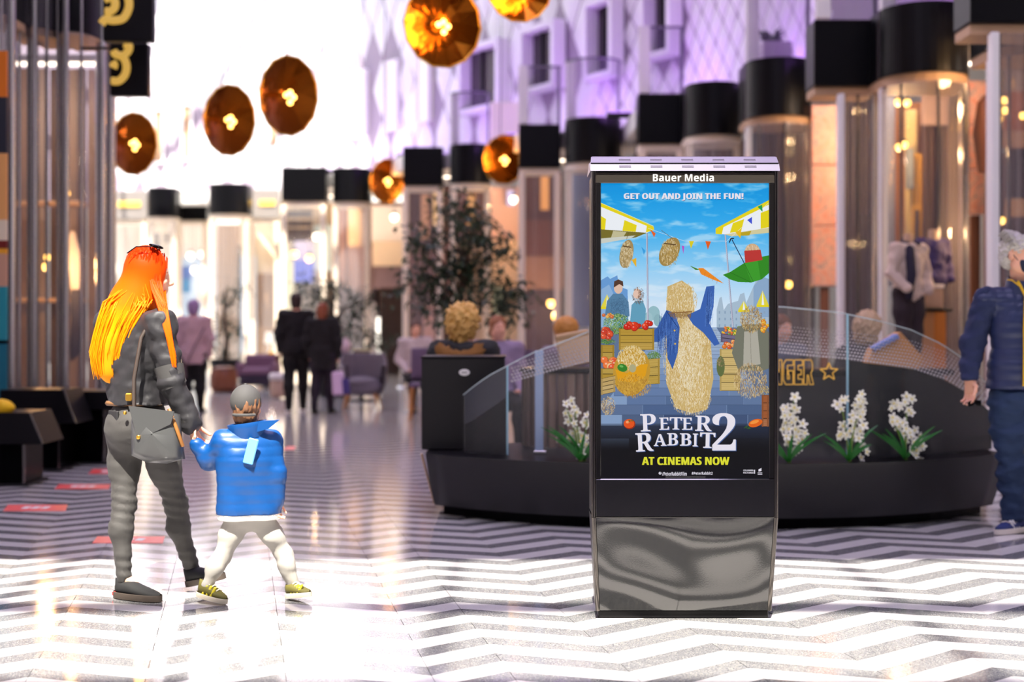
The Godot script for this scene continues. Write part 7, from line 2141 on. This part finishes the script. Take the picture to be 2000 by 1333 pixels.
	part(sg, "bridge", Geo.new().tube([gp + Vector3(-0.002, -0.008, 0.015), gp + Vector3(0.006, -0.006, 0.016)], 0.0035, 6), M.black_gloss)

# a plainer figure further away; o = feet, H = height, yaw turns it (0 faces the camera)
func passer(label: String, o: Vector3, H: float, yaw: float, P_: Dictionary) -> Node3D:
	var b := Basis(Vector3.UP, yaw)
	var k := H / 1.72
	var sit: bool = P_.get("sit", false)
	var L := func(x: float, y: float, z: float) -> Vector3: return o + b * (Vector3(x, y, z) * k)
	var st: float = P_.get("stride", 0.0)
	var y0: float = P_.get("seat", -0.36) if sit else 0.0
	var J := {"fwd": b * Vector3(0, 0, 1), "head": L.call(0, 1.6 + y0, 0.02), "neck": L.call(0, 1.46 + y0, 0), "chest": L.call(0, 1.27 + y0, 0), "waist": L.call(0, 1.08 + y0, 0), "pelvis": L.call(0, 0.93 + y0, 0),
		"shr": L.call(-0.18, 1.4 + y0, 0), "elr": L.call(-0.25, 1.13 + y0, -0.02), "wrr": L.call(-0.23, 0.9 + y0, 0.06), "har": L.call(-0.22, 0.8 + y0, 0.09),
		"shl": L.call(0.18, 1.4 + y0, 0), "ell": L.call(0.25, 1.13 + y0, -0.02), "wrl": L.call(0.23, 0.9 + y0, 0.06), "hal": L.call(0.22, 0.8 + y0, 0.09),
		"hir": L.call(-0.09, 0.9 + y0, 0), "knr": L.call(-0.1, 0.5, 0.02 + st * 0.5), "anr": L.call(-0.1, 0.09, -0.02 + st), "tor": L.call(-0.11, 0.035, 0.13 + st),
		"hil": L.call(0.09, 0.9 + y0, 0), "knl": L.call(0.1, 0.5, 0.02 - st * 0.3), "anl": L.call(0.1, 0.09, -0.02 - st), "tol": L.call(0.11, 0.035, 0.13 - st)}
	if sit:
		for e in ["r", "l"]:
			var x := -0.1 if e == "r" else 0.1
			J["kn" + e] = L.call(x, 0.5, 0.42); J["an" + e] = L.call(x, 0.09, 0.4); J["to" + e] = L.call(x, 0.035, 0.55)
			J["wr" + e] = L.call(x * 1.6, 0.98 + y0, 0.24); J["ha" + e] = L.call(x * 0.8, 0.98 + y0, 0.33)
	for q in P_.get("pose", {}): J[q] = L.call(P_.pose[q][0], P_.pose[q][1], P_.pose[q][2])
	var t := thing("person", label, "person", o)
	var s: float = k * P_.get("girth", 1.0)
	var g := skin_body(J, s, 0.022, true, {})
	var look: float = P_.get("look", 0.0)
	var hf := Basis(Vector3.UP, yaw + look) * Vector3(0, P_.get("nod", -0.05), 1)
	head_into(g, J.head, hf.normalized(), Vector3.UP, 0.225 * k, 0.011)
	part(t, "body", g, P_.get("skin", M.skin))
	var h := 0.02
	var bb := bounds(J, ["chest", "waist", "pelvis", "shr", "elr", "wrr", "shl", "ell", "wrl", "neck"], 0.2)
	var f := Sdf.new(bb[0], bb[1], h)
	torso_bones(f, J, s, 0.024, 0.06)
	var hem: float = P_.get("hem", 0.82)
	f.cone(J.pelvis, J.pelvis + Vector3(0, (hem - 0.93) * k, 0), 0.15 * s, 0.15 * s, 0.06)
	f.cut(L.call(0, hem + y0, 0), Vector3(0, -1, 0)); f.cut(J.neck + Vector3(0, 0.01, 0), Vector3.UP)
	var f2 := Sdf.new(bb[0], bb[1], h)
	for e in ["l", "r"]: arm_bones(f2, J, e, s, 0.024, 0.03)
	f.join(f2, 0.03)
	part(t, "jacket", f.into(Geo.new()).push(cloth_folds(0.02, 9.0, 7.0, 5)), P_.top)
	bb = bounds(J, ["pelvis", "hir", "knr", "anr", "hil", "knl", "anl"], 0.18)
	f = Sdf.new(bb[0], bb[1], h)
	f.ell(J.pelvis + Vector3(0, -0.02, 0), Vector3(0.165, 0.13, 0.13) * s, b, 0.05)
	for e in ["l", "r"]: leg_bones(f, J, e, s, P_.get("wide", 0.012), 0.05)
	part(t, "trousers", f.into(Geo.new()), P_.legs)
	for e in ["l", "r"]:
		var d: Vector3 = (J["to" + e] - J["an" + e]) * Vector3(1, 0, 1)
		var he: Vector3 = J["an" + e] - d.normalized() * 0.06 * k
		he.y = 0.004 + maxf(0, J["an" + e].y - 0.09 * k)
		sneaker(t, "shoe", he, he + d.normalized() * 0.27 * k, Vector3.UP, 0.045 * k, 0.09 * k, P_.get("shoe", M.black_satin), P_.get("sole", M.charcoal))
	if P_.has("hair"):
		var hd: Vector3 = J.head
		f = Sdf.new(hd - Vector3(0.3, 0.5, 0.3) * k, hd + Vector3.ONE * 0.24 * k, 0.012)
		var hb := Basis(Vector3.UP, yaw + look)
		var v: float = P_.get("volume", 1.0)
		f.ell(hd + hb * Vector3(0, 0.035, -0.02) * k, Vector3(0.086, 0.092, 0.1) * k * v, hb, 0.02)
		f.ell(hd + hb * Vector3(0, -0.03, -0.045) * k, Vector3(0.08, 0.09, 0.07) * k * v, hb, 0.02)
		if P_.get("long", 0.0) > 0.0:
			f.cone(hd + hb * Vector3(0, -0.06, -0.06) * k, hd + hb * Vector3(0, -P_.long, -0.11) * k, 0.08 * k, 0.05 * k, 0.04)
		f.ell(hd + hb * Vector3(0, -0.03, 0.1) * k, Vector3(0.085, 0.085, 0.075) * k, hb, 0.012, true)
		part(t, "hair", f.into(Geo.new()).push(cloth_folds(P_.get("curl", 0.01), 24.0, 30.0, 4)), P_.hair)
	t.set_meta("joints", J)
	return t

func bystanders() -> void:
	var black := mat("black_cloth", C(16, 14, 18), 0.9)
	var black2 := mat("black_trousers", C(14, 12, 14), 0.9)
	var p := passer("man in black seen from behind, left one of the walking couple", Vector3(sx(578, 19.8), 0, -19.8), 1.66, PI + 0.15, {"top": black, "legs": black2, "hair": mat("dark_hair", C(44, 28, 26), 0.7), "stride": 0.12, "hem": 0.84, "girth": 1.12, "sole": M.white_paint, "pose": {"elr": [-0.27, 1.12, -0.02]}})
	var q := passer("woman in black with long auburn hair walking beside the man in black", Vector3(sx(630, 19.5), 0, -19.5), 1.52, PI - 0.15, {"top": black, "legs": mat("plum_black", C(34, 26, 40), 0.9), "hair": mat("auburn_hair", C(126, 62, 30), 0.6), "long": 0.34, "stride": 0.1, "hem": 0.66, "girth": 1.1})
	var bp := spot(665, 742, 19.3)
	var sb := thing("shopping_bag", "white and navy shopping bag held by the woman in black", "bag", spot(664, 775, 19.3))
	part(sb, "bag", Geo.new().box(bp + Vector3(-0.03, -0.05, 0), Vector3(0.16, 0.32, 0.12), 0.02, Basis(Vector3(0, 0, 1), 0.05)), mat("lilac_paper", C(206, 180, 216), 0.7))
	part(sb, "navy_side", Geo.new().box(bp + Vector3(0.075, -0.09, 0.02), Vector3(0.1, 0.22, 0.1), 0.02, Basis(Vector3(0, 0, 1), 0.12)), mat("navy_paper", C(62, 50, 120), 0.7))
	part(sb, "handle", Geo.new().tube([bp + Vector3(-0.06, 0.1, 0), bp + Vector3(0.0, 0.2, 0), bp + Vector3(0.05, 0.05, 0)], 0.006, 6), M.white_paint)
	var pink := mat("pink_coat", C(196, 160, 166), 0.85)
	passer("person in a dusty pink jacket and lilac hat seen from behind", Vector3(sx(378, 19.8), 0, -19.8), 1.56, PI, {"top": pink, "legs": black2, "hair": mat("lilac_hat", C(160, 130, 170), 0.85), "volume": 1.06, "hem": 0.74, "girth": 1.15, "stride": 0.05})
	var hat_strap := thing("shoulder_bag", "dark strap of a small shoulder bag across the pink jacket", "bag", spot(385, 720, 19.6))
	part(hat_strap, "strap", Geo.new().tube([spot(400, 640, 19.58), spot(382, 672, 19.56), spot(362, 716, 19.6)], 0.014, 6), mat("strap_mauve", C(120, 96, 104), 0.7))
	part(hat_strap, "pouch", Geo.new().box(spot(357, 728, 19.72), Vector3(0.1, 0.16, 0.2), 0.02), M.strap_mauve)
	# seated customers
	var blond := mat("blond_curls", C(226, 178, 98), 0.6)
	var dk := mat("dark_parka", C(44, 44, 44), 0.8)
	var s1 := passer("customer with curly blond hair and tan fur hood, seated behind the cabinet", Vector3(sx(905, 10.5), 0, -10.5), 1.72, PI - 0.25, {"top": dk, "legs": black2, "hair": blond, "sit": true, "volume": 1.34, "curl": 0.035, "look": -0.3, "girth": 1.15})
	var ch := s1.get_meta("joints")["neck"] as Vector3
	var fur := Geo.new().tube(range(13).map(func(i): return ch + Vector3(cos(PI * (0.05 + 0.9 * i / 12.0)) * 0.155 - 0.02, -0.02 - 0.1 * sin(PI * i / 12.0), 0.09 + 0.06 * sin(PI * i / 12.0))), [0.03, 0.045, 0.055, 0.06, 0.062, 0.064, 0.064, 0.064, 0.062, 0.06, 0.055, 0.045, 0.03], 12)
	part(s1, "fur_hood", fur.push(cloth_folds(0.03, 40.0, 40.0, 3)), mat("tan_fur", C(134, 92, 40), 0.95), "tan fur edge of the hood")
	passer("customer in a lilac top facing the camera beyond the blond customer's shoulder", Vector3(sx(972, 13.6), 0, -13.6), 1.66, 0.3, {"top": mat("lilac_top", C(150, 132, 160), 0.8), "legs": black2, "hair": mat("ginger_brown", C(150, 96, 62), 0.7), "sit": true})
	passer("ginger-haired customer behind the glass just left of the totem", Vector3(sx(1106, 11.6), 0, -11.6), 1.62, PI + 0.6, {"top": mat("grey_mauve_top", C(120, 104, 118), 0.8), "legs": black2, "hair": mat("ginger_hair", C(206, 140, 60), 0.6), "sit": true, "volume": 1.2})
	passer("customer with grey-blond hair bent over the paper bag behind the right glass", Vector3(sx(1694, 10.9), 0, -10.9), 1.66, PI - 0.7, {"top": mat("dark_knit", C(40, 36, 40), 0.9), "legs": black2, "hair": mat("ash_blond", C(190, 160, 124), 0.6), "sit": true, "volume": 1.25, "curl": 0.02})
	passer("customer with a tanned face seen through the glass right beside the totem", Vector3(sx(1524, 11.8), 0, -11.8), 1.66, 0.5, {"top": mat("slate_top", C(86, 90, 104), 0.8), "legs": black2, "hair": mat("brown_hair_far", C(120, 80, 56), 0.7), "sit": true})
	passer("distant customer in pale clothing seen between the tree and the cabinet", Vector3(sx(812, 20.0), 0, -20.0), 1.6, 0.2, {"top": mat("pale_top", C(190, 176, 176), 0.8), "legs": black2, "hair": mat("dark_brown_far", C(90, 60, 48), 0.7), "sit": true})
	for q2 in [[905, 10.55, "stool under the blond customer"], [972, 13.6, "stool under the customer in lilac"], [1106, 11.6, "stool under the ginger-haired customer"], [1694, 10.9, "stool under the grey-blond customer"], [1524, 11.8, "stool under the tanned customer"], [812, 20.0, "stool under the distant customer in pale clothing"]]:
		var o := Vector3(sx(q2[0], q2[1]), 0, -q2[1])
		var t := thing("stool", "round dark " + q2[2], "stool", o)
		part(t, "seat", Geo.new().lathe([Vector2(0.01, 0.44), Vector2(0.17, 0.44), Vector2(0.18, 0.42), Vector2(0.17, 0.4), Vector2(0.01, 0.4)], 20, o), M.black_satin)
		part(t, "column", Geo.new().tube([o + Vector3(0, 0.02, 0), o + Vector3(0, 0.41, 0)], 0.03, 10), M.steel)
		part(t, "foot", Geo.new().lathe([Vector2(0.01, 0.03), Vector2(0.18, 0.02), Vector2(0.18, 0.0)], 20, o), M.steel)
	# shop mannequins
	mannequin("headless mannequin in a cream jacket with a dark scarf, in the boutique on the right", 1774, 14.1, 470, mat("cream_jacket", C(206, 184, 166), 0.85), mat("dark_trousers", C(42, 30, 34), 0.85), true)
	mannequin("headless mannequin in a dark violet coat beside the one in cream", 1822, 14.75, 462, mat("violet_coat", C(62, 52, 92), 0.85), mat("beige_trousers", C(160, 120, 88), 0.85), false)

func mannequin(label: String, px: float, deep: float, pytop: float, top: Material, legs: Material, scarf: bool) -> void:
	var ytop := EYE + (630 - pytop) / FPX * deep
	var o := Vector3(sx(px, deep), 0, -deep)
	var k := 0.95 if scarf else 0.85
	var base := ytop - 1.46 * k
	var t := thing("mannequin", label, "mannequin", o if scarf else Vector3(o.x, 1.64, o.z))
	var L := func(x: float, y: float, z: float) -> Vector3: return Vector3(o.x, base, o.z) + Basis(Vector3.UP, 0.5) * (Vector3(x, y, z) * k)
	var J := {"fwd": Vector3(0.5, 0, 0.86), "neck": L.call(0, 1.42, 0), "chest": L.call(0, 1.24, 0), "waist": L.call(0, 1.06, 0), "pelvis": L.call(0, 0.92, 0), "shr": L.call(-0.17, 1.37, 0), "elr": L.call(-0.24, 1.12, 0.0), "wrr": L.call(-0.16, 0.95, 0.16),
		"shl": L.call(0.17, 1.37, 0), "ell": L.call(0.24, 1.12, 0.0), "wrl": L.call(0.18, 0.94, 0.12), "hir": L.call(-0.09, 0.9, 0), "hil": L.call(0.09, 0.9, 0), "knr": L.call(-0.09, 0.5, 0.02), "knl": L.call(0.09, 0.5, 0.02), "anr": L.call(-0.09, 0.1, 0), "anl": L.call(0.09, 0.1, 0)}
	var bb := bounds(J, ["chest", "waist", "pelvis", "shr", "elr", "wrr", "shl", "ell", "wrl", "neck"], 0.2)
	var f := Sdf.new(bb[0], bb[1], 0.018)
	torso_bones(f, J, k, 0.02, 0.06)
	f.cut(L.call(0, 0.8 if scarf else 0.66, 0), Vector3(0, -1, 0)); f.cut(J.neck, Vector3.UP)
	var f2 := Sdf.new(bb[0], bb[1], 0.018)
	for e in ["l", "r"]: arm_bones(f2, J, e, k, 0.02, 0.03)
	f.join(f2, 0.03)
	part(t, "jacket", f.into(Geo.new()).push(cloth_folds(0.02, 9, 7, 2)), top)
	part(t, "neck", Geo.new().lathe([Vector2(0.01, 0.11), Vector2(0.045, 0.1), Vector2(0.05, 0.0), Vector2(0.06, -0.06)], 16, J.neck), M.tan)
	if scarf:
		bb = bounds(J, ["pelvis", "hir", "knr", "anr", "hil", "knl", "anl"], 0.16)
		f = Sdf.new(bb[0], bb[1], 0.018)
		f.ell(J.pelvis, Vector3(0.155, 0.14, 0.12) * k, Basis(Vector3.UP, 0.5), 0.05)
		for e in ["l", "r"]: leg_bones(f, J, e, k, 0.015, 0.05)
		part(t, "trousers", f.into(Geo.new()), legs)
		part(t, "scarf", Geo.new().tube([L.call(-0.12, 0.85, 0.13), L.call(-0.1, 1.1, 0.15), L.call(-0.08, 1.36, 0.1), L.call(0.0, 1.45, -0.05), L.call(0.08, 1.4, 0.08)], [0.035, 0.05, 0.05, 0.05, 0.04], 10), mat("navy_scarf", C(36, 32, 48), 0.9))
		part(t, "stand", Geo.new().tube([Vector3(o.x, 0.02, o.z), L.call(0, 0.9, 0)], 0.02, 8), M.steel)
		part(t, "foot", Geo.new().lathe([Vector2(0.01, 0.03), Vector2(0.17, 0.02), Vector2(0.17, 0.0)], 20, o), M.steel)
	else:
		part(t, "stand", Geo.new().tube([Vector3(o.x, 1.645, o.z), J.waist], 0.02, 8), M.steel)
